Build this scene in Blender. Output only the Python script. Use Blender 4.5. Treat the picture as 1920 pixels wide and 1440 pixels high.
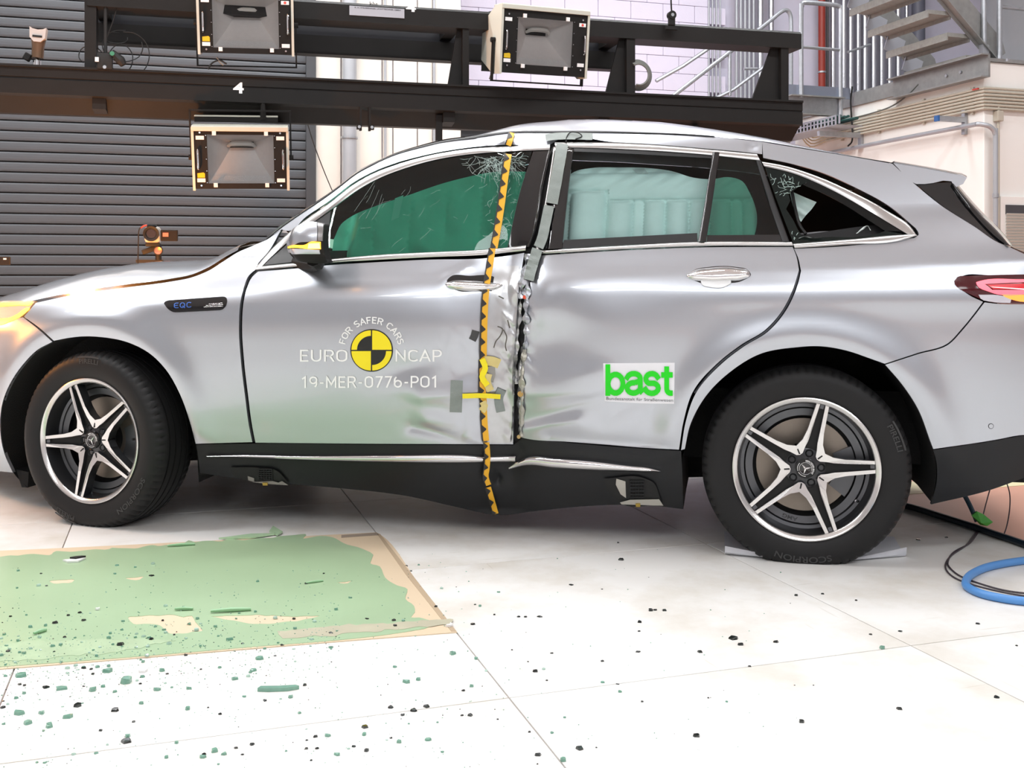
import bpy, bmesh, math, random
import numpy as np
from mathutils import Vector, Matrix
from mathutils.geometry import delaunay_2d_cdt, tessellate_polygon

for _o in list(bpy.data.objects):
    bpy.data.objects.remove(_o)
SC = bpy.context.scene
COL = SC.collection
RNG = random.Random(7)

# ------------------------------------------------------------------ camera
FPX, CX, HY, CAMH = 1970.0, 960.0, 520.0, 1.034   # focal length in px of the 1920 wide frame, principal column, horizon row, eye height
cam_data = bpy.data.cameras.new('camera')
cam_data.sensor_fit = 'HORIZONTAL'
cam_data.sensor_width = 36.0
cam_data.lens = FPX / 1920 * 36.0
cam_data.shift_y = (HY - 720) / 1920
cam_data.clip_start = 0.05
cam_data.clip_end = 100
cam = bpy.data.objects.new('camera', cam_data)
cam.location = (0, 0, CAMH)
cam.rotation_euler = (math.pi / 2, 0, 0)
COL.objects.link(cam)
SC.camera = cam

# ------------------------------------------------------------------ world, exposure, hall lights
world = bpy.data.worlds.new('hall_ambient')
SC.world = world
world.use_nodes = True
world.node_tree.nodes['Background'].inputs[0].default_value = (0.90, 0.95, 1.0, 1)
world.node_tree.nodes['Background'].inputs[1].default_value = 0.3
SC.view_settings.view_transform = 'Standard'
SC.view_settings.look = 'None'
SC.view_settings.gamma = 1.0
SC.view_settings.use_curve_mapping = False
SC.view_settings.exposure = -1.45
try:
    SC.cycles.max_bounces = 10
    SC.cycles.diffuse_bounces = 4
    SC.cycles.glossy_bounces = 4
    SC.cycles.transparent_max_bounces = 16
    SC.cycles.transmission_bounces = 6
    SC.cycles.sample_clamp_indirect = 6.0
    SC.cycles.caustics_reflective = False
    SC.cycles.caustics_refractive = False
    SC.cycles.use_denoising = True
except Exception:
    pass
HALL = math.radians(16.0)
def hall(e1, e2, z):
    return (e1 * math.cos(HALL) - e2 * math.sin(HALL), e1 * math.sin(HALL) + e2 * math.cos(HALL), z)
def strip_light(e1, e2, z, length, width, power, color=(0.95, 0.98, 1.0)):
    l = bpy.data.lights.new('hall_strip_light', 'AREA')
    l.shape = 'RECTANGLE'
    l.size = length
    l.size_y = width
    l.energy = power
    l.color = color
    o = bpy.data.objects.new('hall_strip_light', l)
    o.location = hall(e1, e2, z)
    o.rotation_euler = (0, 0, HALL)
    COL.objects.link(o)
    return o
for _e2, _p, _w in ((-5.0, 240, 0.9), (-2.6, 330, 0.9), (4.4, 400, 0.22), (6.3, 80, 0.22), (8.4, 520, 0.3)):
    for _e1 in (-4.4, 0.2, 4.8):
        strip_light(_e1, _e2, 5.8, 3.8, _w, _p)

# ------------------------------------------------------------------ materials
def node_mat(name):
    m = bpy.data.materials.new(name)
    m.use_nodes = True
    nt = m.node_tree
    b = nt.nodes['Principled BSDF']
    return m, nt, b
def srgb(r, g, b):
    def f(c):
        c /= 255.0
        return c / 12.92 if c <= 0.04045 else ((c + 0.055) / 1.055) ** 2.4
    return (f(r), f(g), f(b), 1)
def M(name, col, rough=0.5, metal=0.0, coat=0.0, var=0.06, scale=6.0, bump=0.0, bscale=60.0, emit=None, estr=0.0, spec=0.5, coat_rough=0.03, stretch=(1, 1, 1)):
    m, nt, b = node_mat(name)
    if len(col) == 3:
        col = (*col, 1)
    tc = nt.nodes.new('ShaderNodeTexCoord')
    mp = nt.nodes.new('ShaderNodeMapping')
    mp.inputs['Scale'].default_value = stretch
    nt.links.new(tc.outputs['Object'], mp.inputs['Vector'])
    n = nt.nodes.new('ShaderNodeTexNoise')
    n.inputs['Scale'].default_value = scale
    n.inputs['Detail'].default_value = 4
    nt.links.new(mp.outputs['Vector'], n.inputs['Vector'])
    r = nt.nodes.new('ShaderNodeMix')
    r.data_type = 'RGBA'
    r.inputs['A'].default_value = tuple(max(0, c * (1 - var)) for c in col[:3]) + (1,)
    r.inputs['B'].default_value = tuple(min(1, c * (1 + var)) for c in col[:3]) + (1,)
    nt.links.new(n.outputs['Fac'], r.inputs['Factor'])
    nt.links.new(r.outputs['Result'], b.inputs['Base Color'])
    b.inputs['Roughness'].default_value = rough
    b.inputs['Metallic'].default_value = metal
    b.inputs['Coat Weight'].default_value = coat
    b.inputs['Coat Roughness'].default_value = coat_rough
    b.inputs['Specular IOR Level'].default_value = spec
    if emit is not None:
        b.inputs['Emission Color'].default_value = (*emit[:3], 1)
        b.inputs['Emission Strength'].default_value = estr
    if bump > 0:
        n2 = nt.nodes.new('ShaderNodeTexNoise')
        n2.inputs['Scale'].default_value = bscale
        n2.inputs['Detail'].default_value = 3
        nt.links.new(mp.outputs['Vector'], n2.inputs['Vector'])
        bp = nt.nodes.new('ShaderNodeBump')
        bp.inputs['Strength'].default_value = bump
        bp.inputs['Distance'].default_value = 0.01
        nt.links.new(n2.outputs['Fac'], bp.inputs['Height'])
        nt.links.new(bp.outputs['Normal'], b.inputs['Normal'])
    return m
def glass_mat(name, tint, refl=1.5, rough=0.0):
    m = bpy.data.materials.new(name)
    m.use_nodes = True
    nt = m.node_tree
    nt.nodes.remove(nt.nodes['Principled BSDF'])
    out = nt.nodes['Material Output']
    tr = nt.nodes.new('ShaderNodeBsdfTransparent')
    tr.inputs[0].default_value = (*tint, 1)
    gl = nt.nodes.new('ShaderNodeBsdfGlossy')
    gl.inputs['Roughness'].default_value = rough
    gl.inputs[0].default_value = (1, 1, 1, 1)
    fr = nt.nodes.new('ShaderNodeFresnel')
    fr.inputs['IOR'].default_value = refl
    mx = nt.nodes.new('ShaderNodeMixShader')
    nt.links.new(fr.outputs[0], mx.inputs[0])
    nt.links.new(tr.outputs[0], mx.inputs[1])
    nt.links.new(gl.outputs[0], mx.inputs[2])
    nt.links.new(mx.outputs[0], out.inputs[0])
    return m

PAINT = M('silver_paint', (0.485, 0.51, 0.555), rough=0.30, metal=0.82, coat=1.0, var=0.03, scale=900)
CHROME = M('chrome', (0.82, 0.82, 0.83), rough=0.08, metal=1.0, var=0.02)
SATIN = M('satin_trim', (0.55, 0.54, 0.53), rough=0.28, metal=1.0, var=0.03)
GLOSSBLACK = M('gloss_black_trim', (0.006, 0.006, 0.007), rough=0.06, coat=0.6, var=0.1)
RUBBER = M('black_rubber_seal', (0.010, 0.010, 0.011), rough=0.5, var=0.15)
CLADDING = M('dark_grey_cladding', (0.0125, 0.0132, 0.0148), rough=0.42, spec=0.3, var=0.12, bump=0.08, bscale=700)
LINER = M('black_arch_liner', (0.006, 0.006, 0.006), rough=0.85, var=0.2, bump=0.3, bscale=120)
TYRE = M('tyre_rubber', (0.0095, 0.0095, 0.010), rough=0.55, spec=0.3, var=0.2, scale=14)
TYRELET = M('tyre_lettering', (0.030, 0.030, 0.031), rough=0.5)
MACHINED = M('machined_alloy', (0.72, 0.71, 0.70), rough=0.22, metal=0.9, var=0.04, scale=60)
DARKALLOY = M('dark_grey_alloy', (0.035, 0.036, 0.040), rough=0.28, metal=0.5, coat=0.4)
GREYALLOY = M('grey_alloy', (0.13, 0.135, 0.145), rough=0.35, metal=0.6)
DISC = M('worn_brake_disc', (0.30, 0.26, 0.22), rough=0.45, metal=0.8, var=0.25, scale=9)
BLACK = M('matt_black', (0.008, 0.008, 0.008), rough=0.7, var=0.2)
BLACKMETAL = M('black_powder_coat', (0.0200, 0.0190, 0.0185), rough=0.5, spec=0.12, var=0.15, bump=0.05, bscale=300)
WHITE = M('white_print', (0.93, 0.93, 0.93), rough=0.5, var=0.02)
TAPEY = M('yellow_tape', srgb(236, 176, 36), rough=0.45, var=0.06, scale=30)
TAPEYB = M('bright_yellow_tape', srgb(245, 226, 20), rough=0.4, var=0.06, scale=30)
TAPEK = M('black_tape_print', (0.018, 0.015, 0.013), rough=0.45, var=0.2)
TAPEG = M('grey_duct_tape', srgb(132, 140, 136), rough=0.42, var=0.12, scale=40, bump=0.1, bscale=200)
TAPEC = M('cream_masking_tape', srgb(214, 196, 130), rough=0.6, var=0.1, scale=40)
GALV = M('galvanised_steel', (0.42, 0.44, 0.47), rough=0.38, metal=0.75, var=0.22, scale=25)
GALVDARK = M('weathered_galvanised_steel', (0.30, 0.305, 0.30), rough=0.5, metal=0.5, var=0.25, scale=18)

# ------------------------------------------------------------------ scene bookkeeping
def tag(o, label=None, cat=None, group=None, kind=None):
    if label: o['label'] = label
    if cat: o['category'] = cat
    if group: o['group'] = group
    if kind: o['kind'] = kind
    return o
def empty(name, loc=(0, 0, 0), rz=0.0, label=None, cat=None, group=None, kind=None, rot=None):
    o = bpy.data.objects.new(name, None)
    o.empty_display_size = 0.1
    o.location = loc
    o.rotation_euler = rot if rot is not None else (0, 0, rz)
    COL.objects.link(o)
    return tag(o, label, cat, group, kind)
def link(name, me, parent=None, loc=None, rz=None):
    o = bpy.data.objects.new(name, me)
    COL.objects.link(o)
    if parent is not None:
        o.parent = parent
    if loc is not None:
        o.location = loc
    if rz is not None:
        o.rotation_euler = (0, 0, rz)
    return o
def copy_tree(o, parent=None):
    c = o.copy()
    COL.objects.link(c)
    if parent is not None:
        c.parent = parent
    for ch in [x for x in bpy.data.objects if x.parent == o]:
        copy_tree(ch, c)
    return c

class MB:
    """collects polygons with material slots and links them as one mesh object"""
    def __init__(s):
        s.v, s.f, s.mi, s.sm, s.mats = [], [], [], [], []
    def slot(s, m):
        if m not in s.mats:
            s.mats.append(m)
        return s.mats.index(m)
    def add(s, verts, faces, m, smooth=False, T=None):
        b = len(s.v)
        if T is not None:
            verts = [T @ Vector(p) for p in verts]
        s.v.extend([tuple(p) for p in verts])
        k = s.slot(m)
        for f in faces:
            s.f.append(tuple(b + i for i in f))
            s.mi.append(k)
            s.sm.append(smooth)
        return s
    def box(s, c, d, m, T=None, R=None, bev=0.0):
        x, y, z = d[0] / 2, d[1] / 2, d[2] / 2
        if bev > 0:
            bm = bmesh.new()
            bmesh.ops.create_cube(bm, size=1.0)
            bmesh.ops.scale(bm, vec=Vector(d), verts=bm.verts)
            bmesh.ops.bevel(bm, geom=list(bm.edges), offset=bev, segments=2, affect='EDGES', profile=0.5)
            vs = [Vector(v.co) for v in bm.verts]
            fs = [[v.index for v in f.verts] for f in bm.faces]
            bm.free()
        else:
            vs = [Vector((a, b_, c_)) for a in (-x, x) for b_ in (-y, y) for c_ in (-z, z)]
            fs = [(0, 1, 3, 2), (4, 6, 7, 5), (0, 4, 5, 1), (2, 3, 7, 6), (0, 2, 6, 4), (1, 5, 7, 3)]
        if R is not None:
            vs = [R @ p for p in vs]
        vs = [p + Vector(c) for p in vs]
        return s.add(vs, fs, m, False, T)
    def prism(s, poly, axis, a, b, m, T=None, msides=None):
        """poly: 2-D points; axis 0/1/2 is the extrusion axis from a to b; 2-D coords fill the other axes in order"""
        n = len(poly)
        def P(p, t):
            q = [p[0], p[1]]
            q.insert(axis, t)
            return tuple(q)
        vs = [P(p, a) for p in poly] + [P(p, b) for p in poly]
        area = sum(poly[i][0] * poly[(i + 1) % n][1] - poly[(i + 1) % n][0] * poly[i][1] for i in range(n))
        sgn = (area > 0) == (axis != 1)
        caps = [tuple(range(n)), tuple(range(n, 2 * n))]
        c0 = caps[0] if not sgn else caps[0][::-1]
        c1 = caps[1] if sgn else caps[1][::-1]
        if (b < a):
            c0, c1 = c0[::-1], c1[::-1]
        sides = []
        for i in range(n):
            j = (i + 1) % n
            q = (i, j, n + j, n + i)
            if not sgn: q = q[::-1]
            if b < a: q = q[::-1]
            sides.append(q)
        base = len(s.v)
        s.add(vs, [c0, c1] if msides else [c0, c1] + sides, m, False, T)
        if msides:
            k = s.slot(msides)
            for q in sides:
                s.f.append(tuple(base + i for i in q)); s.mi.append(k); s.sm.append(False)
        return s
    def tube(s, pts, r, m, seg=8, T=None, smooth_path=True, n=6, closed=False, caps=True):
        pts = [Vector(p) for p in pts]
        if smooth_path and len(pts) > 2:
            pts = catmull(pts, n, closed)
        N = len(pts)
        rr = r if isinstance(r, (list, tuple)) else [r] * N
        if len(rr) != N:
            rr = list(np.interp(np.linspace(0, 1, N), np.linspace(0, 1, len(rr)), rr))
        vs, fs = [], []
        up = None
        for i, p in enumerate(pts):
            a = pts[(i - 1) % N] if (closed or i > 0) else p
            b = pts[(i + 1) % N] if (closed or i < N - 1) else p
            t = (b - a)
            if t.length < 1e-9: t = Vector((0, 0, 1))
            t.normalize()
            if up is None:
                up = t.orthogonal().normalized()
            up = (up - t * up.dot(t))
            if up.length < 1e-6: up = t.orthogonal()
            up.normalize()
            sd = t.cross(up)
            for k in range(seg):
                q = 2 * math.pi * k / seg
                vs.append(p + (up * math.cos(q) + sd * math.sin(q)) * rr[i])
        L = N if closed else N - 1
        for i in range(L):
            i2 = (i + 1) % N
            for k in range(seg):
                k2 = (k + 1) % seg
                fs.append((i * seg + k, i * seg + k2, i2 * seg + k2, i2 * seg + k))
        if caps and not closed:
            fs.append(tuple(range(seg))[::-1])
            fs.append(tuple((N - 1) * seg + k for k in range(seg)))
        return s.add(vs, fs, m, True, T)
    def cyl(s, a, b, r, m, seg=16, T=None, r2=None):
        return s.tube([a, b], [r, r if r2 is None else r2], m, seg, T, smooth_path=False)
    def lathe(s, prof, m, seg=48, T=None, mats=None, close=False):
        """prof: (radius, y) pairs turned about the Y axis; mats: material of each segment"""
        n = len(prof)
        vs = []
        for (r, y) in prof:
            for k in range(seg):
                q = 2 * math.pi * k / seg
                vs.append((r * math.cos(q), y, r * math.sin(q)))
        base = len(s.v)
        s.add(vs, [], m, True, T)
        for i in range(n if close else n - 1):
            i2 = (i + 1) % n
            k_ = s.slot(mats[i] if mats else m)
            for k in range(seg):
                k2 = (k + 1) % seg
                s.f.append((base + i * seg + k, base + i2 * seg + k, base + i2 * seg + k2, base + i * seg + k2))
                s.mi.append(k_); s.sm.append(True)
        return s
    def build(s, name, parent=None, loc=None, rz=None, sharp=35):
        me = bpy.data.meshes.new(name)
        me.from_pydata(s.v, [], s.f)
        for m in s.mats:
            me.materials.append(m)
        me.polygons.foreach_set('material_index', s.mi)
        me.polygons.foreach_set('use_smooth', s.sm)
        me.update()
        if any(s.sm):
            try:
                me.set_sharp_from_angle(angle=math.radians(sharp))
            except Exception:
                pass
        return link(name, me, parent, loc, rz)

def catmull(pts, n=6, closed=False):
    out = []
    N = len(pts)
    L = N if closed else N - 1
    for i in range(L):
        p1, p2 = pts[i], pts[(i + 1) % N]
        p0 = pts[(i - 1) % N] if (closed or i > 0) else p1 * 2 - p2
        p3 = pts[(i + 2) % N] if (closed or i + 2 < N) else p2 * 2 - p1
        for k in range(n):
            t = k / n
            out.append(0.5 * ((2 * p1) + (p2 - p0) * t + (2 * p0 - 5 * p1 + 4 * p2 - p3) * t * t + (3 * p1 - p0 - 3 * p2 + p3) * t ** 3))
    if not closed:
        out.append(pts[-1].copy())
    return out

def spl(pts, step=7.0, closed=True):
    """smooth 2-D path through points; a point with a third entry is a hard corner. returns Nx2 array"""
    P = [np.array(p[:2], float) for p in pts]
    cor = [len(p) > 2 for p in pts]
    N = len(P)
    out = []
    L = N if closed else N - 1
    for i in range(L):
        j = (i + 1) % N
        p1, p2 = P[i], P[j]
        if cor[i] or (not closed and i == 0): p0 = 2 * p1 - p2
        else: p0 = P[(i - 1) % N]
        if cor[j] or (not closed and j == N - 1): p3 = 2 * p2 - p1
        else: p3 = P[(j + 1) % N]
        d = np.linalg.norm(p2 - p1)
        n = max(1, int(round(d / step)))
        # centripetal-like damping for uneven spacing
        d0 = max(1e-6, np.linalg.norm(p1 - p0)); d2 = max(1e-6, np.linalg.norm(p3 - p2))
        m1 = ((p2 - p1) / d * d0 + (p1 - p0) / d0 * d) / (d0 + d) * d
        m2 = ((p3 - p2) / d2 * d + (p2 - p1) / d * d2) / (d2 + d) * d
        for k in range(n):
            t = k / n
            out.append((2 * t ** 3 - 3 * t ** 2 + 1) * p1 + (t ** 3 - 2 * t ** 2 + t) * m1 + (-2 * t ** 3 + 3 * t ** 2) * p2 + (t ** 3 - t ** 2) * m2)
    if not closed:
        out.append(P[-1])
    return np.array(out)

# ------------------------------------------------------------------ lettering
def _arc(cx, cy, rx, ry, a0, a1, n=9):
    return [(cx + rx * math.cos(math.radians(a0 + (a1 - a0) * k / (n - 1))), cy + ry * math.sin(math.radians(a0 + (a1 - a0) * k / (n - 1)))) for k in range(n)]
_O = _arc(.36, .72, .30, .28, 0, 180) + _arc(.36, .28, .30, .28, 180, 360) + [(.66, .72)]
GLYPH = {
 'E': (.56, [[(.54, 1), (.06, 1), (.06, 0), (.54, 0)], [(.06, .52), (.48, .52)]]),
 'U': (.70, [[(.06, 1)] + _arc(.34, .30, .28, .30, 180, 360) + [(.62, 1)]]),
 'R': (.64, [[(.06, 0), (.06, 1), (.36, 1)] + _arc(.36, .745, .22, .255, 90, -90) + [(.06, .49)], [(.36, .49), (.60, 0)]]),
 'O': (.72, [_O]),
 '0': (.66, [[(.06 + (x - .06) * .9, y) for x, y in _O]]),
 'N': (.70, [[(.06, 0), (.06, 1), (.62, 0), (.62, 1)]]),
 'C': (.64, [_arc(.36, .70, .30, .30, 30, 180) + _arc(.36, .30, .30, .30, 180, 330)]),
 'A': (.70, [[(.02, 0), (.34, 1), (.66, 0)], [(.13, .32), (.55, .32)]]),
 'P': (.60, [[(.06, 0), (.06, 1), (.34, 1)] + _arc(.34, .72, .22, .28, 90, -90) + [(.06, .44)]]),
 'M': (.82, [[(.06, 0), (.06, 1), (.40, .25), (.74, 1), (.74, 0)]]),
 'F': (.54, [[(.06, 0), (.06, 1), (.52, 1)], [(.06, .5), (.46, .5)]]),
 'S': (.60, [_arc(.30, .76, .24, .24, 35, 270) + _arc(.30, .26, .25, .26, 90, -150)]),
 '1': (.46, [[(.06, .80), (.30, 1), (.30, 0)]]),
 '9': (.64, [_arc(.33, .69, .26, .31, 0, 360, 17), _arc(.33, .42, .26, .42, 20, -65) ]),
 '6': (.64, [_arc(.33, .31, .26, .31, 0, 360, 17), _arc(.33, .58, .26, .42, 200, 115)]),
 '7': (.58, [[(.04, 1), (.54, 1), (.20, 0)]]),
 '-': (.40, [[(.06, .42), (.34, .42)]]),
 'Q': (.78, [_arc(.37, .5, .31, .5, -40, 290, 17), [(.42, .30), (.66, -.04)]]),
 '\u0404': (.64, [_arc(.36, .70, .30, .30, 60, 180) + _arc(.36, .30, .30, .30, 180, 300), [(.08, .5), (.52, .5)], [(.5, .98), (.62, .98)], [(.5, .02), (.62, .02)]]),
 'b': (.72, [[(.10, 1), (.10, 0)], _arc(.38, .36, .27, .36, 0, 360, 19)]),
 'a': (.68, [_arc(.32, .56, .24, .19, 165, 0, 9) + [(.56, .10), (.64, .0)], _arc(.31, .20, .23, .20, 75, 330, 13), [(.36, .40), (.56, .47)]]),
 's': (.62, [_arc(.30, .55, .22, .20, 20, 240, 11) + _arc(.30, .19, .24, .20, 70, -165, 11)]),
 't': (.46, [[(.22, .92), (.22, .16)] + _arc(.36, .16, .14, .16, 180, 270, 5) + [(.44, 0)], [(.02, .70), (.44, .70)]]),
 ' ': (.34, []),
}
def stroke_text(s, wt=0.12, space=0.14):
    if s == 'bast': space = 0.0
    """monoline capitals built from strokes: (verts, faces) with cap height 0.72"""
    V, Fc, x = [], [], 0.0
    for ch in s:
        w_, lines = GLYPH[ch]
        for L in lines:
            p = np.array(L, float) * [1.0, 1.0]
            p[:, 1] = p[:, 1] * (1 - wt) + wt / 2
            p[:, 0] += x
            for e_, i_ in ((0, 1), (-1, -2)):
                dv = p[e_] - p[i_]
                if abs(dv[1]) > 1.2 * abs(dv[0]) and np.linalg.norm(p[0] - p[-1]) > 1e-3: p[e_] = p[e_] + dv / np.linalg.norm(dv) * wt / 2
            keep = [0] + [i for i in range(1, len(p)) if np.linalg.norm(p[i] - p[i - 1]) > 1e-4]; p = p[keep]
            q = [p[0]]
            for i in range(1, len(p)):
                k_ = max(1, int(np.linalg.norm(p[i] - p[i - 1]) / 0.09))
                q += [p[i - 1] + (p[i] - p[i - 1]) * t_ / k_ for t_ in range(1, k_ + 1)]
            p = np.array(q)
            closed = np.linalg.norm(p[0] - p[-1]) < 1e-3
            for i in range(len(p)):
                a = p[i] - p[i - 1] if i > 0 else (p[-1] - p[-2] if closed else p[1] - p[0])
                c = p[i + 1] - p[i] if i < len(p) - 1 else (p[1] - p[0] if closed else p[-1] - p[-2])
                a = a / np.linalg.norm(a); c = c / np.linalg.norm(c)
                t = a + c
                if np.linalg.norm(t) < 1e-6: t = c
                t = t / np.linalg.norm(t); k = min(2.2, 1 / max(0.35, float(t @ c)))
                nn = np.array([-t[1], t[0]]) * wt / 2 * k
                V += [p[i] + nn, p[i] - nn]
            b_ = len(V) - 2 * len(p)
            Fc += [(b_ + 2 * i, b_ + 2 * i + 1, b_ + 2 * i + 3, b_ + 2 * i + 2) for i in range(len(p) - 1)]
        x += w_ + space
    V = np.array(V) * 0.72; V[:, 0] -= V[:, 0].min()
    return V, Fc
_text_cache = {}
def text_mesh(s, bold=0.0, shear=0.0):
    """flat letter outlines as (verts Nx2, faces) at size 1, baseline at 0, left at 0"""
    key = (s, bold, shear)
    if key in _text_cache:
        return _text_cache[key]
    cu = bpy.data.curves.new('letters', 'FONT')
    cu.body = s
    cu.size = 1.0
    cu.offset = bold
    cu.shear = shear
    cu.resolution_u = 3
    o = bpy.data.objects.new('letters', cu)
    COL.objects.link(o)
    bpy.context.view_layer.update()
    dg = bpy.context.evaluated_depsgraph_get()
    me = bpy.data.meshes.new_from_object(o.evaluated_get(dg))
    v = np.array([p.co[:2] for p in me.vertices])
    f = [tuple(p.vertices) for p in me.polygons]
    bpy.data.objects.remove(o)
    bpy.data.curves.remove(cu)
    bpy.data.meshes.remove(me)
    v[:, 0] -= v[:, 0].min()
    _text_cache[key] = (v, f)
    return v, f
# ================================================================== the hall
class Frame:
    """an upright coordinate frame turned by some degrees about the camera's foot point"""
    def __init__(s, deg):
        s.a = math.radians(deg); s.c = math.cos(s.a); s.s = math.sin(s.a)
    def at(s, px, py, e2=None, e1=None, z=None):
        kx = (px - CX) / FPX
        if e2 is not None: Y = e2 / (s.c - s.s * kx)
        elif e1 is not None: Y = e1 / (s.c * kx + s.s)
        else: Y = (CAMH - z) * FPX / (py - HY)
        return (Y * (s.c * kx + s.s), Y * (s.c - s.s * kx), CAMH - (py - HY) / FPX * Y)
    def world(s, p):
        return (p[0] * s.c - p[1] * s.s, p[0] * s.s + p[1] * s.c, p[2])
FH = Frame(16.0)      # walls
FR = Frame(14.5)      # lighting rig
FB = Frame(18.0)      # floor joints, room module, stairs
WALL = M('white_wall_sheet', srgb(226, 222, 214), rough=0.55, var=0.04)
BLOCKM = M('lilac_white_painted_block', srgb(214, 210, 228), rough=0.7, var=0.04, bump=0.1, bscale=90)
JOINT = M('grey_mortar', srgb(205, 202, 218), rough=0.9)
CEILM = M('white_ceiling', (0.82, 0.84, 0.86), rough=0.9)
HALLM = M('pale_hall_wall', (0.46, 0.47, 0.49), rough=0.8)
SLATM = M('dark_grey_shutter_slat', srgb(74, 77, 82), rough=0.5, metal=0.0, var=0.12, scale=3, stretch=(0.6, 1, 8))
RAILM = M('dark_grey_shutter_rail', srgb(60, 62, 66), rough=0.5, var=0.1)
TERRA = M('terracotta_floor_paint', srgb(204, 150, 128), rough=0.45, var=0.06, scale=3)
MODULE = M('white_room_module', srgb(243, 242, 238), rough=0.6, var=0.025, scale=2)

E1A, E1B, E2A, E2B, CEIL = -9.0, 9.5, -6.5, 11.6, 6.4
def plane(name, quad, m, kind='structure', rz=FH.a):
    b = MB(); b.add(quad, [(0, 1, 2, 3)], m)
    return tag(b.build(name, rz=rz), kind=kind)
b = MB(); b.box(((E1A + E1B) / 2, (E2A + E2B) / 2, -0.112), (E1B - E1A, E2B - E2A, 0.2), TERRA)
floor = tag(b.build('floor', rz=FH.a), kind='structure')
b = MB(); b.box(((E1A + E1B) / 2, (E2A + E2B) / 2, CEIL + 0.1), (E1B - E1A, E2B - E2A, 0.2), CEILM)
tag(b.build('ceiling', rz=FH.a), kind='structure')
b = MB(); b.box((E1A - 0.1, (E2A + E2B) / 2, CEIL / 2), (0.2, E2B - E2A, CEIL), HALLM)
tag(b.build('wall_left', rz=FH.a), kind='structure')
b = MB(); b.box((E1B + 0.1, (E2A + E2B) / 2, CEIL / 2), (0.2, E2B - E2A, CEIL), HALLM)
tag(b.build('wall_right', rz=FH.a), kind='structure')
b = MB(); b.box(((E1A + E1B) / 2, E2A - 0.1, CEIL / 2), (E1B - E1A, 0.2, CEIL), HALLM)
tag(b.build('wall_front', rz=FH.a), kind='structure')

# ---- floor plates: white painted, square, with fine open joints
def floor_mat():
    m, nt, bs = node_mat('white_floor_plate')
    tc = nt.nodes.new('ShaderNodeTexCoord')
    n = nt.nodes.new('ShaderNodeTexNoise'); n.inputs['Scale'].default_value = 2.2; n.inputs['Detail'].default_value = 7; n.inputs['Roughness'].default_value = 0.62
    nt.links.new(tc.outputs['Object'], n.inputs['Vector'])
    r = nt.nodes.new('ShaderNodeValToRGB')
    r.color_ramp.elements[0].position = 0.28; r.color_ramp.elements[0].color = srgb(206, 200, 189)
    r.color_ramp.elements[1].position = 0.54; r.color_ramp.elements[1].color = srgb(230, 229, 226)
    nt.links.new(n.outputs['Fac'], r.inputs['Fac'])
    # thin scuffs
    w = nt.nodes.new('ShaderNodeTexNoise'); w.inputs['Scale'].default_value = 5; w.inputs['Detail'].default_value = 2
    mp = nt.nodes.new('ShaderNodeMapping'); mp.inputs['Scale'].default_value = (0.5, 9, 1); mp.inputs['Rotation'].default_value = (0, 0, 0.12)
    nt.links.new(tc.outputs['Object'], mp.inputs['Vector']); nt.links.new(mp.outputs['Vector'], w.inputs['Vector'])
    sr = nt.nodes.new('ShaderNodeValToRGB')
    sr.color_ramp.elements[0].position = 0.70; sr.color_ramp.elements[0].color = (1, 1, 1, 1)
    sr.color_ramp.elements[1].position = 0.74; sr.color_ramp.elements[1].color = (0.86, 0.85, 0.82, 1)
    nt.links.new(w.outputs['Fac'], sr.inputs['Fac'])
    mx = nt.nodes.new('ShaderNodeMix'); mx.data_type = 'RGBA'; mx.blend_type = 'MULTIPLY'; mx.inputs['Factor'].default_value = 1
    nt.links.new(r.outputs['Color'], mx.inputs['A']); nt.links.new(sr.outputs['Color'], mx.inputs['B'])
    nt.links.new(mx.outputs['Result'], bs.inputs['Base Color'])
    bs.inputs['Roughness'].default_value = 0.42
    bs.inputs['Specular IOR Level'].default_value = 0.35
    return m
FLOORM = floor_mat()
P1, J1, J2 = 1.185, 0.792, 2.46       # plate size, one joint along each axis (in the floor-plate frame)
gap = 0.004
pm = None
for i in range(-6, 5):
    for j in range(-5, 7):
        if i >= 2 and j > -1: continue
        cx, cy = J1 + (i + 0.5) * P1, J2 + (j + 0.5) * P1
        if pm is None:
            b = MB(); b.box((0, 0, -0.006), (P1 - gap, P1 - gap, 0.012), FLOORM, bev=0.0012)
            o = b.build('floor_panel', floor); pm = o.data
        else:
            o = link('floor_panel', pm, floor)
        wx, wy, _ = FB.world((cx, cy, 0))
        lx, ly = wx * FH.c + wy * FH.s, -wx * FH.s + wy * FH.c
        o.location = (lx, ly, 0)
        o.rotation_euler = (0, 0, FB.a - FH.a + (0, 1, 2, 3)[RNG.randrange(4)] * math.pi / 2)
# cream line painted on the red floor, behind the tail of the car
b = MB(); b.box((6.3, 4.35, -0.0115), (6.2, 0.25, 0.003), M('cream_floor_line', srgb(222, 214, 172), rough=0.5))
o = b.build('trim_1', rz=FB.a); tag(o, kind='structure')

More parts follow.
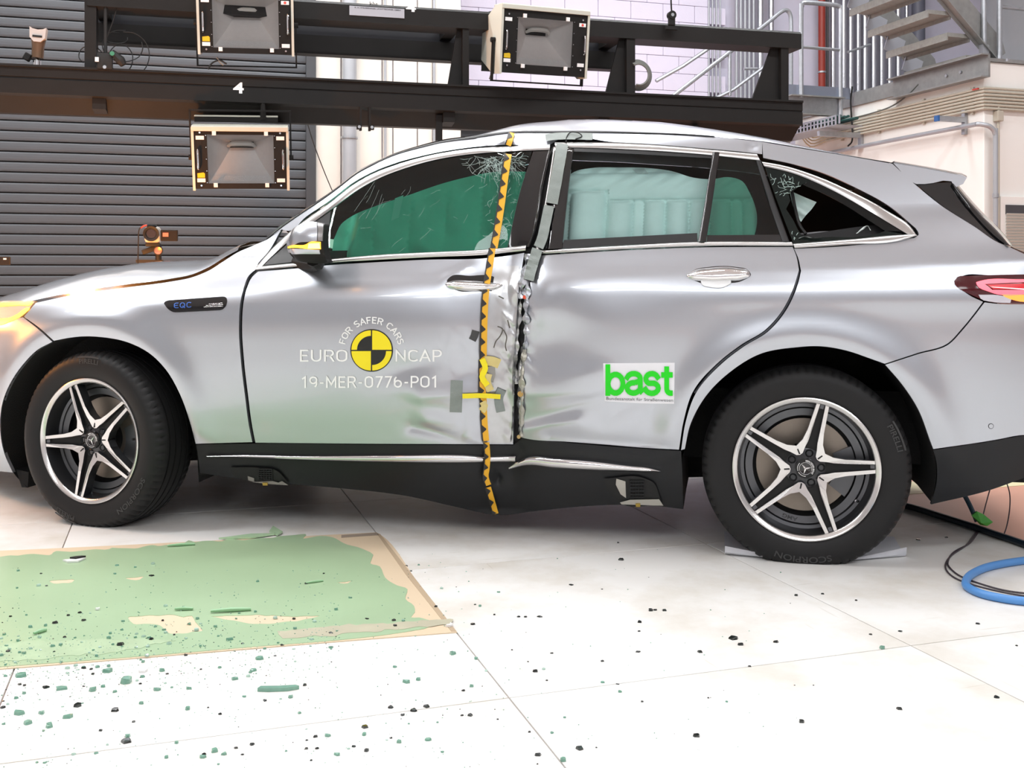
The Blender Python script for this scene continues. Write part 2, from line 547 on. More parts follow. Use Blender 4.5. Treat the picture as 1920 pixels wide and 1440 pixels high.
# ---- back wall: roller shutter, white sheet bay, painted block bay
SH_E2 = 10.4
x0 = -8.6
xr = FH.at(573, 300, e2=SH_E2)[0]
xr2 = FH.at(591, 300, e2=SH_E2)[0]
door = tag(empty('door_1', (0, 0, 0), FH.a), kind='structure')
pitch = 0.0935
prof = [(-0.010, 0.0), (-0.016, 0.006), (-0.020, 0.02), (-0.021, 0.045), (-0.020, 0.068), (-0.016, 0.080), (-0.004, 0.0845), (0.012, 0.0845), (0.012, 0.0)]
b = MB(); b.prism([(q[0], q[1]) for q in prof], 0, x0, xr, SLATM)
first = None
nsl = int(3.75 / pitch)
for k in range(nsl):
    if first is None:
        first = b.build('slat', door)
        o = first
    else:
        o = link('slat', first.data, door)
    o.location = (0, SH_E2, 0.03 + k * pitch)
b = MB(); b.box(((x0 + xr) / 2, SH_E2 + 0.03, 1.88), (xr - x0, 0.02, 3.76), BLACK); b.build('shutter_backing', door)
b = MB(); b.box(((xr + xr2) / 2, SH_E2 - 0.015, 1.89), (xr2 - xr, 0.09, 3.78), RAILM, bev=0.004); b.build('guide_rail', door)
b = MB(); b.box(((x0 + xr2) / 2, SH_E2 + 0.05, 3.78 + (CEIL - 3.78) / 2), (xr2 - x0, 0.2, CEIL - 3.78), WALL)
tag(b.build('wall_lintel', rz=FH.a), kind='structure')

xw = FH.at(862, 300, e2=SH_E2)[0]
wallb = tag(empty('wall_back', (0, 0, 0), FH.a), kind='structure')
b = MB(); b.box(((xr2 + xw) / 2, SH_E2 + 0.10, CEIL / 2), (xw - xr2, 0.1, CEIL), JOINT); b.build('wall_core', wallb)
edges = [xr2] + [FH.at(p, 300, e2=SH_E2)[0] for p in (640, 717, 737, 783, 812, 862)]
for a_, b_ in zip(edges[:-1], edges[1:]):
    m = MB(); m.box(((a_ + b_) / 2, SH_E2 + 0.03, CEIL / 2), (b_ - a_ - 0.012, 0.05, CEIL), WALL, bev=0.006); m.build('wall_panel', wallb)
# block wall, farther back
BK = 11.2
wallc = tag(empty('wall_rear', (0, 0, 0), FH.a), kind='structure')
b = MB(); b.box(((xw + E1B) / 2, BK + 0.16, CEIL / 2), (E1B - xw, 0.1, CEIL), JOINT); b.build('wall_core', wallc)
b = MB(); b.box((xw - 0.02, (SH_E2 + BK) / 2 + 0.1, CEIL / 2), (0.06, BK - SH_E2 + 0.2, CEIL), WALL); b.build('wall_return', wallc)
bm_ = None
bw, bh = 0.40, 0.20
row = 0
z = 1.6
while z < 4.4:
    x = xw + (0.0 if row % 2 else -0.2)
    while x < 5.6:
        if x > xw - 0.3:
            if bm_ is None:
                m = MB(); m.box((0, 0, 0), (bw - 0.004, 0.1, bh - 0.004), BLOCKM, bev=0.004)
                o = m.build('block', wallc); bm_ = o.data
            else:
                o = link('block', bm_, wallc)
            o.location = (x + bw / 2, BK + 0.05 + RNG.uniform(-0.0015, 0.0015), z + bh / 2)
        x += bw
    z += bh
    row += 1
b = MB(); b.box(((xw + E1B) / 2, BK + 0.06, 0.8), (E1B - xw, 0.1, 1.6), BLOCKM); b.build('wall_plinth', wallc)
# dark frame and white door leaf seen low under the rig
a0 = FH.at(866, 240, e2=BK - 0.02); a1 = FH.at(960, 280, e2=BK - 0.02)
b = MB(); b.box(((a0[0] + a1[0]) / 2, BK - 0.03, a0[2] - 0.9), (a1[0] - a0[0] + 0.2, 0.05, 1.8), M('dark_grey_gate', srgb(46, 48, 52), rough=0.5)); b.build('gate_leaf', wallc)
b = MB(); b.box(((a0[0] + a1[0]) / 2, BK - 0.06, a0[2] + 0.03), (a1[0] - a0[0] + 0.3, 0.1, 0.07), GALV); b.build('gate_track', wallc)

def vpipe(name, px, wpx, y0, y1, e2, m, label, cat='pipe', group=None, fr=FH, clips=(), zlo=None, zhi=None):
    r = wpx / 2 / FPX * (fr.at(px, 100, e2=e2)[1])
    p = fr.at(px, 100, e2=e2 - r)
    zl = zlo if zlo is not None else 0.0
    zh = zhi if zhi is not None else CEIL - 0.02
    t = MB(); t.cyl((p[0], p[1], zl), (p[0], p[1], zh), r, m, seg=14)
    root = tag(t.build(name, rz=fr.a), label, cat, group)
    for zc in clips:
        c = MB(); c.lathe([(r * 1.01, -0.012), (r * 1.18, -0.010), (r * 1.18, 0.010), (r * 1.01, 0.012)], GALV, seg=14, T=Matrix.Translation((p[0], p[1], zc)) @ Matrix.Rotation(math.pi / 2, 4, 'X'))
        c.build('pipe_clamp', root)
    return root
PIPEG = M('pale_grey_pipe', srgb(168, 172, 178), rough=0.4, metal=0.3, var=0.08)
vpipe('downpipe', 655, 27, 0, 400, SH_E2, PIPEG, 'thick pale grey downpipe beside the roller shutter', 'pipe', clips=(2.4, 3.28))
vpipe('conduit', 722, 5, 0, 400, SH_E2 - 0.01, PIPEG, 'thin grey conduit on the white sheet wall, just past the downpipe', 'conduit')
vpipe('conduit', 814, 5, 0, 400, SH_E2 - 0.01, PIPEG, 'thin grey conduit on the white sheet wall, far from the downpipe', 'conduit')
ORD = ('first', 'second', 'third', 'fourth', 'fifth', 'sixth', 'seventh', 'eighth', 'ninth', 'tenth')
for k_, (px_, w_) in enumerate(((1329, 4), (1336, 4), (1343, 4), (1350, 4))):
    vpipe('conduit', px_, w_, 0, 200, BK, PIPEG, ORD[k_] + ' thin grey conduit of the row of four, counted from the cable coil', 'conduit', 'four thin conduits on the block wall')
for k_, (px_, w_) in enumerate(((1381, 6), (1389, 6), (1397, 6), (1405, 6), (1413, 6))):
    vpipe('conduit', px_, w_, 0, 200, BK, PIPEG, ORD[k_] + ' grey conduit of the dense row of five, counted from the cable coil', 'conduit', 'five conduits on the block wall')
STEEL = M('bright_galvanised_pipe', (0.55, 0.56, 0.60), rough=0.25, metal=0.9, var=0.1, scale=12)
vpipe('steel_pipe', 1426, 12, 0, 200, BK - 0.02, STEEL, 'bright steel pipe beside the row of five conduits', 'pipe', clips=(2.9,))
vpipe('steel_pipe', 1446, 11, 0, 200, BK - 0.02, STEEL, 'bright steel pipe behind the end of the black lighting rig', 'pipe', clips=(2.9,))
vpipe('fire_pipe', 1541, 15, 0, 200, BK - 0.04, M('rust_red_pipe', srgb(140, 44, 30), rough=0.45, var=0.15), 'rust red vertical fire pipe inside the guard rail', 'pipe', clips=(2.8, 3.5))
vpipe('dark_pipe', 1551, 6, 0, 200, BK - 0.02, M('dark_pipe_paint', srgb(70, 66, 66), rough=0.5), 'narrow dark pipe beside the red fire pipe', 'pipe')
for k_, (px_, w_) in enumerate(((1562, 12), (1582, 11), (1595, 11), (1609, 10), (1622, 12), (1638, 12), (1653, 11), (1668, 11), (1684, 11), (1700, 8))):
    vpipe('steel_pipe', px_, w_, 0, 200, BK - 0.02, STEEL, ORD[k_] + ' galvanised pipe behind the stairs, counted from the red fire pipe', 'pipe', 'bank of galvanised pipes behind the stairs', clips=(2.75, 3.3))
vpipe('steel_column', 1722, 28, 0, 200, BK - 0.02, M('grey_blue_column', srgb(92, 94, 108), rough=0.5), 'wide grey column behind the open stairs', 'column')

# ---- white room module at the back with its conduits
MC = FB.at(1845, 115, e2=7.4)
mx_, my_ = MC[0], MC[1]
mz = MC[2]
b = MB(); b.box((mx_ + 1.35, my_ + 1.45, mz / 2), (2.7, 2.9, mz), MODULE, bev=0.01)
module = tag(b.build('wall_module', rz=FB.a), kind='structure')
b = MB(); b.box((mx_ + 1.35, my_ + 1.45, mz + 0.015), (2.74, 2.94, 0.03), GALVDARK); b.build('roof_edge_strip', module)
b = MB(); b.box((mx_ - 0.012, my_ + 1.45, mz - 0.05), (0.024, 2.9, 0.12), GALVDARK); b.build('roof_fascia', module)
win = tag(empty('window_1', (0, 0, 0), FB.a), kind='structure')
w0 = FB.at(1880, 383, e2=my_ - 0.03); w1 = FB.at(1925, 500, e2=my_ - 0.03)
b = MB()
b.box((w0[0] + 0.45, my_ - 0.02, (w0[2] + 0.5) / 2 + 0.03), (0.96, 0.04, w0[2] - 0.5 + 0.08), MODULE, bev=0.004); b.build('window_frame', win)
b = MB(); b.box((w0[0] + 0.45, my_ - 0.045, w0[2] - 0.045), (0.86, 0.01, 0.08), M('dark_window_pane', srgb(70, 70, 74), rough=0.2)); b.build('pane', win)
sl = None
for k in range(22):
    zz_ = w0[2] - 0.09 - k * 0.026
    if sl is None:
        m = MB(); m.box((0, 0, 0), (0.86, 0.004, 0.024), M('white_blind_slat', srgb(205, 205, 198), rough=0.5), R=Matrix.Rotation(0.5, 3, 'X')); o = m.build('slat', win); sl = o.data
    else:
        o = link('slat', sl, win)
    o.location = (w0[0] + 0.45, my_ - 0.05, zz_)

CONDM = M('cream_grey_conduit', srgb(186, 180, 166), rough=0.5, var=0.05)
rack = tag(empty('conduit_rack', FB.world((mx_, my_, 0)), FB.a), 'seven cream conduits running in a rack around the corner of the white room', 'conduit rack')
zt = FB.at(1838, 166, e1=mx_ - 0.03)[2]; zb = FB.at(1838, 204, e1=mx_ - 0.03)[2]
for k in range(7):
    zz_ = zt + (zb - zt) * k / 6
    m = MB()
    m.tube([(-0.03, 2.25, zz_), (-0.03, 0.03, zz_), (-0.022, -0.022, zz_), (0.03, -0.03, zz_), (1.2, -0.03, zz_)], 0.0125, CONDM, seg=8, smooth_path=False)
    m.build('conduit', rack)
for y_ in (0.12, 0.75, 1.4, 2.0):
    m = MB(); m.box((-0.012, y_, (zt + zb) / 2), (0.022, 0.03, zt - zb + 0.06), CONDM); m.build('rack_bracket', rack)
m = MB(); m.box((-0.045, 0.05, zt), (0.012, 0.07, 0.012), M('red_tag', srgb(190, 60, 50), rough=0.5)); m.build('red_marker', rack)
# water pipe with a bend, under the rack
pp = tag(empty('water_pipe', FB.world((mx_, my_, 0)), FB.a), 'grey water pipe below the conduit rack that bends down at the corner', 'pipe')
zp = FB.at(1815, 236, e1=mx_ - 0.08)[2]
m = MB(); m.tube([(-0.08, 2.3, zp - 0.01), (-0.08, 1.2, zp), (-0.08, 0.12, zp), (-0.075, 0.0, zp), (-0.05, -0.05, zp - 0.01), (0.0, -0.075, zp - 0.03), (0.045, -0.08, zp - 0.09), (0.05, -0.08, zp - 0.25), (0.05, -0.08, 0.0)], 0.021, PIPEG, seg=10, n=5)
m.build('pipe_run', pp)
for z_ in (zp - 0.62, zp - 1.3):
    m = MB(); m.lathe([(0.021, -0.02), (0.027, -0.018), (0.027, 0.018), (0.021, 0.02)], GALV, seg=12, T=Matrix.Translation((0.05, -0.08, z_)) @ Matrix.Rotation(math.pi / 2, 4, 'X')); m.build('pipe_coupling', pp)
br = tag(empty('pipe_bracket', FB.world((mx_, my_, 0)), FB.a), 'small galvanised bracket arm above the bend of the grey water pipe', 'bracket')
q = FB.at(1803, 225, e1=mx_ - 0.05)
m = MB(); m.box((-0.02, q[1] - my_, zp + 0.05), (0.03, 0.04, 0.22), GALV); m.build('back_plate', br)
m = MB(); m.box((-0.17, q[1] - my_, zp + 0.07), (0.28, 0.045, 0.045), GALV); m.build('bracket_arm', br)
m = MB(); m.box((-0.315, q[1] - my_, zp + 0.07), (0.02, 0.05, 0.05), M('blue_end_cap', srgb(40, 90, 150))); m.build('end_cap', br)
jb = tag(empty('junction_box', FB.world((mx_, my_, 0)), FB.a), 'pale junction box on the white room with a conduit dropping from it', 'junction box')
q = FB.at(1872, 218, e2=my_ - 0.03); qx = q[0] - mx_
m = MB(); m.box((qx, -0.03, q[2]), (0.065, 0.06, 0.09), CONDM, bev=0.006); m.build('box_body', jb)
m = MB(); m.tube([(qx, -0.03, q[2] + 0.04), (qx, -0.03, q[2] + 0.08), (qx + 0.02, -0.03, q[2] + 0.1)], 0.009, CONDM); m.build('conduit_elbow', jb)
m = MB(); m.cyl((qx, -0.03, q[2] - 0.04), (qx, -0.03, 0.0), 0.011, CONDM); m.build('drop_conduit', jb)

# ---- open steel stairs on the roof of the module
st = tag(empty('steel_stairs', FB.world((6.9, 7.6, mz)), FB.a), 'open galvanised steel stairs climbing from the roof of the white room', 'stairs')
b2 = (0.0, 0.85)
TREADM = M('grated_tread', (0.33, 0.33, 0.31), rough=0.6, metal=0.35, var=0.25, scale=30)
def stp(px, py, e2):
    p = FB.at(px, py, e2=e2); return (p[0] - 6.9, p[2] - mz)
near = [stp(1834, 108, 7.6), stp(1798, 62, 7.6), stp(1757, 16, 7.6)]
tr = None
dx_, dz_ = -0.205, 0.185
for k in range(7):
    x_ = near[0][0] + dx_ * k; z_ = near[0][1] + dz_ * k
    if tr is None:
        m = MB(); m.box((0, 0, 0), (0.24, 0.83, 0.035), TREADM); m.box((0.118, 0, -0.02), (0.012, 0.83, 0.06), TREADM); m.box((-0.118, 0, -0.02), (0.012, 0.83, 0.06), TREADM)
        o = m.build('tread', st); tr = o.data
    else:
        o = link('tread', tr, st)
    o.location = (x_, 0.425, z_)
sx0, sz0 = near[0][0] + 0.19, max(0.035, near[0][1] - 0.19)
for y_, nm in ((-0.01, 'stringer'), (0.86, 'stringer')):
    m = MB()
    L_ = 8
    poly = [(sx0 - 0.06, sz0 + 0.0), (sx0 + 0.10, sz0 + 0.10), (sx0 + 0.06, sz0 + 0.22), (sx0 - 0.02 + dx_ * L_, sz0 + 0.22 + dz_ * L_ + 0.07), (sx0 - 0.15 + dx_ * L_, sz0 + dz_ * L_ + 0.06)]
    m.prism([(p[0], p[1]) for p in poly], 1, y_ - 0.004, y_ + 0.004, GALVDARK)
    off = -0.035 if y_ < 0.4 else 0.035
    m.box((sx0 + dx_ * L_ / 2 - 0.05, y_ + off, sz0 + dz_ * L_ / 2 + 0.03), (math.hypot(dx_ * L_, dz_ * L_), 0.07, 0.01), GALVDARK, R=Matrix.Rotation(-math.atan2(dz_, dx_), 3, 'Y'))
    m.build(nm, st)
for k in range(4):
    m = MB(); x_ = near[0][0] + dx_ * k - 0.02; z_ = near[0][1] + dz_ * k + 0.09
    m.box((x_, 0.845, z_), (0.20, 0.012, 0.17), M('pale_galvanised_plate', (0.55, 0.58, 0.64), rough=0.35, metal=0.6), R=Matrix.Rotation(0.35, 3, 'Y')); m.build('side_plate', st)
m = MB()
q = FB.at(1790, 150, e1=mx_ - 0.05)
m.box((-0.02, 0, 0), (0.02, 1.25, 0.20), GALVDARK); m.box((-0.06, 0, 0.095), (0.09, 1.25, 0.012), GALVDARK); m.box((-0.06, 0, -0.095), (0.09, 1.25, 0.012), GALVDARK)
ch_ = tag(m.build('steel_channel', rz=FB.a), 'galvanised steel channel bolted to the top of the white room under the stairs', 'channel')
c0 = FB.at(1686, 165, e1=mx_ - 0.05); c1 = FB.at(1835, 122, e1=mx_ - 0.05)
ch_.location = FB.world((mx_ - 0.01, (c0[1] + c1[1]) / 2, (c0[2] + c1[2]) / 2 - 0.01))
for y_ in (0.1, 0.28, -0.45):
    m = MB(); m.cyl((-0.045, y_ - 0.4, 0), (-0.028, y_ - 0.4, 0), 0.014, GALV, seg=6); m.build('bolt', ch_)
# handrail posts beside the stairs
hr = tag(empty('stair_handrail', FB.world((0, 0, 0)), FB.a), 'galvanised handrail posts standing beside the foot of the open stairs', 'handrail')
a_ = FB.at(1874, 100, e2=7.52); b_ = FB.at(1845, 100, e2=7.56)
m = MB(); m.cyl((a_[0], 7.52, mz - 0.02), (a_[0], 7.52, mz + 0.95), 0.024, GALV); m.build('post', hr)
m = MB(); m.cyl((b_[0], 7.56, mz + 0.06), (b_[0], 7.56, mz + 0.95), 0.022, GALV); m.build('post', hr)
m = MB(); m.box((b_[0], 7.56, mz + 0.12), (0.07, 0.05, 0.13), GALV); m.build('post_foot', hr)
zz_ = FB.at(1900, 15, e2=7.52)[2]
m = MB(); m.cyl((a_[0], 7.52, zz_), (a_[0] + 1.2, 7.52, zz_), 0.018, GALV); m.build('rail', hr)

# ---- landing with guard rail, and lower stairs rail behind the rig
LE = 9.2
ld = tag(empty('steel_landing', (0, 0, 0), FB.a), 'galvanised steel landing beam at the far end of the black rig', 'landing')
a_ = FB.at(1478, 178, e2=LE); b_ = FB.at(1578, 216, e2=LE)
m = MB(); m.box(((a_[0] + b_[0]) / 2, LE + 0.45, (a_[2] + b_[2]) / 2 - 0.0), (b_[0] - a_[0], 0.9, 0.016), GALVDARK)
m.build('deck', ld)
za = FB.at(1540, 162, e2=LE)[2]; zc = FB.at(1540, 183, e2=LE)[2]; zd = FB.at(1540, 217, e2=LE)[2]
m = MB(); m.box(((a_[0] + b_[0]) / 2 + 0.05, LE, (za + zc) / 2), (b_[0] - a_[0] + 0.1, 0.012, za - zc), M('bluish_galvanised_plate', (0.36, 0.40, 0.50), rough=0.35, metal=0.7)); m.build('kick_plate', ld)
m = MB()
m.box(((a_[0] + b_[0]) / 2, LE, (zc + zd) / 2), (b_[0] - a_[0], 0.012, zc - zd), GALV)
m.box(((a_[0] + b_[0]) / 2, LE - 0.03, zc), (b_[0] - a_[0], 0.07, 0.012), GALVDARK)
m.box(((a_[0] + b_[0]) / 2, LE - 0.03, zd), (b_[0] - a_[0], 0.07, 0.012), GALVDARK)
m.build('edge_channel', ld)
gr = tag(empty('guard_rail', (0, 0, 0), FB.a), 'galvanised tube guard rail with rounded corners standing on the landing', 'guard rail')
p_ = lambda x, y: FB.at(x, y, e2=LE - 0.02)
r_ = 0.024
L0, L1 = p_(1502, 183), p_(1576, 215)
T0, T1 = p_(1502, 4), p_(1576, 8)
m = MB(); m.tube([L0, (L0[0], L0[1], T0[2] - 0.10), (L0[0] + 0.012, L0[1], T0[2] - 0.035), (L0[0] + 0.05, L0[1], T0[2]), (L1[0] - 0.05, L0[1], T0[2]), (L1[0] - 0.012, L0[1], T0[2] - 0.035), (L1[0], L0[1], T0[2] - 0.10), (L1[0], L0[1], L1[2] - 0.1)], r_, GALV, seg=10, n=3); m.build('rail_hoop', gr)
zz_ = p_(1540, 91)[2]
m = MB(); m.cyl((L0[0], L0[1], zz_), (L1[0], L0[1], zz_), 0.016, GALV); m.build('mid_rail', gr)
m = MB(); q = p_(1600, 90); m.tube([(L1[0] + 0.1, LE, p_(1602, 98)[2]), (L1[0] + 0.45, LE + 0.1, p_(1660, 80)[2])], 0.013, GALV, smooth_path=False); m.build('lower_rail', gr)

SE = 9.9
lr = tag(empty('stair_rail', (0, 0, 0), FB.a), 'sloping galvanised tube handrail of lower stairs behind the black rig', 'handrail')
s_ = lambda x, y: FB.at(x, y, e2=SE)
E_ = s_(1478, 100)
m = MB(); m.tube([s_(1230, 205), s_(1280, 166), s_(1360, 104), s_(1440, 42), s_(1462, 24), s_(1473, 19), s_(1480, 24), s_(1483, 40), s_(1483, 90), s_(1483, 190)], 0.023, GALV, seg=10, n=4); m.build('top_rail', lr)
m = MB(); m.tube([s_(1230, 152), s_(1280, 124), s_(1345, 80)], 0.02, GALV, smooth_path=False); m.build('far_rail', lr)
m = MB(); m.tube([s_(1310, 200), s_(1375, 168), s_(1440, 120), s_(1452, 100)], 0.02, GALV, smooth_path=False); m.build('mid_rail', lr)
m = MB(); m.cyl(s_(1368, 95), s_(1368, 180), 0.02, GALV); m.build('post', lr)
m = MB(); m.cyl(s_(1395, 129), s_(1420, 129), 0.015, GALV); m.build('spacer', lr)
# stair stringer of the lower flight, seen under the rig end
m = MB(); 
a_ = s_(1478, 232); b_ = s_(1425, 268); c_ = s_(1440, 285); d_ = s_(1505, 236)
m.prism([(1.0, 1.0)] * 0 or [(a_[0], a_[2]), (b_[0], b_[2]), (c_[0] - 0.25, c_[2] - 0.3), (c_[0] + 0.0, c_[2] - 0.1), (d_[0], d_[2])], 1, SE, SE + 0.02, GALV)
m.tube([(d_[0], SE - 0.02, d_[2]), (c_[0] - 0.05, SE - 0.02, c_[2] - 0.16)], 0.02, GALVDARK, smooth_path=False)
tag(m.build('stair_stringer', rz=FB.a), 'pale galvanised stair stringer below the end of the black rig', 'stringer')

# perforated cable tray under the landing
ct = tag(empty('cable_tray', (0, 0, 0), FB.a), 'perforated galvanised cable tray carrying green cables under the landing', 'cable tray')
t0 = FB.at(1590, 236, e1=mx_ - 0.35); t1 = FB.at(1440, 268, e1=mx_ - 0.35)
m = MB()
TL = 10.85 - t0[1]
for y_ in np.arange(t0[1] - 0.1, t0[1] + TL, 0.06):
    m.box((mx_ - 0.52, y_, t0[2] + 0.045), (0.004, 0.028, 0.085), GALV)
TM = t0[1] + TL / 2 - 0.05
m.box((mx_ - 0.52, TM, t0[2] + 0.086), (0.006, TL, 0.016), GALV); m.box((mx_ - 0.52, TM, t0[2] + 0.045), (0.005, TL, 0.012), GALV)
m.box((mx_ - 0.37, TM, t0[2]), (0.30, TL, 0.006), GALV)
m.build('tray_channel', ct)
m = MB()
for k in range(5):
    xx = mx_ - 0.48 + 0.05 * k
    m.tube([(xx + RNG.uniform(-.02, .02), t0[1] + yy, t0[2] + 0.05 + RNG.uniform(0, 0.04)) for yy in np.linspace(-0.08, TL - 0.1, 9)], 0.013, M('dark_green_cable', srgb(40, 78, 74), rough=0.5), seg=6, n=3)
m.build('cable', ct)['kind'] = 'stuff'
m = MB()
for k in range(7):
    xx = mx_ - 0.30 + 0.03 * k
    zz_ = zt + (zb - zt) * k / 6
    m.tube([(mx_ - 0.03, my_ + 2.25, zz_), (mx_ - 0.06, my_ + 2.4 + 0.02 * k, zz_ - 0.03), (mx_ - 0.2 - 0.02 * k, my_ + 2.42, t0[2] + 0.1), (mx_ - 0.4, my_ + 2.6, t0[2] + 0.07)], 0.008, M('cream_cable', srgb(196, 186, 160), rough=0.5), seg=5, n=4)
m.build('cable_tails', ct)['kind'] = 'stuff'
m = MB(); m.box((mx_ - 0.26, t0[1] + 0.25, t0[2] - 0.05), (0.52, 0.04, 0.05), GALV); m.box((mx_ - 0.02, t0[1] + 0.25, t0[2] - 0.06), (0.03, 0.05, 0.22), GALV); m.build('tray_bracket', ct)
m = MB()
l0 = FB.at(1598, 162, e1=mx_ - 0.03); 
m.tube([FB.at(1598, 162, e1=mx_ - 0.06), FB.at(1595, 190, e1=mx_ - 0.06), FB.at(1597, 225, e1=mx_ - 0.06), FB.at(1598, 262, e1=mx_ - 0.06), FB.at(1590, 274, e1=mx_ - 0.06)], 0.009, BLACK, seg=6)
tag(m.build('hanging_cable', rz=FB.a), 'thin black cable hanging down the corner between landing and white room', 'cable')
m = MB()
m.tube([FB.at(1722, 158, e1=mx_ - 0.04), FB.at(1700, 180, e1=mx_ - 0.04), FB.at(1668, 201, e1=mx_ - 0.04), FB.at(1625, 215, e1=mx_ - 0.04), FB.at(1596, 222, e1=mx_ - 0.04)], 0.007, M('grey_cable', srgb(96, 100, 96)), seg=6)
tag(m.build('loose_cable', rz=FB.a), 'loose grey cable sagging across the white room below the steel channel', 'cable')
# thin stay wire in front of the white sheet wall
m = MB(); m.tube([FH.at(566, 190, e2=7.25), FH.at(572, 215, e2=7.4), FH.at(592, 280, e2=7.9), FH.at(625, 362, e2=8.5), FH.at(660, 430, e2=9.0), FH.at(700, 500, e2=9.5), (FH.at(740, 600, e2=10.1)[0], 10.1, 0.0)], 0.004, BLACK, seg=5)
tag(m.build('stay_wire', rz=FH.a), 'thin dark wire slanting down in front of the white sheet wall', 'wire')
# ================================================================== lighting rig with floodlights
RE = 7.0
rig = tag(empty('lighting_rig', FR.world((0, RE, 0)), FR.a), 'black steel lighting rig spanning the hall above and behind the car', 'lighting rig')
def R_(px, py, e2=RE):
    p = FR.at(px, py, e2=e2); return (p[0], p[1] - RE, p[2])
zt_, zlo_ = 2.342, 2.065
xa, xb = -4.6, R_(1505, 190)[0]
BM = BLACKMETAL
# lower beam: aluminium style profile with a top slot and a receding lower flange
m = MB()
prof = [(0.0, 2.165), (0.0, 2.255), (0.006, 2.258), (0.006, 2.266), (0.0, 2.269), (0.0, 2.325), (-0.012, 2.328), (-0.012, 2.342), (0.05, 2.342), (0.05, 2.330), (0.07, 2.330), (0.07, 2.345), (0.30, 2.345), (0.30, 2.075), (0.16, 2.065), (0.05, 2.155)]
m.prism([p for p in prof], 0, xa, xb, BM)
m.build('lower_beam', rig)
# upper beam
ua = R_(163, 20)[0]
ub = R_(1503, 76)[0]
m = MB(); m.prism([(0.0, 2.728), (0.0, 2.838), (0.02, 2.856), (0.18, 2.856), (0.2, 2.838), (0.2, 2.728)], 0, ua, ub - 0.03, BM)
m.prism([(0.0, 2.728), (0.0, 2.838), (0.02, 2.856), (0.18, 2.856), (0.2, 2.838), (0.2, 2.728)], 0, ub - 0.03, ub, BM)
m.build('upper_beam', rig)
# rear beam
ra, rb = FR.at(180, 60, e2=7.5)[0], FR.at(1178, 90, e2=7.5)[0]
RB = M('blue_black_beam', (0.012, 0.013, 0.018), rough=0.4, var=0.2)
m = MB(); m.box(((ra + rb) / 2, 0.5, 2.83), (rb - ra, 0.02, 0.20), RB); m.box(((ra + rb) / 2, 0.47, 2.655), (rb - ra, 0.10, 0.13), BM); m.box(((ra + rb) / 2, 0.47, 2.94), (rb - ra, 0.10, 0.04), BM)
m.build('rear_beam', rig)
# uprights with gusset plates
def upright(x0p, x1p, gus=None, zt0=2.73, zb0=2.34, e2w=0.10):
    a = R_(x0p, 100)[0]; b_ = R_(x1p, 100)[0]
    m = MB(); m.box(((a + b_) / 2, 0.06, (zt0 + zb0) / 2), (b_ - a, e2w, zt0 - zb0), BM)
    m.build('upright', rig)
    if gus:
        g = MB(); g.prism([(R_(gus[0], 0)[0], zt0), (a, zt0), (a, zb0), (R_(gus[1], 0)[0], zb0)], 1, 0.05, 0.07, BM); g.build('gusset_plate', rig)
upright(158, 180, zt0=3.3)
upright(868, 880, (860, 842))
upright(1176, 1192, (1166, 1140))
upright(1466, 1480, (1452, 1416))
for px_ in (1175, 860, 180):
    m = MB(); a = R_(px_, 90)[0]; m.box((a, 0.28, 2.79), (0.08, 0.5, 0.08), BM); m.build('cross_member', rig)
# ribs under the lower beam
for px_ in (178, 838, 1130):
    a = R_(px_, 200)[0]
    m = MB(); m.prism([(-0.0 + 0.03, 2.16), (0.14, 2.075), (0.03, 2.09)], 0, a - 0.02, a + 0.06, BM); m.build('flange_rib', rig)
# plate and painted numbers
def rig_text(s, px, py, hpx, m_, name, bold=0.02, dy=-0.002, parent=None, e2=RE, width=None):
    v, f = text_mesh(s, bold)
    p = R_(px, py, e2)
    h = hpx / FPX * FR.world((p[0], p[1] + RE, 0))[1]
    k = h / 0.72
    kx_ = k if width is None else (R_(px + width, py, e2)[0] - p[0]) / v[:, 0].max()
    b = MB(); b.add([(p[0] + q[0] * kx_, p[1] + dy, p[2] + q[1] * k) for q in v], f, m_)
    return b.build(name, parent or rig)
rig_text('4', 437, 174, 20, WHITE, 'painted_number', 0.03, width=20)
rig_text('4', 761, 21, 14, WHITE, 'painted_number', 0.03, width=19)
a, b_ = R_(655, 10)[0], R_(758, 18)[0]
PLATEM = M('aluminium_plate', (0.42, 0.42, 0.46), rough=0.4, metal=0.4)
m = MB(); m.box(((a + b_) / 2, -0.003, 2.80), (b_ - a, 0.005, 0.062), PLATEM); pl = m.build('maker_plate', rig)
rig_text('khs', 693, 10, 7, BLACK, 'plate_lettering', 0.012, dy=-0.007, width=15)
rig_text('K. H. STEUERNAGEL LICHTTECHNIK GMBH', 665, 15.5, 2.6, BLACK, 'plate_lettering', 0.01, dy=-0.007, width=86)
# clamps under / on the beams
m = MB(); a = R_(685, 215)[0]
for dx in (-0.03, 0.03):
    m.box((a + dx, 0.02, 2.09), (0.014, 0.04, 0.16), BM); m.box((a + dx * 1.4, 0.0, 2.03), (0.03, 0.03, 0.03), BM); m.cyl((a + dx * 1.4, -0.02, 2.03), (a + dx * 1.4, -0.01, 2.03), 0.01, GALV)
tag(m.build('beam_clamp', rig), None)
sh = tag(empty('lifting_shackle', FR.world((R_(1255, 40)[0], RE - 0.04, 2.85)), FR.a), 'small black pulley shackle hooked on the upper beam of the rig', 'shackle')
m = MB(); m.box((0, 0, 0.02), (0.05, 0.03, 0.09), BM, bev=0.008); m.build('shackle_body', sh)
m = MB(); m.cyl((0, -0.02, 0.05), (0, 0.02, 0.05), 0.03, BM); m.cyl((0, -0.022, 0.05), (0, -0.018, 0.05), 0.012, GALV); m.build('pulley', sh)
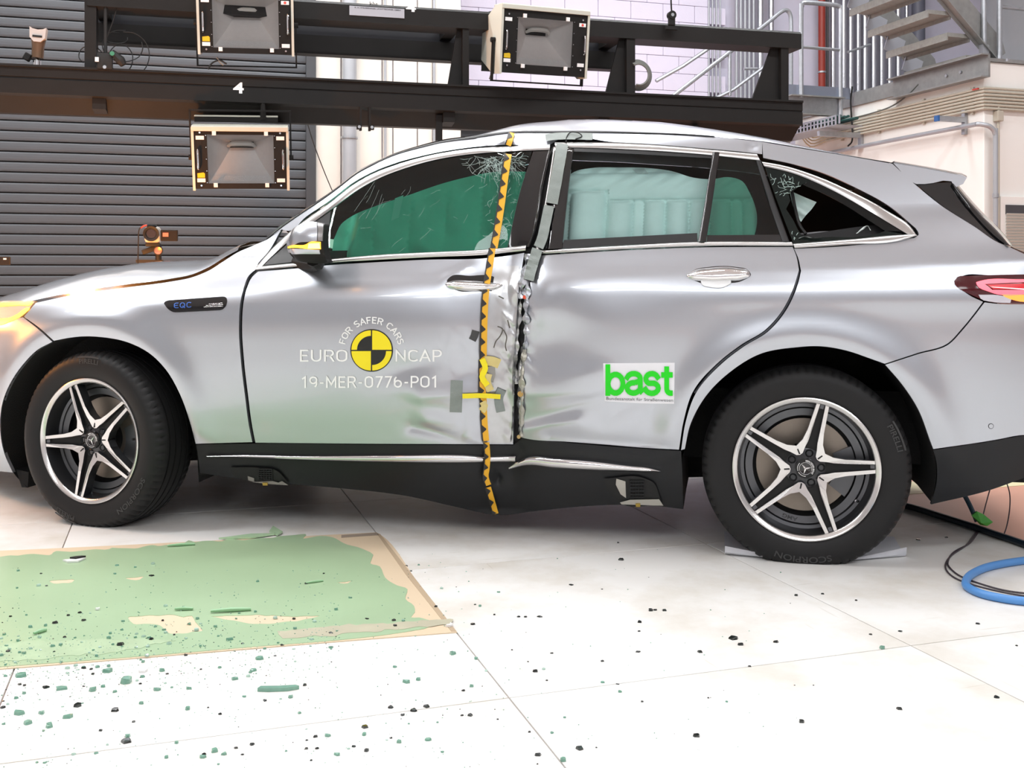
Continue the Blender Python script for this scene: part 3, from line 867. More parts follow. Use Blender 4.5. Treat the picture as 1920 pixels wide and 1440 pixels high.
m = MB(); m.tube([(0, 0, 0.08), (-0.004, 0, 0.16), (0.0, 0, 0.25)], 0.006, BM); m.box((0, 0, -0.04), (0.09, 0.02, 0.025), BM); m.build('hook', sh)

# floodlights
CREAM = M('cream_lamp_housing', srgb(206, 206, 194), rough=0.45, var=0.04)
REFL = M('satin_reflector', (0.86, 0.84, 0.83), rough=0.42, metal=0.12, var=0.05, scale=40, bump=0.15, bscale=300)
REFLT = M('hammered_reflector', (0.88, 0.88, 0.88), rough=0.45, metal=0.2, var=0.15, scale=160, bump=0.5, bscale=240)
LENSG = glass_mat('lamp_front_glass', (0.93, 0.93, 0.93), 1.3)
YELLOWL = M('yellow_warning_label', srgb(226, 190, 30), rough=0.5)
REDDOT = M('red_dot_print', srgb(226, 90, 80), rough=0.5)
def floodlight(loc, rot, label, yoke, reddot=False, W=0.585, Hh=0.40, top_bar=True):
    sd_ = 0.20 if top_bar else 0.32
    root = empty('floodlight', loc, rot=rot, label=label, cat='floodlight', group='floodlights on the rig')
    x1, x2 = -W / 2, W / 2
    # open housing: back, sides, lids
    m = MB()
    m.box((0, 0.275, 0), (W - 0.02, 0.17, Hh - 0.05), BM)
    m.build('lamp_body', root)
    m = MB()
    for sx in (-1, 1):
        m.prism([(-0.025, -Hh / 2), (-0.025, Hh / 2), (0.10, Hh / 2), (sd_, Hh / 2 - 0.10), (sd_, -Hh / 2 + 0.10), (0.10, -Hh / 2)], 0, sx * W / 2 - 0.008, sx * W / 2 + 0.008, CREAM)
    m.box((0, 0.05, Hh / 2 + 0.005), (W + 0.01, 0.15, 0.012), CREAM, bev=0.003)
    m.box((0, -0.02, Hh / 2 - 0.008), (W + 0.01, 0.02, 0.03), CREAM, bev=0.003)
    m.build('housing', root)
    ox1, ox2, oz1, oz2 = -0.205, 0.205, -0.155, 0.155   # opening
    m = MB()
    y = -0.018
    m.box(((x1 + ox1) / 2, y + 0.01, 0), (ox1 - x1, 0.02, Hh - 0.02), BM); m.box(((x2 + ox2) / 2, y + 0.01, 0), (x2 - ox2, 0.02, Hh - 0.02), BM)
    m.box((0, y + 0.01, (Hh / 2 - 0.01 + oz2) / 2), (ox2 - ox1, 0.02, Hh / 2 - 0.01 - oz2), BM); m.box((0, y + 0.01, (-Hh / 2 + 0.01 + oz1) / 2), (ox2 - ox1, 0.02, Hh / 2 - 0.01 + oz1), BM)
    m.build('front_frame', root)
    # reflector: four curved walls narrowing to a slot, hammered lip along the bottom
    n = 8
    ax, az, yb, zc = 0.075, 0.02, 0.0, 0.075
    yb = 0.001
    depth = 0.0
    rings = []
    for i in range(n + 1):
        t = i / n
        s_ = 1 - t
        cx0 = ox1 * s_ ** 1.25 + (-ax) * (1 - s_ ** 1.25); cx1 = -cx0
        top = oz2 * s_ ** 1.6 + (zc + az) * (1 - s_ ** 1.6); bot = oz1 * s_ ** 1.1 + (zc - az) * (1 - s_ ** 1.1)
        rings.append([(cx0, t ** 0.8 * 0.028, bot), (cx1, t ** 0.8 * 0.028, bot), (cx1, t ** 0.8 * 0.028, top), (cx0, t ** 0.8 * 0.028, top)])
    m = MB()
    dd = 0.16 / 0.028
    for side in range(4):
        vs, fs = [], []
        for i in range(n + 1):
            for q in (rings[i][side], rings[i][(side + 1) % 4]):
                vs.append((q[0], -0.012 + q[1] * dd, q[2]))
        for i in range(n):
            fs.append((2 * i, 2 * i + 1, 2 * i + 3, 2 * i + 2))
        m.add(vs, fs, REFL, True)
    q0 = rings[-1]
    m.add([(q[0], -0.012 + q[1] * dd, q[2]) for q in q0], [(0, 1, 2, 3)], BLACK)
    m.add([(ox1 + 0.004, -0.008, oz1 + 0.002), (ox2 - 0.004, -0.008, oz1 + 0.002), (ox2 - 0.04, 0.028, oz1 + 0.045), (ox1 + 0.04, 0.028, oz1 + 0.045)], [(0, 1, 2, 3)], REFLT)
    m.build('reflector', root)
    m = MB(); m.tube([(-0.085, 0.12, zc - 0.005), (-0.05, 0.09, zc + 0.012), (0.05, 0.09, zc + 0.012), (0.085, 0.12, zc - 0.005)], [0.010, 0.016, 0.016, 0.010], M('frosted_bulb', (0.7, 0.7, 0.66), rough=0.3), n=5); m.build('bulb', root)
    m = MB(); m.add([(ox1, y + 0.002, oz1), (ox2, y + 0.002, oz1), (ox2, y + 0.002, oz2), (ox1, y + 0.002, oz2)], [(0, 1, 2, 3)], LENSG); m.build('front_glass', root)
    m = MB()
    for cx_ in (-0.16, 0.16):
        for cz_ in (-0.165, 0.165):
            m.box((cx_, y - 0.006, cz_), (0.024, 0.012, 0.026), WHITE)
            clip = m; 
            m.build('glass_clip', root); m = MB()
    for sx in (-1, 1):
        m = MB(); hx = sx * (W / 2 - 0.030)
        m.tube([(hx, y, -0.06), (hx, y - 0.022, -0.055), (hx, y - 0.024, 0.0), (hx, y - 0.022, 0.055), (hx, y, 0.06)], 0.006, CHROME, n=3); m.build('handle', root)
        for sz in (-1, 1):
            m = MB(); m.box((sx * (W / 2 - 0.045), y - 0.002, sz * 0.135 + (0.0)), (0.05, 0.003, 0.024), WHITE); lb = m.build('white_label', root)
            if reddot and sx > 0 and sz > 0:
                m = MB(); m.cyl((sx * (W / 2 - 0.045), y - 0.0032, sz * 0.135), (sx * (W / 2 - 0.045), y - 0.0045, sz * 0.135), 0.009, REDDOT); m.build('red_dot', root)
            m = MB(); m.cyl((sx * (W / 2 - 0.045), y - 0.008, sz * 0.168), (sx * (W / 2 - 0.045), y, sz * 0.168), 0.006, CHROME); m.build('screw', root)
    m = MB(); m.prism([(x1 + 0.022, -0.118), (x1 + 0.068, -0.118), (x1 + 0.068, -0.092), (x1 + 0.060, -0.085), (x1 + 0.022, -0.090)], 1, y - 0.003, y - 0.0005, YELLOWL); m.build('warning_label', root)
    m = MB()
    for sx in (-1, 1):
        for zz_ in np.linspace(-0.15, 0.15, 5):
            m.cyl((sx * 0.212, y - 0.004, zz_), (sx * 0.212, y, zz_), 0.003, CHROME, seg=6)
    m.build('rivets', root)['kind'] = 'stuff'
    if top_bar:
        m = MB(); m.box((-0.03, 0.16, Hh / 2 + 0.035), (W - 0.06, 0.03, 0.03), BM); m.box((-0.03, 0.18, Hh / 2 + 0.058), (W - 0.06, 0.05, 0.008), CREAM); m.build('top_vent', root)
        m = MB(); m.tube([(0.14, 0.16, Hh / 2 + 0.04), (0.14, 0.16, Hh / 2 + 0.12), (0.145, 0.18, Hh / 2 + 0.2)], [0.022, 0.016, 0.011], BM); m.build('cable_gland', root)
    # yoke: 'up' hangs, 'down' stands
    s_ = 1 if yoke == 'up' else -1
    m = MB()
    ln = 0.30 if yoke == 'up' else 0.27
    for sx in (-1, 1):
        m.box((sx * (W / 2 + 0.02), 0.08, s_ * ln / 2), (0.010, 0.032, ln), BM)
        m.cyl((sx * (W / 2 + 0.005), 0.08, 0.0), (sx * (W / 2 + 0.036), 0.08, 0.0), 0.018, BM, seg=10)
    m.box((0, 0.08, s_ * ln), (W + 0.05, 0.032, 0.010), BM)
    m.build('yoke', root)
    return root
def flood_at(px, py, e2, rot, label, yoke, **k):
    p = FR.at(px, py, e2=e2)
    return floodlight(FR.world(p), rot, label, yoke, **k)
flood_at(452, 298, RE - 0.06, (math.radians(13), math.radians(-1.0), FR.a - math.radians(3)), 'cream and black floodlight hanging below the rig beam, warmly lit', 'up')
flood_at(461, 44, RE - 0.06, (math.radians(11), math.radians(-1.0), FR.a - math.radians(3)), 'cream and black floodlight standing on the lower beam, cut by the photo edge', 'down', reddot=True)
flood_at(1020, 80, RE - 0.14, (math.radians(9), math.radians(-1.0), math.radians(23)), 'cream floodlight turned aside on the lower beam, its side panel showing', 'down', reddot=True, W=0.64, Hh=0.45, top_bar=False)
# side barn plate of that floodlight's far edge (hinged flap)
# hanging yoke arms from hidden lamps behind the car roof
for px_, y1_ in ((826, 260), (1310, 240)):
    p = R_(px_, 212)
    m = MB(); m.box((p[0], 0.06, 1.96), (0.045, 0.02, 0.36), BM); o = m.build('drop_arm', rig)
m = MB(); p = R_(985, 235)
m.tube([(p[0], 0.05, 1.88), (p[0], 0.05, 1.98), (p[0] + 0.02, 0.05, 2.05), (p[0] + 0.12, 0.05, 2.08)], [0.03, 0.018, 0.012, 0.012], BM); m.build('cable_tail', rig)
for (px_, py_, lab) in ((1205, 140, 'grey cable coil hanging from the upright of the rig behind the floodlight'),):
    p = R_(px_, py_); m = MB()
    for k in range(5):
        rr = 0.075 + 0.008 * k
        m.tube([(p[0] - 0.03 + rr * math.sin(t) , 0.0 + 0.008 * k, p[2] + rr * math.cos(t)) for t in np.linspace(-0.5, 3.4, 9)], 0.007, M('grey_rubber_cable', srgb(118, 120, 116), rough=0.5), seg=6, n=3)
    tag(m.build('cable_coil', loc=FR.world((0, RE, 0)), rz=FR.a), lab, 'cable')
for (pts, lab) in (([(390, 130), (398, 118), (412, 113), (425, 120)], 'thin black cable looping under the upper floodlight'), ([(407, 108), (412, 116), (419, 122)], 'pale cable stub below the upper floodlight'), ([(918, 148), (922, 138), (928, 131), (935, 128)], 'grey cable behind the yoke of the turned floodlight')):
    m = MB(); m.tube([R_(x, y) for x, y in pts], 0.006, M('grey_lamp_cable', srgb(120, 120, 116)) if 'black' not in lab else BLACK, seg=6)
    o = tag(m.build('lamp_cable', loc=FR.world((0, RE, 0)), rz=FR.a), lab, 'cable'); o.location = FR.world((0, RE - 0.0, 0))

# small flash head on the lower beam, far left
p = R_(66, 100)
fl = tag(empty('flash_head', FR.world((p[0], RE + 0.06, 2.345)), FR.a), 'small bronze flash lamp with white rim standing on the rig beam', 'lamp')
BRONZE = M('bronze_lamp_body', (0.17, 0.10, 0.06), rough=0.35, metal=0.6)
Tm = Matrix.Rotation(math.radians(3), 4, 'Y')
m = MB(); m.lathe([(0.0, 0.05), (0.035, 0.05), (0.036, 0.12), (0.042, 0.16), (0.040, 0.17)], BRONZE, seg=20, T=Tm @ Matrix.Rotation(math.pi / 2, 4, 'X')); m.build('lamp_body', fl)
m = MB(); m.prism([(-0.048, 0.235), (-0.044, 0.17), (-0.02, 0.145), (0.02, 0.145), (0.044, 0.17), (0.048, 0.235), (0.03, 0.225), (0.0, 0.220), (-0.03, 0.225)], 1, -0.045, 0.02, M('white_flash_shade', srgb(190, 184, 180), rough=0.5), T=Tm); m.build('lamp_shade', fl)
m = MB(); m.box((0, -0.047, 0.178), (0.055, 0.003, 0.012), BLACK, T=Tm); m.build('name_strip', fl)
m = MB(); m.cyl((0, 0, -0.002), (0, 0, 0.035), 0.024, CHROME); m.cyl((0, -0.02, 0.03), (0, 0.02, 0.05), 0.012, CHROME); m.build('clamp_foot', fl)
m = MB(); m.box((-0.055, 0.0, 0.055), (0.04, 0.05, 0.045), BLACKMETAL, R=Matrix.Rotation(0.5, 3, 'Y'), bev=0.006); m.build('knob', fl)
# cable pole cluster
p = R_(197, 100)
cp = tag(empty('cable_pole', FR.world((p[0], RE + 0.02, 2.345)), FR.a), 'thin black pole with tangled black cables and plugs on the rig beam', 'cable pole')
m = MB(); m.cyl((0, 0, -0.01), (0, 0, 0.9), 0.011, BLACK); m.cyl((0, 0, -0.01), (0, 0, 0.06), 0.024, BLACK); m.build('pole', cp)
m = MB(); m.box((0.0, -0.02, 0.04), (0.09, 0.04, 0.10), BLACK, bev=0.006); m.cyl((0.0, -0.045, 0.0), (0.0, -0.03, 0.0), 0.011, CHROME); m.build('clamp', cp)
rr = random.Random(3)
for (cx_, cz_, ra_, rb_) in ((0.10, 0.15, 0.12, 0.10), (0.13, 0.10, 0.13, 0.14), (-0.09, 0.08, 0.07, 0.06), (0.06, 0.20, 0.07, 0.035), (0.09, 0.07, 0.07, 0.09)):
    m = MB(); th = rr.uniform(0, 6)
    m.tube([(cx_ + ra_ * math.cos(t + th), 0.02 + rr.uniform(-.01, .01), cz_ + rb_ * math.sin(t + th)) for t in np.linspace(0, 5.2, 12)], 0.0035, BLACK, seg=5, n=4); m.build('cable', cp)
m = MB(); m.tube([(0.01, 0, 0.2), (0.05, 0, 0.32), (0.08, 0, 0.45), (0.09, 0, 0.6)], 0.0035, BLACK, seg=5); m.build('cable', cp)
m = MB(); m.tube([(0.04, -0.03, 0.10), (0.09, -0.03, 0.05), (0.11, -0.03, 0.02)], [0.018, 0.03, 0.02], BLACK); m.cyl((0.045, -0.055, 0.085), (0.045, -0.05, 0.085), 0.014, M('green_plug_face', srgb(60, 130, 100))); m.build('plug', cp)
m = MB(); m.box((-0.045, -0.045, 0.045), (0.022, 0.004, 0.028), WHITE); m.build('white_tag', cp)

# video camera on a tripod behind the car
cp_ = FH.at(286, 440, e2=7.3)
tc_ = tag(empty('video_camera', FH.world((cp_[0], cp_[1], cp_[2])), FH.a), 'white and black video camera with flip screen on a tripod behind the bonnet', 'video camera')
AMB = M('amber_lens_glass', (0.03, 0.018, 0.01), rough=0.05, coat=1.0)
m = MB(); m.box((0.0, 0.07, 0.0), (0.10, 0.17, 0.105), M('white_camera_shell', srgb(196, 188, 178), rough=0.4), bev=0.02); m.build('camera_body', tc_)
m = MB(); m.lathe([(0.0, 0.0), (0.030, 0.0), (0.034, -0.012), (0.047, -0.02), (0.050, -0.02), (0.050, 0.03), (0.04, 0.03)], BLACK, seg=28, T=Matrix.Translation((-0.008, -0.02, 0.005)), mats=[AMB, BLACK, BLACK, BLACK, BLACK, BLACK]); m.build('lens', tc_)
m = MB(); m.box((0.105, -0.005, -0.005), (0.11, 0.014, 0.075), BLACKMETAL, bev=0.006); m.build('flip_screen', tc_)
m = MB(); m.box((0.082, -0.013, 0.0), (0.036, 0.002, 0.026), M('pink_label', srgb(205, 120, 105))); m.build('screen_label', tc_)
m = MB(); m.box((-0.005, 0.03, 0.058), (0.06, 0.08, 0.02), BLACK, bev=0.006); m.build('top_mount', tc_)
m = MB(); m.box((0.0, 0.05, -0.065), (0.09, 0.10, 0.025), BLACK, bev=0.004); m.box((-0.02, 0.04, -0.10), (0.10, 0.03, 0.035), BLACK, R=Matrix.Rotation(-0.35, 3, 'Y'), bev=0.006); m.box((-0.02, 0.05, -0.175), (0.17, 0.06, 0.02), BLACK); m.cyl((0.035, 0.04, -0.18), (0.035, 0.04, -0.06), 0.02, BLACK); m.build('tripod_head', tc_)
m = MB(); m.cyl((0.035, -0.01, -0.105), (0.035, 0.06, -0.105), 0.030, BLACK, seg=20); m.lathe([(0.0, -0.013), (0.018, -0.014), (0.024, -0.016), (0.026, -0.010)], M('copper_ring', (0.45, 0.22, 0.14), rough=0.3, metal=0.7), seg=20, T=Matrix.Translation((0.035, 0, -0.105))); m.build('tilt_knob', tc_)
m = MB(); m.tube([(-0.03, 0.03, 0.06), (-0.06, 0.02, 0.055), (-0.085, 0.02, 0.03), (-0.09, 0.02, -0.08), (-0.095, 0.02, -0.4)], 0.004, BLACK, seg=6); m.build('cable', tc_)
m = MB(); m.tube([(-0.02, 0.03, 0.062), (-0.05, 0.022, 0.06), (-0.075, 0.02, 0.045)], 0.006, M('red_plug', srgb(170, 60, 50)), seg=6); m.build('cable_plug', tc_)
for k in range(3):
    th = k * 2.094 + 0.5
    m = MB(); m.tube([(0, 0.05, -0.18), (0.32 * math.cos(th), 0.05 + 0.32 * math.sin(th), -cp_[2] + 0.01)], [0.015, 0.011], BLACK, smooth_path=False); m.build('leg', tc_)
# edge of another camera at the photo's left edge
p = FH.at(-6, 489, e2=7.3)
c2 = tag(empty('video_camera', FH.world(p), FH.a), 'black camera flip screen just inside the edge of the photo', 'video camera')
m = MB(); m.box((0.03, 0, 0.0), (0.10, 0.016, 0.055), BLACKMETAL, bev=0.006); m.build('flip_screen', c2)
m = MB(); m.box((-0.07, 0.05, 0.0), (0.09, 0.15, 0.09), BLACKMETAL, bev=0.015); m.build('camera_body', c2)
m = MB(); m.box((0.048, -0.009, 0.012), (0.018, 0.002, 0.01), WHITE); m.build('screen_label', c2)
for k in range(3):
    th = k * 2.094 + 0.5
    m = MB(); m.tube([(-0.07, 0.05, -0.05), (-0.07 + 0.3 * math.cos(th), 0.05 + 0.3 * math.sin(th), -p[2] + 0.01)], [0.015, 0.011], BLACK, smooth_path=False); m.build('leg', c2)
# ================================================================== the car: body surface as a depth field over (u along the car, z up)
CA = math.radians(-11.34)
cc, cs = math.cos(CA), math.sin(CA)
CO = np.array([0.0, 3.986, 0.0])
car = empty('car', tuple(CO), CA, 'silver crash-tested SUV with a crushed middle pillar and taped, dented doors', 'car')
FW_, RW_ = (-1.795, 0.356), (1.0786, 0.340)       # wheel centres (u, z)
def S(a, b, x):
    t = np.clip((x - a) / (b - a), 0, 1); return t * t * (3 - 2 * t)
_kz = np.array([0.10, 0.20, 0.28, 0.36, 0.43, 0.50, 0.58, 0.66, 0.74, 0.82, 0.88, 0.93, 0.98, 1.02, 1.06, 1.10, 1.2, 1.3, 1.4, 1.5, 1.55, 1.60, 1.65, 1.75])
_kw = np.array([0.19, 0.125, 0.080, 0.056, 0.043, 0.030, 0.019, 0.010, 0.004, 0.0, 0.0, 0.005, 0.014, 0.027, 0.047, 0.064, 0.103, 0.146, 0.192, 0.245, 0.278, 0.325, 0.40, 0.60])
def _pchip_table(x, y, n=1600):
    h = np.diff(x); d = np.diff(y) / h
    m = np.zeros_like(x)
    for i in range(1, len(x) - 1):
        m[i] = (d[i - 1] * h[i] + d[i] * h[i - 1]) / (h[i] + h[i - 1])
    m[0], m[-1] = d[0], d[-1]
    X = np.linspace(x[0], x[-1], n); k = np.clip(np.searchsorted(x, X) - 1, 0, len(h) - 1)
    t = (X - x[k]) / h[k]
    return X, (2 * t ** 3 - 3 * t ** 2 + 1) * y[k] + (t ** 3 - 2 * t ** 2 + t) * h[k] * m[k] + (-2 * t ** 3 + 3 * t ** 2) * y[k + 1] + (t ** 3 - t ** 2) * h[k] * m[k + 1]
_PX, _PW = _pchip_table(_kz, _kw)
FEAT = []     # dents: (kind, params)
def base_W(u, z):
    u = np.asarray(u, float); z = np.asarray(z, float)
    zz = z - 0.037 * u * S(0.72, 1.02, z)
    w = np.interp(zz, _PX, _PW)
    f = np.maximum(0, -1.25 - u); w = w + 0.085 * f ** 2 + 0.55 * np.maximum(0, -2.12 - u) ** 2
    r = np.maximum(0, u - 0.95); w = w + 0.060 * r ** 2 + 0.55 * np.maximum(0, u - 1.62) ** 2
    gh = S(1.02, 1.25, zz)
    w = w + gh * 0.055 * np.maximum(0, u - 0.3) ** 1.5 + gh * 0.10 * np.maximum(0, -0.45 - u) ** 1.6
    # bonnet shoulder rolls inwards
    zt = 1.09 + 0.10 * (u + 0.95)
    w = w + 0.055 * np.clip((z - (zt - 0.17)) / 0.17, 0, 1.3) ** 2 * S(-0.72, -1.15, u)
    # wheel-arch flares
    for (cu, cz), am in ((FW_, 0.020), (RW_, 0.020)):
        rr = np.hypot(u - cu, z - cz)
        k = S(0.30, 0.42, z)
        w = w - am * np.exp(-((rr - 0.49) / 0.065) ** 2) * k + 0.9 * np.maximum(0, 0.475 - rr) ** 2 * k * (rr > 0.3)
    # haunch above the rear wheel and light crease along the flank
    w = w - 0.012 * np.exp(-((z - 0.97) / 0.055) ** 2) * S(0.35, 1.0, u)
    return w
def dent_W(u, z):
    d = np.zeros_like(np.asarray(u, float))
    for ft in FEAT:
        if ft[0] == 'g':      # gaussian: u, z, su, sz, rot, amp
            _, a, b, su, sz, th, am = ft
            du, dz = u - a, z - b
            x = du * math.cos(th) + dz * math.sin(th); y = -du * math.sin(th) + dz * math.cos(th)
            d = d + am * np.exp(-(x / su) ** 2 - (y / sz) ** 2)
        elif ft[0] == 'l':    # ridge along a segment with its own sharpness and one-sided fall
            _, a, b, c, e, sg, am, sg2 = ft
            L2 = (c - a) ** 2 + (e - b) ** 2
            t = np.clip(((u - a) * (c - a) + (z - b) * (e - b)) / L2, 0, 1)
            sd = ((u - a) * (e - b) - (z - b) * (c - a)) / math.sqrt(L2)
            dd = np.hypot(u - a - t * (c - a), z - b - t * (e - b))
            s_ = sg2 + (sg - sg2) * S(-0.03, 0.03, sd)
            d = d + am * np.exp(-(dd / s_) ** 1.6)
        elif ft[0] == 'pole':
            _, a, am, sl, sr = ft
            ua = a
            s_ = np.where(u < ua, sl, sr)
            prof = S(1.72, 1.50, z) * (0.35 + 0.65 * S(1.55, 1.0, z)) * (0.65 + 0.35 * S(0.15, 0.35, z))
            d = d + am * prof * np.exp(-np.abs((u - ua) / s_) ** 1.5)
        elif ft[0] == 'n':    # crumpled sheet
            _, a, su, am, zlo, zhi = ft
            n = np.sin(u * 43 + 3 * np.sin(z * 13 + 0.4)) * np.sin(z * 21 + 2.6 * np.sin(u * 27 + z * 5)) + 0.55 * np.sin(u * 74 + z * 37 + 1.3 + 2 * np.sin(z * 17)) * np.sin(z * 39 - u * 30) + 0.25 * np.sin(z * 77 + 2.5 * np.sin(u * 60 + z * 31))
            d = d + am * n * np.exp(-((u - a) / su) ** 2) * S(zlo - 0.05, zlo + 0.05, z) * S(zhi + 0.05, zhi - 0.05, z)
    return d
def full_W(u, z):
    return base_W(u, z) + dent_W(u, z)
CL = np.array([(0 - CO[0]) * cc + (0 - CO[1]) * cs, -(0 - CO[0]) * cs + (0 - CO[1]) * cc, CAMH])   # lens position in car coordinates
def rays(px):
    px = np.asarray(px, float).reshape(-1, 2)
    X = (px[:, 0] - CX) / FPX; Z = -(px[:, 1] - HY) / FPX
    return np.stack([X * cc + cs, -X * cs + cc, Z], 1)
def proj(px, W=full_W, it=24):
    """points of the photograph -> (u, z) on the surface w = W(u, z)"""
    d = rays(px)
    w = np.zeros(len(d)); 
    for k in range(it):
        t = (w - CL[1]) / d[:, 1]
        u = CL[0] + d[:, 0] * t; z = CL[2] + d[:, 2] * t
        wn = W(u, z)
        w = w + (wn - w) * (0.8 if k < 16 else 0.5)
    return np.stack([u, z], 1)
def P1_(x, y, W=base_W):
    q = proj([(x, y)], W)[0]; return q[0], q[1]
def on(x, y, off=0.0, W=None):
    W = W or full_W
    q = proj([(x, y)], W)[0]
    return Vector((q[0], float(W(q[0], q[1])) - off, q[1]))
def grad(W, u, z, h=0.0025):
    return (W(u + h, z) - W(u - h, z)) / (2 * h), (W(u, z + h) - W(u, z - h)) / (2 * h)
def inside(poly, pts):
    x, y = pts[:, 0], pts[:, 1]; r = np.zeros(len(pts), bool); n = len(poly); j = n - 1
    for i in range(n):
        xi, yi = poly[i]; xj, yj = poly[j]
        c = ((yi > y) != (yj > y)) & (x < (xj - xi) * (y - yi) / (yj - yi + 1e-12) + xi)
        r ^= c; j = i
    return r
def dist_poly(poly, pts):
    d = np.full(len(pts), 1e9); n = len(poly)
    for i in range(n):
        a = poly[i]; b = poly[(i + 1) % n]; ab = b - a; L = ab.dot(ab) + 1e-12
        t = np.clip(((pts - a) @ ab) / L, 0, 1)
        d = np.minimum(d, np.linalg.norm(pts - a - t[:, None] * ab, axis=1))
    return d
def triangulate(poly, h):
    lo, hi = poly.min(0), poly.max(0)
    gx = np.arange(lo[0] + h * .5, hi[0], h); gz = np.arange(lo[1] + h * .5, hi[1], h * 0.87)
    pts = []
    for k, zz_ in enumerate(gz):
        for x in gx:
            pts.append((x + (h / 2 if k % 2 else 0), zz_))
    pts = np.array(pts) if pts else np.zeros((0, 2))
    if len(pts):
        pts = pts[inside(poly, pts)]
    if len(pts):
        pts = pts[dist_poly(poly, pts) > 0.45 * h]
    n = len(poly)
    vs = [Vector(p) for p in poly] + [Vector(p) for p in pts]
    r = delaunay_2d_cdt(vs, [(i, (i + 1) % n) for i in range(n)], [], 1, 1e-6)
    return np.array([tuple(v) for v in r[0]]), [tuple(f) for f in r[2]]
def panel(name, outline, m, parent=None, W=full_W, off=0.0, h=0.02, flange=0.02, step=7.0, uz=None, flip=False, crown=0.0, cw=0.01, Wproj=None, fm=None):
    """a skin panel: outline in photograph pixels (hard corners flagged) laid onto the body surface, with turned-in edges"""
    poly = proj(spl(outline, step), Wproj or W) if uz is None else np.array(uz, float)
    a = 0.5 * np.sum(poly[:, 0] * np.roll(poly[:, 1], -1) - np.roll(poly[:, 0], -1) * poly[:, 1])
    if a < 0: poly = poly[::-1]
    v2, fs = triangulate(poly, h)
    u, z = v2[:, 0], v2[:, 1]
    w = W(u, z) - off
    gu, gz = grad(W, u, z)
    if crown:
        dd = dist_poly(poly, v2); w = w - crown * (1 - np.clip(1 - dd / cw, 0, 1) ** 2)
    nv = len(v2)
    verts = [(a_, b_, c_) for a_, b_, c_ in zip(u, w, z)]
    nor = [Vector((p, -1.0, q)).normalized() for p, q in zip(gu, gz)]
    faces = list(fs)
    nf = len(faces)
    if flange:
        n = len(poly)
        wp = W(poly[:, 0], poly[:, 1]) - off
        nx = np.roll(poly, -1, 0) - np.roll(poly, 1, 0)
        for i in range(n):
            t = nx[i] / (np.linalg.norm(nx[i]) + 1e-9)
            o = Vector((t[1], -0.15, -t[0])).normalized()
            for k, dw in enumerate((0.0, flange)):
                verts.append((poly[i][0], wp[i] + dw, poly[i][1])); nor.append(o)
        for i in range(n):
            j = (i + 1) % n
            faces.append((nv + 2 * i, nv + 2 * i + 1, nv + 2 * j + 1, nv + 2 * j))
    me = bpy.data.meshes.new(name)
    me.from_pydata(verts, [], faces)
    me.materials.append(m)
    if fm is not None:
        me.materials.append(fm)
        mi = [0] * nf + [1] * (len(faces) - nf); me.polygons.foreach_set('material_index', mi[:len(me.polygons)])
    me.polygons.foreach_set('use_smooth', [True] * len(me.polygons))
    me.update()
    if not crown:
        me.normals_split_custom_set_from_vertices(nor)
    return link(name, me, parent or car)
def strip(name, top, bot, m, parent=None, W=full_W, off=0.002, bulge=0.004, step=10.0, rows=5, edge=0.006):
    """a moulding between two photograph paths, domed outwards"""
    A = proj(spl(top, step, closed=False), W); B = proj(spl(bot, step, closed=False), W)
    def resamp(P, n):
        d = np.r_[0, np.cumsum(np.linalg.norm(np.diff(P, axis=0), axis=1))]
        s_ = np.linspace(0, d[-1], n); return np.stack([np.interp(s_, d, P[:, 0]), np.interp(s_, d, P[:, 1])], 1)
    n = max(len(A), len(B)); A, B = resamp(A, n), resamp(B, n)
    vs = []
    prm = [(0, -edge)] + [(t, off + bulge * (1 - (2 * t - 1) ** 2)) for t in np.linspace(0, 1, rows)] + [(1, -edge)]
    for i in range(n):
        for t, o in prm:
            q = A[i] * (1 - t) + B[i] * t
            vs.append((q[0], float(W(q[0], q[1])) - o, q[1]))
    k = len(prm)
    fs = [(i * k + j, i * k + j + 1, (i + 1) * k + j + 1, (i + 1) * k + j) for i in range(n - 1) for j in range(k - 1)]
    fs += [tuple(range(k))[::-1], tuple((n - 1) * k + j for j in range(k))]
    a, b_, c_ = Vector(vs[0]), Vector(vs[1]), Vector(vs[k])
    b = MB(); b.add(vs, fs, m, True)
    o = b.build(name, parent or car, sharp=60)
    bm = bmesh.new(); bm.from_mesh(o.data); bmesh.ops.recalc_face_normals(bm, faces=bm.faces); bm.to_mesh(o.data); bm.free()
    return o
def decal_text(s, x, y, hpx, m, parent, width=None, bold=0.0, off=0.0022, name='lettering', slope=0.0, shear=0.0, stroke=False):
    """flat print on the bodywork: baseline start in photograph pixels"""
    v, f = stroke_text(s, bold) if stroke else text_mesh(s, bold, shear)
    k = hpx / 0.72; kx_ = k if width is None else width / v[:, 0].max()
    px = np.stack([x + v[:, 0] * kx_, y - v[:, 1] * k + slope * v[:, 0] * kx_], 1)
    return decal(px, f, m, parent, off, name)
def decal(px, f, m, parent, off=0.0022, name='lettering'):
    q = proj(px); w = full_W(q[:, 0], q[:, 1]) - off
    b = MB(); b.add([(a, b_, c) for a, b_, c in zip(q[:, 0], w, q[:, 1])], f, m)
    return b.build(name, parent)
def arc_text(s, cx, cy, r, a0, a1, hpx, m, parent, bold=0.0, name='lettering', off=0.0022, stroke=False):
    v, f = stroke_text(s, bold) if stroke else text_mesh(s, bold)
    k = hpx / 0.72; L = v[:, 0].max()
    th = np.radians(a0 + (a1 - a0) * v[:, 0] / L)
    rr = r + v[:, 1] * k
    px = np.stack([cx + rr * np.cos(th), cy - rr * np.sin(th)], 1)
    return decal(px, f, m, parent, off, name)

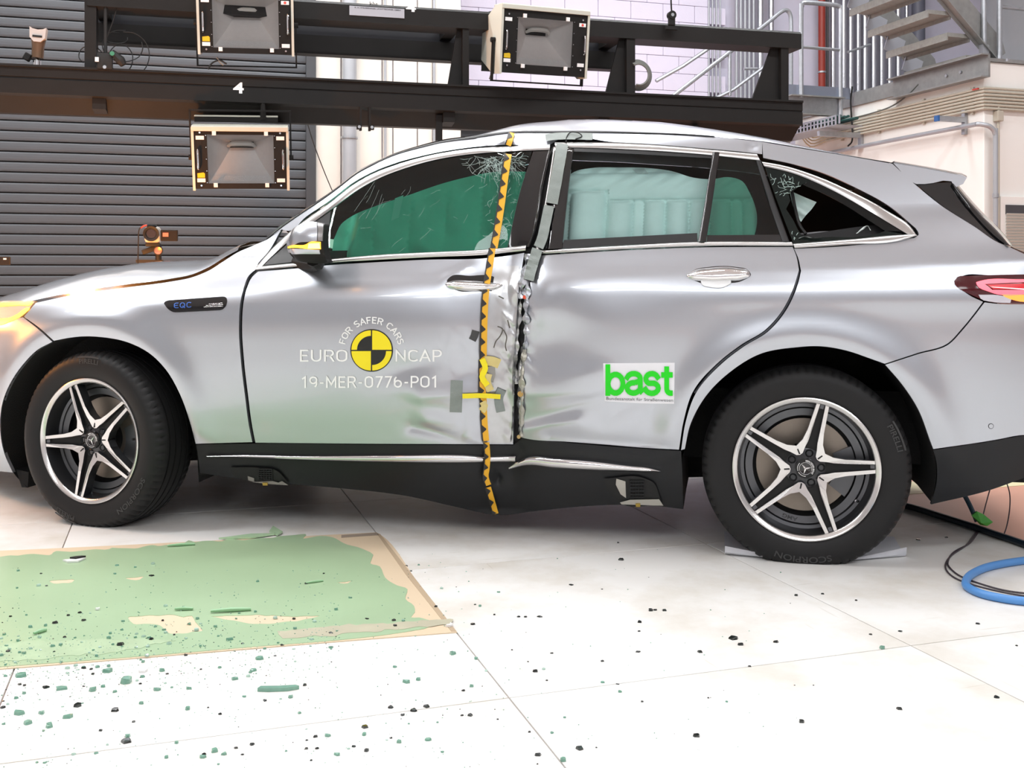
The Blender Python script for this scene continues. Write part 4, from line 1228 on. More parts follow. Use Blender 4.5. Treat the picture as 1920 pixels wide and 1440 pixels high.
# ------------------------------------------------------------------ crash damage
uP, _ = P1_(935, 640)
FEAT.append(('pole', uP + 0.02, 0.085, 0.19, 0.14))
def G(x, y, sx, sy, amp, rot=0.0):
    a, b = P1_(x, y); FEAT.append(('g', a, b, sx / 500.0, sy / 500.0, math.radians(rot), amp))
def Lr(x0, y0, x1, y1, s1, amp, s2=None):
    a, b = P1_(x0, y0); c, e = P1_(x1, y1); FEAT.append(('l', a, b, c, e, s1 / 500.0, amp, (s2 or s1) / 500.0))
# front door
Lr(790, 745, 880, 740, 14, -0.012, 30); Lr(800, 790, 905, 835, 10, -0.012, 22); Lr(770, 800, 860, 818, 14, 0.010)
G(760, 690, 60, 22, 0.008, 15); G(850, 600, 40, 80, -0.006); Lr(875, 500, 835, 520, 10, -0.005, 14); G(880, 700, 30, 40, 0.012)
# rear door
G(1035, 640, 62, 60, 0.024); Lr(985, 740, 1100, 734, 16, -0.010, 46); G(1035, 775, 100, 17, 0.0085, 18); Lr(960, 812, 1080, 792, 18, -0.008, 16)
G(1010, 570, 26, 60, -0.010); Lr(1030, 822, 1250, 840, 16, 0.012); G(1220, 800, 34, 40, 0.008); Lr(1130, 790, 1200, 745, 20, 0.006)
G(1100, 700, 60, 18, -0.004, 10)
# torn middle
FEAT.append(('n', uP + 0.050, 0.055, 0.0085, 0.55, 1.03))
FEAT.append(('n', uP + 0.03, 0.05, 0.0035, 0.35, 0.55))
FEAT.append(('n', uP - 0.10, 0.10, 0.0012, 0.45, 0.85))
# roof rail buckle
Lr(915, 268, 955, 280, 8, 0.020, 14); G(945, 262, 12, 8, -0.012); G(1000, 262, 26, 10, 0.012); G(1412, 275, 10, 8, 0.006)
# sill kink
G(935, 890, 40, 30, 0.02); G(925, 905, 8, 12, 0.02)

# ------------------------------------------------------------------ dark structure behind the skin
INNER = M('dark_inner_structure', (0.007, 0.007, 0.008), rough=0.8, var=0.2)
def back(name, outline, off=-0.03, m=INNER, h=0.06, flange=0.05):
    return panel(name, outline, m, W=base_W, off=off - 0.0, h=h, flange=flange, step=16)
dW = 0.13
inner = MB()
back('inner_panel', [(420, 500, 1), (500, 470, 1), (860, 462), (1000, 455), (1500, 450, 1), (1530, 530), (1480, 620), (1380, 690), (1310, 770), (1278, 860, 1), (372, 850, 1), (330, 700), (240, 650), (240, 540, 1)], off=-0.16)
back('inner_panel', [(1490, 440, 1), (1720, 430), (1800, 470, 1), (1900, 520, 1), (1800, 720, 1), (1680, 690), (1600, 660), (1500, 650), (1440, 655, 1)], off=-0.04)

def arch_liner(pts, depth, name, m=LINER):
    q = proj(spl(pts, 12, closed=False), base_W)
    w = base_W(q[:, 0], q[:, 1])
    b = MB(); n = len(q)
    vs = []
    for i in range(n):
        vs += [(q[i, 0], w[i] + 0.004, q[i, 1]), (q[i, 0], w[i] + depth * 0.5, q[i, 1] + 0.01), (q[i, 0], w[i] + depth, q[i, 1])]
    fs = [(i * 3 + k, i * 3 + k + 1, (i + 1) * 3 + k + 1, (i + 1) * 3 + k) for i in range(n - 1) for k in range(2)]
    b.add(vs, fs, m, True)
    b.add([vs[i * 3 + 2] for i in range(n)], [tuple(range(n))], m)
    return b.build(name, car)
ARCH_F = [(366, 834), (356, 792), (336, 737), (311, 694), (281, 664), (240, 643), (190, 633), (150, 632), (120, 636), (100, 641), (70, 656), (45, 681), (20, 717), (6, 750), (1, 800), (8, 850), (22, 884)]
ARCH_R = [(1279, 862), (1283, 843), (1293, 800), (1321, 747), (1372, 696), (1424, 665), (1494, 652), (1534, 650), (1586, 658), (1631, 673), (1662, 687), (1692, 720), (1723, 768), (1745, 826), (1756, 880), (1748, 944)]
arch_liner([(372, 905)] + ARCH_F + [(50, 915)], 0.62, 'wheel_arch_liner')
arch_liner([(1282, 950)] + ARCH_R, 0.60, 'wheel_arch_liner')

# ------------------------------------------------------------------ body panels
panel('front_fender', [(67, 568, 1), (143, 552), (240, 538.5), (320, 528), (360, 520), (394, 506), (422, 488), (446, 473), (472, 462), (500, 450, 1), (527, 431, 1), (503, 472), (484, 493, 1), (480, 505, 1), (467, 516), (457, 540), (451, 565), (448, 610), (452, 680), (459, 740), (467, 800), (473, 829, 1), (367, 832, 1), (356, 791), (336, 736), (311, 693), (281, 663), (240, 642), (190, 632), (150, 631), (120, 635), (101, 639, 1), (72, 613), (45, 594, 1)], PAINT, h=0.018)
panel('front_bumper', [(43, 595, 1), (70, 616), (98, 641, 1), (70, 656), (45, 681), (20, 717), (6, 750), (0, 800), (8, 850), (24, 886, 1), (-40, 880, 1), (-70, 760), (-60, 640), (-30, 605, 1)], PAINT, h=0.018)
panel('headlight', [(65, 565, 1), (40, 564), (0, 565), (-40, 575, 1), (-40, 610, 1), (0, 610), (20, 604), (42, 592)], M('headlight_lens', (0.42, 0.40, 0.36), rough=0.06, coat=1.0, emit=(1.0, 0.36, 0.02), estr=0.9), h=0.018)
for pts, s_ in (([(62, 566), (38, 566), (0, 568), (-30, 573), (-30, 578), (0, 574), (38, 572), (60, 570)], 9.0), ([(56, 577), (40, 592), (20, 602), (-5, 608), (-5, 601), (18, 596), (36, 587), (50, 577)], 12.0)):
    panel('light_guide', [(x, y) for x, y in pts], M('amber_light_guide', (0.9, 0.5, 0.1), rough=0.3, emit=(1.0, 0.40, 0.03), estr=s_), parent=None, off=0.004, h=0.02, flange=0.004)
hl = bpy.data.lights.new('indicator_glow', 'POINT'); hl.energy = 30; hl.color = (1.0, 0.36, 0.05); hl.shadow_soft_size = 0.06
ho = bpy.data.objects.new('indicator_glow', hl); COL.objects.link(ho); ho.parent = car
_q = on(0, 588, 0.0); ho.location = (_q[0] - 0.30, _q[1] - 0.12, _q[2] + 0.02)

hl2 = bpy.data.lights.new('far_indicator_glow', 'POINT'); hl2.energy = 380; hl2.color = (1.0, 0.33, 0.04); hl2.shadow_soft_size = 0.06
ho2 = bpy.data.objects.new('far_indicator_glow', hl2); COL.objects.link(ho2); ho2.parent = car; ho2.location = (-2.75, 1.45, 0.84)
fdoor = panel('front_door', [(484, 509, 1), (560, 503), (620, 497), (700, 492), (800, 487), (913, 484), (955, 479), (983, 474, 1), (979, 500), (973, 540), (969, 600), (966, 660), (964, 720), (963, 780), (962, 833, 1), (830, 832.5), (700, 832), (479, 830, 1), (473, 800), (465, 740), (458, 680), (454, 610), (457, 565), (463, 540), (473, 519)], PAINT, h=0.0125)
rdoor = panel('rear_door', [(1014, 479, 1), (1090, 474), (1182, 469), (1312, 464), (1486, 463, 1), (1493, 480), (1498, 506, 1), (1490, 533), (1464, 586), (1434, 619), (1390, 646), (1345, 681), (1299, 735), (1282, 788), (1273, 843, 1), (1200, 839), (1140, 834), (1060, 828), (990, 823), (976, 820, 1), (974, 790), (976, 745), (977, 700), (982, 655), (985, 610), (988, 570), (997, 520)], PAINT, h=0.0125)
quarter = panel('rear_quarter', [(1431, 296, 1), (1480, 306), (1540, 323), (1605, 352), (1668, 387), (1717, 428, 1), (1723, 440), (1715, 446, 1), (1580, 462), (1489, 466.5, 1), (1496, 482), (1502, 508, 1), (1496, 533), (1470, 588), (1440, 622), (1396, 649), (1350, 685), (1304, 739), (1286, 790), (1277, 844, 1), (1284, 842, 1), (1293, 800), (1321, 746), (1372, 695), (1424, 664), (1494, 651), (1534, 649), (1586, 657), (1631, 672), (1659, 682, 1), (1720, 662), (1778, 643), (1802, 618), (1825, 590), (1843, 566, 1), (1815, 552), (1796, 535), (1792, 524), (1803, 518), (1860, 516), (1960, 515, 1), (1960, 495, 1), (1888, 461, 1), (1872, 455), (1830, 427), (1760, 382), (1716, 346), (1673, 307, 1), (1580, 291), (1500, 278), (1440, 268), (1429, 266, 1)], PAINT, h=0.018)
bumper = panel('rear_bumper', [(1660, 684, 1), (1720, 664.5), (1780, 645), (1804, 620), (1827, 592), (1846, 567, 1), (1862, 569), (1960, 570, 1), (1980, 700), (1965, 815, 1), (1905, 817), (1880, 822), (1750, 842, 1), (1744, 826), (1722, 768), (1691, 720)], PAINT, h=0.018)
panel('bumper_lower', [(1750, 844, 1), (1880, 824), (1905, 819), (1965, 816, 1), (1960, 880, 1), (1920, 896), (1860, 918), (1746, 946, 1), (1757, 900), (1756, 866)], CLADDING, off=-0.002, h=0.02)
sens = panel('parking_sensor', [(1858 + 5.2 * math.cos(t), 799 - 5.2 * math.sin(t)) for t in np.linspace(0, 6.28, 17)[:-1]], RUBBER, bumper, off=0.0005, h=0.01, flange=0, step=3)
panel('sensor_face', [(1858 + 4.2 * math.cos(t), 799 - 4.2 * math.sin(t)) for t in np.linspace(0, 6.28, 17)[:-1]], PAINT, bumper, off=0.002, h=0.01, flange=0.002, step=3)
strip('door_seal', [(1501, 508), (1495, 535), (1469, 589), (1440, 623), (1396, 650), (1350, 686), (1305, 739)], [(1497, 506), (1489, 533), (1463, 586), (1433, 620), (1390, 647), (1344, 682), (1300, 736)], M('blue_grey_door_seal', (0.05, 0.055, 0.065), rough=0.3), W=base_W, off=-0.012, bulge=0.006)
# sill
sill = panel('sill_cladding', [(367, 834, 1), (480, 832), (700, 834), (962, 835, 1), (978, 823), (1060, 830), (1140, 837), (1277, 846, 1), (1279, 890), (1281, 955, 1), (1240, 950), (1150, 947), (1090, 950), (1010, 958), (930, 966), (860, 952), (760, 930), (640, 916), (545, 908), (440, 897), (374, 887, 1), (371, 860)], CLADDING, h=0.016, off=-0.004, flange=0.05)
sill_W = full_W
chrome1 = strip('chrome_strip', [(391, 853), (450, 852), (560, 854), (760, 853), (870, 853), (915, 856), (967, 854)], [(391, 856.5), (450, 857.5), (560, 862), (760, 867), (870, 868), (915, 867), (967, 867)], CHROME, off=0.004, bulge=0.010)
chrome2 = strip('chrome_strip', [(955, 874), (985, 857), (1040, 859), (1110, 864), (1180, 872), (1225, 877), (1239, 881)], [(957, 880), (985, 873), (1040, 877), (1110, 881), (1180, 883), (1225, 884), (1239, 883)], CHROME, off=0.010, bulge=0.012)

# side frame: A-pillar and roof rail in one sweep
panel('roof_rail', [(500, 448, 1), (533, 423), (567, 400), (600, 378), (640, 349), (667, 327), (700, 309), (743, 290), (790, 276.5), (827, 267.5), (893, 258), (953, 250), (1033, 249.5), (1120, 249.5), (1200, 251), (1280, 253), (1340, 257), (1429, 266, 1), (1429, 289, 1), (1417, 287.5), (1312, 277.5), (1156, 266.8), (1040, 265.5), (1035, 269), (950, 271), (872, 277.5), (800, 290), (750, 303), (700, 322), (660, 344), (617, 377), (573, 407), (541, 433), (528, 430, 1)], PAINT, h=0.012)
# chrome window surround, front door
strip('window_trim', [(480, 502), (506, 471), (541, 437), (575, 411), (618, 381), (661, 347.5), (701, 325), (751, 306.5), (800, 293), (872, 280.5), (915, 276.5), (950, 274.5), (1032, 271)], [(486, 505), (513, 478), (557, 440), (595, 412), (634, 383), (670, 357), (706, 336.5), (758, 316), (806, 302), (875, 290), (918, 286), (953, 284), (1031, 281)], SATIN, fdoor, off=0.004, bulge=0.004)
strip('belt_trim', [(483, 500), (560, 492.5), (620, 486), (713, 477.5), (800, 473), (920, 467), (987, 460)], [(479, 506.5), (560, 499), (620, 493), (713, 487), (800, 482.5), (920, 477), (986, 470)], SATIN, fdoor, off=0.006, bulge=0.006)
strip('window_trim', [(1040, 267), (1156, 268), (1312, 279), (1419, 289)], [(1042, 276), (1156, 279), (1312, 289), (1425, 301)], SATIN, rdoor, off=0.004, bulge=0.004)
strip('belt_trim', [(1014, 469), (1156, 461), (1307, 453.5), (1484, 453.5)], [(1012, 476.5), (1182, 466.5), (1312, 461.5), (1487, 461)], SATIN, rdoor, off=0.006, bulge=0.006)
strip('window_trim', [(1428, 303), (1467, 310), (1533, 331), (1600, 361), (1663, 395), (1713, 432), (1718, 441)], [(1433, 312), (1480, 323), (1561, 357), (1632, 397), (1693, 434), (1705, 441), (1712, 443)], SATIN, quarter, off=0.003, bulge=0.004)
strip('belt_trim', [(1487, 457), (1580, 450), (1693, 440), (1716, 439)], [(1490, 465), (1580, 459), (1697, 449), (1719, 442)], SATIN, quarter, off=0.005, bulge=0.005)

# black pillar covers and frames
panel('pillar_cover', [(1000, 284, 1), (1031, 283, 1), (1016, 350), (1000, 440), (991, 463, 1), (952, 464, 1), (979, 347)], GLOSSBLACK, fdoor, off=0.003, h=0.03)
strip('frame_edge', [(1034, 283), (1019, 350), (1003, 440), (994, 463)], [(1029, 283), (1014, 350), (998, 440), (989, 463)], GLOSSBLACK, fdoor, off=0.012, bulge=0.008)
panel('pillar_gap', [(1030, 262, 1), (1075, 262, 1), (1064, 350), (1050, 470, 1), (985, 474, 1), (1000, 400)], RUBBER, off=-0.012, h=0.03, flange=0.03)
strip('frame_edge', [(1076, 278), (1064, 370), (1054, 466)], [(1050, 278), (1036, 370), (1022, 468)], GLOSSBLACK, rdoor, off=0.006, bulge=0.008)
strip('frame_edge', [(1044, 276), (1030, 370), (1012, 468)], [(1037, 276), (1022, 370), (1003, 468)], SATIN, rdoor, off=0.002, bulge=0.008)
panel('frame_top', [(1070, 277, 1), (1156, 280), (1339, 290.5, 1), (1337, 297, 1), (1156, 287), (1076, 284, 1)], RUBBER, rdoor, off=0.001, h=0.03)
panel('frame_bottom', [(1058, 450, 1), (1307, 437, 1), (1308, 453.5, 1), (1156, 460), (1052, 466, 1)], RUBBER, rdoor, off=0.003, h=0.03)
strip('window_divider', [(1349, 286), (1337, 370), (1324, 453)], [(1336, 285.5), (1323, 370), (1309, 453)], GLOSSBLACK, rdoor, off=0.008, bulge=0.006)
strip('frame_edge', [(1427, 301), (1452, 375), (1480, 453)], [(1417, 301), (1440, 375), (1467, 453)], RUBBER, rdoor, off=0.004, bulge=0.006)
panel('frame_bottom', [(1326, 441, 1), (1464, 440, 1), (1468, 453, 1), (1325, 453, 1)], GLOSSBLACK, rdoor, off=0.0015, h=0.03)
panel('mirror_sail', [(495, 497, 1), (525, 470), (575, 428), (620, 396, 1), (617, 430), (612, 483, 1), (560, 490)], RUBBER, fdoor, off=0.001, h=0.03)

# glass
GL_F = glass_mat('green_laminated_glass', (0.27, 0.62, 0.52), 1.4)
GL_R = glass_mat('pale_green_glass', (0.85, 0.94, 0.94), 1.25)
GL_Q = glass_mat('dark_green_glass', (0.36, 0.60, 0.52), 1.4)
fglass = panel('window_glass', [(614, 400, 1), (650, 371), (700, 341), (767, 314), (833, 298), (883, 290), (957, 286), (998, 284, 1), (978, 347), (951, 464, 1), (920, 467), (800, 473), (713, 477.5), (612, 486, 1)], GL_F, fdoor, off=0.0, h=0.03, flange=0)
rglass = panel('window_glass', [(1072, 282, 1), (1156, 284), (1338, 293, 1), (1309, 440, 1), (1056, 453, 1)], GL_R, rdoor, off=0.0, h=0.03, flange=0)
panel('quarter_light', [(1350, 290, 1), (1418, 300, 1), (1468, 442, 1), (1324, 443, 1)], GL_Q, rdoor, off=0.0, h=0.03, flange=0)
# broken fixed window: glass only where it still clings
panel('broken_glass', [(1434, 313, 1), (1480, 324), (1520, 339), (1505, 345, 1), (1490, 356, 1), (1478, 362, 1), (1482, 376, 1), (1474, 392, 1), (1487, 412, 1), (1497, 432, 1), (1505, 444, 1), (1530, 446, 1), (1560, 444, 1), (1600, 445, 1), (1640, 440, 1), (1660, 433, 1), (1690, 438, 1), (1693, 440, 1), (1580, 450), (1488, 457, 1), (1462, 390)], M('black_glass_edge', (0.004, 0.008, 0.007), rough=0.08, spec=0.3), quarter, off=0.0, h=0.02, flange=0.003)
panel('glass_border', [(1520, 339, 1), (1563, 357), (1633, 397), (1690, 434, 1), (1660, 433, 1), (1630, 414), (1590, 388), (1550, 366), (1505, 346, 1)], M('black_glass_border', (0.004, 0.005, 0.005), rough=0.08, spec=0.3), quarter, off=0.0, h=0.02, flange=0.003)
# ------------------------------------------------------------------ surfaces that run across the car
WC = 0.94
def edge3(pts, step=10, W=base_W, dw=0.0):
    q = proj(spl(pts, step, closed=False), W)
    return np.stack([q[:, 0], W(q[:, 0], q[:, 1]) + dw, q[:, 1]], 1)
def loft(name, E, bu, bz, m, parent=None, p=2.2, n=30, closed=False, m2=None):
    """E: edge points (u, w, z); the surface runs across to the mirrored edge, bowed by bu / bz at the middle"""
    N = len(E)
    bu = np.interp(np.linspace(0, 1, N), np.linspace(0, 1, len(bu)), bu) if not np.isscalar(bu) else np.full(N, bu)
    bz = np.interp(np.linspace(0, 1, N), np.linspace(0, 1, len(bz)), bz) if not np.isscalar(bz) else np.full(N, bz)
    ts = 0.5 - 0.5 * np.cos(np.linspace(0, math.pi, n))
    vs = []
    for i in range(N):
        for t in ts:
            f = 1 - abs(2 * t - 1) ** p
            vs.append((E[i, 0] + bu[i] * f, E[i, 1] * (1 - t) + (2 * WC - E[i, 1]) * t, E[i, 2] + bz[i] * f))
    fs = [(i * n + k, i * n + k + 1, ((i + 1) % N) * n + k + 1, ((i + 1) % N) * n + k) for i in range(N if closed else N - 1) for k in range(n - 1)]
    b = MB(); b.add(vs, fs, m, True)
    if closed:
        b.add([vs[i * n] for i in range(N)], [tuple(range(N))], m2 or m)
        b.add([vs[i * n + n - 1] for i in range(N)], [tuple(range(N))[::-1]], m2 or m)
    o = b.build(name, parent or car, sharp=50)
    bm = bmesh.new(); bm.from_mesh(o.data); bmesh.ops.recalc_face_normals(bm, faces=bm.faces); bm.to_mesh(o.data); bm.free()
    if not closed and sum(f.normal.z + 1e-3 for f in o.data.polygons) < 0:
        o.data.flip_normals()
    return o
HOOD = [(-60, 600), (0, 580), (69, 562), (143, 547), (240, 533), (320, 522.5), (360, 514.5), (393, 500), (425, 480), (446, 469)]
Eh = edge3(HOOD)
hood = loft('bonnet', Eh, [-0.10, -0.10, -0.08, -0.06, -0.05], [0.085, 0.085, 0.098, 0.108, 0.108, 0.092, 0.070, 0.05], PAINT, p=5.5, n=60)
WS = [(500, 447), (533, 421.5), (567, 398), (600, 376), (640, 347), (667, 325.5), (700, 307.5), (743, 289), (790, 275), (827, 266), (893, 257)]
Ew = edge3(WS)
loft('windscreen', Ew, [-0.16, -0.12], [0.05, 0.06], GL_Q, p=2.0, n=20)
strip('windscreen_seal', [(500, 446), (533, 420.5), (567, 397), (600, 375), (640, 346), (667, 324.5), (700, 306.5), (743, 287.5), (790, 273.5), (827, 264.5), (893, 255)], [(500, 449.5), (533, 423.5), (567, 400), (600, 378), (640, 349), (667, 327.5), (700, 309.5), (743, 290.5), (790, 277), (827, 268), (893, 258.5)], RUBBER, W=base_W, off=0.0, bulge=0.003)
ROOF = [(872, 259), (893, 256), (953, 247.5), (1033, 246.5), (1120, 246.5), (1200, 249), (1280, 252), (1340, 256), (1440, 266), (1500, 276), (1580, 289.5), (1680, 305.5)]
Er = edge3(ROOF, W=full_W, dw=0.008)
loft('roof', Er, 0.0, [0.04, 0.072, 0.095, 0.098, 0.094, 0.076, 0.058, 0.045, 0.032, 0.025], PAINT, p=4.0, n=60)
strip('roof_moulding', [(872, 257.5), (893, 254.5), (953, 246.5), (1033, 245.5), (1120, 245.5), (1200, 248), (1280, 251), (1340, 255)], [(872, 260.5), (893, 258), (953, 249.5), (1033, 248.5), (1120, 248.5), (1200, 250), (1280, 252.4), (1340, 256)], RUBBER, W=full_W, off=0.004, bulge=0.002)
# roof spoiler, rear glass, tail, nose
SP = [(1675, 306), (1740, 317), (1790, 327), (1813, 333), (1806, 345), (1790, 352), (1784, 340), (1750, 343), (1718, 345)]
Es = edge3(SP, step=14)
q_ = proj(spl(SP + [SP[0]], 14, closed=False)[:-1], base_W); Es = np.stack([q_[:, 0], base_W(q_[:, 0], q_[:, 1]) + 0.0, q_[:, 1]], 1)
loft('roof_spoiler', Es, 0.06, 0.05, PAINT, p=2.4, n=24, closed=True)
panel('rear_finisher', [(1719, 346, 1), (1750, 343.5), (1785, 341, 1), (1803, 363), (1833, 396), (1872, 434), (1895, 461, 1), (1876, 456), (1832, 427), (1764, 383)], GLOSSBLACK, quarter, W=base_W, off=-0.004, h=0.03)
RG = [(1786, 341), (1804, 363), (1834, 396), (1873, 434), (1896, 461)]
loft('rear_window', edge3(RG), [0.10, 0.12], [0.03, 0.02], GL_Q, p=2.2, n=20)
strip('rear_window_trim', [(1787, 344), (1805, 365), (1835, 399), (1872, 436), (1893, 460)], [(1784, 345), (1798, 368), (1826, 402), (1862, 440), (1886, 460)], GLOSSBLACK, quarter, W=base_W, off=0.004, bulge=0.006)
TG = [(1893, 461), (1960, 497), (1975, 560), (1982, 700), (1968, 815), (1962, 880)]
loft('tailgate', edge3(TG), [0.10, 0.16, 0.16], 0.0, PAINT, p=2.6, n=20)
NO = [(-60, 600), (-64, 640), (-72, 760), (-42, 880)]
loft('grille_panel', edge3(NO), [-0.18, -0.22], 0.0, BLACKMETAL, p=2.4, n=20)

# tail lamp
tl = panel('tail_lamp', [(1789, 527), (1795, 519.5), (1815, 517.5), (1853, 516), (1920, 514.5), (1958, 514, 1), (1958, 570, 1), (1920, 569.5), (1891, 569), (1860, 567), (1838, 560), (1819.5, 552), (1799, 541.5), (1790, 533)], M('dark_red_lens', (0.05, 0.001, 0.004), rough=0.08, coat=0.3, emit=(1, 0.02, 0.03), estr=0.04), off=0.001, h=0.018, W=base_W)
panel('light_guide', [(1830, 529), (1838, 526.5), (1920, 523.5), (1957, 522, 1), (1957, 528, 1), (1920, 529), (1846, 532.5, 1), (1860, 543.5, 1), (1957, 544, 1), (1957, 549.5, 1), (1857, 548), (1831, 533.5)], M('red_light_guide', (0.9, 0.2, 0.25), rough=0.3, emit=(1.0, 0.13, 0.20), estr=1.7), tl, W=base_W, off=0.004, h=0.02, flange=0.003)
panel('light_guide', [(1855, 537, 1), (1920, 541), (1957, 543.5, 1), (1957, 546, 1), (1920, 543.5), (1862, 539, 1)], M('white_light_guide', (0.9, 0.6, 0.6), rough=0.3, emit=(1.0, 0.55, 0.6), estr=1.4), tl, W=base_W, off=0.005, h=0.02, flange=0.003)
panel('red_glow_lens', [(1850, 533.5, 1), (1957, 530, 1), (1957, 543, 1), (1862, 542, 1)], M('lit_red_lens', (0.6, 0.01, 0.02), rough=0.2, emit=(1.0, 0.03, 0.05), estr=0.4), tl, W=base_W, off=0.003, h=0.02, flange=0.0)
panel('reversing_lens', [(1834.5, 552.5, 1), (1877, 554.5), (1896, 561), (1894, 568, 1), (1860, 566), (1838, 559.5)], M('clear_lens', (0.62, 0.60, 0.66), rough=0.1, coat=1.0), tl, W=base_W, off=0.003, h=0.02, flange=0.003)
panel('indicator_lens', [(1877, 552, 1), (1957, 553, 1), (1957, 566, 1), (1905, 564), (1885, 557)], M('amber_lens', (0.9, 0.4, 0.08), rough=0.2, emit=(1.0, 0.42, 0.08), estr=1.6), tl, W=base_W, off=0.004, h=0.02, flange=0.003)

# door mirror
mc = on(578, 455, W=lambda u, z: 0 * u - 0.09)
MU, MZ = mc[0], mc[2]
def Wflat(u, z): return 0 * u - 0.06
def Wm(u, z):
    x = (u - MU - 0.012) / 0.100; y = (z - MZ) / 0.094
    r = np.clip(np.abs(x) ** 2.2 + np.abs(y) ** 2.2, 0, 1)
    return -0.045 - 0.095 * np.sqrt(1 - r * 0.97)
MIR = [(537.5, 455), (542, 447), (552, 432), (568, 422), (585, 416), (603, 417.5, 1), (612.5, 420, 1), (615, 432), (616, 453), (617, 474), (616.5, 491, 1), (608, 494), (588.5, 493), (568, 490), (554, 486), (545, 479), (539.6, 466.5)]
mirror = panel('door_mirror', MIR, BLACKMETAL, W=Wm, Wproj=Wflat, off=-0.004, h=0.012, flange=0.06, step=4)
panel('mirror_cap', [(537.5, 456), (542, 447), (552, 432), (568, 422), (585, 416), (601, 417.5, 1), (606, 430), (608, 453, 1), (590, 455), (575, 456), (565, 460), (539, 461.5, 1)], PAINT, mirror, W=Wm, Wproj=Wflat, off=0.001, h=0.010, flange=0.01, step=4)
panel('mirror_rim', [(602, 417.5, 1), (612.5, 420, 1), (615, 432), (616, 453, 1), (609, 453, 1), (607, 430)], M('grey_mirror_rim', (0.25, 0.24, 0.24), rough=0.3, metal=0.5), mirror, W=Wm, Wproj=Wflat, off=0.0, h=0.010, flange=0.01, step=4)
panel('mirror_indicator', [(540, 462, 1), (566, 460.5), (590, 459), (596, 455), (613, 454.5, 1), (613, 468, 1), (592, 468), (575, 466), (540, 465.5, 1)], M('amber_indicator', (1, 0.5, 0.05), rough=0.3, emit=(1.0, 0.42, 0.03), estr=7.0), mirror, W=Wm, Wproj=Wflat, off=0.002, h=0.010, flange=0.006, step=4)
panel('indicator_bulb', [(594, 458, 1), (612, 457, 1), (613, 467, 1), (592, 467, 1)], M('hot_indicator', (1, 0.7, 0.2), rough=0.3, emit=(1.0, 0.55, 0.10), estr=14.0), mirror, W=Wm, Wproj=Wflat, off=0.003, h=0.010, flange=0.0, step=4)
panel('mirror_band', [(539.5, 467, 1), (575, 467.5), (611, 469.5, 1), (611, 477, 1), (580, 477), (550, 476), (541, 473, 1)], PAINT, mirror, W=Wm, Wproj=Wflat, off=0.002, h=0.010, flange=0.006, step=4)
a, b_ = on(560, 486, W=base_W), on(588, 486, W=Wflat)
m = MB(); m.tube([(b_[0], -0.06, b_[2]), (b_[0] - 0.01, 0.0, b_[2] - 0.02), (a[0], a[1] + 0.02, a[2] - 0.01)], [0.030, 0.026, 0.04], BLACKMETAL); m.build('mirror_arm', mirror)
gl = bpy.data.lights.new('mirror_indicator_glow', 'POINT'); gl.energy = 0.12; gl.color = (1.0, 0.40, 0.05); gl.shadow_soft_size = 0.02
go = bpy.data.objects.new('mirror_indicator_glow', gl); COL.objects.link(go); go.parent = car
go.location = (MU + 0.06, -0.175, MZ - 0.018)

# door handles
def handle(outline, recess, parent, bar=None):
    panel('handle_recess', recess, GLOSSBLACK, parent, off=0.0006, h=0.012, flange=0, step=4)
    h_ = panel('door_handle', outline, CHROME, parent, off=0.004, h=0.007, flange=0.012, step=4, crown=0.020, cw=0.022)
    return h_
handle([(834.7, 532), (845, 527.5), (880, 526.5), (915, 529), (943, 535.5), (932, 541.5), (914, 545.5), (885, 546), (860, 543.5), (838, 537)], [(838, 526), (845, 518.5), (880, 517), (927, 519.5), (941, 530), (938, 540), (900, 545), (850, 541)], fdoor)
handle([(1287, 517), (1299, 508), (1330, 502), (1380, 502), (1404, 509), (1407, 516), (1392, 524), (1366, 526.5), (1320, 527), (1295, 523)], [(1290, 515), (1302, 506), (1330, 500.5), (1380, 500.5), (1402, 506), (1408, 514), (1390, 527), (1360, 531), (1312, 530)], rdoor)
panel('handle_cup', [(1314, 526), (1320, 521), (1350, 519), (1368, 522), (1371, 529), (1362, 536), (1330, 538), (1317, 534)], M('pale_handle_cup', (0.75, 0.76, 0.76), rough=0.35, metal=0.4), rdoor, off=0.005, h=0.012, flange=0.004, step=4)

# fender badge
bd = panel('fender_badge', [(308, 569), (309.5, 566), (313, 564), (319, 562.8, 1), (417, 556, 1), (422, 556.5), (425, 559), (425.8, 563), (425.3, 569), (422, 576), (418, 580), (413, 581.5, 1), (336, 585.5, 1), (325, 585), (317, 580.5), (311, 574)], GLOSSBLACK, off=0.0025, h=0.012, step=4)
BLUE = M('blue_badge_print', srgb(70, 110, 190), rough=0.3, metal=0.3)
decal_text('\u0404QC', 327, 578.2, 10.5, BLUE, bd, width=33, bold=0.14, off=0.0042, name='badge_lettering', slope=-0.055, stroke=True)
for k_, (x0_, x1_, y_) in enumerate(((392, 418, 569.0), (387, 418.5, 571.8), (383, 418.5, 574.6))):
    strip('badge_streak', [(x0_, y_ + 0.4), (x1_, y_ - 1.2)], [(x0_, y_ + 1.4), (x1_, y_ - 0.1)], CHROME, bd, off=0.0040, bulge=0.0006, rows=3, edge=0)

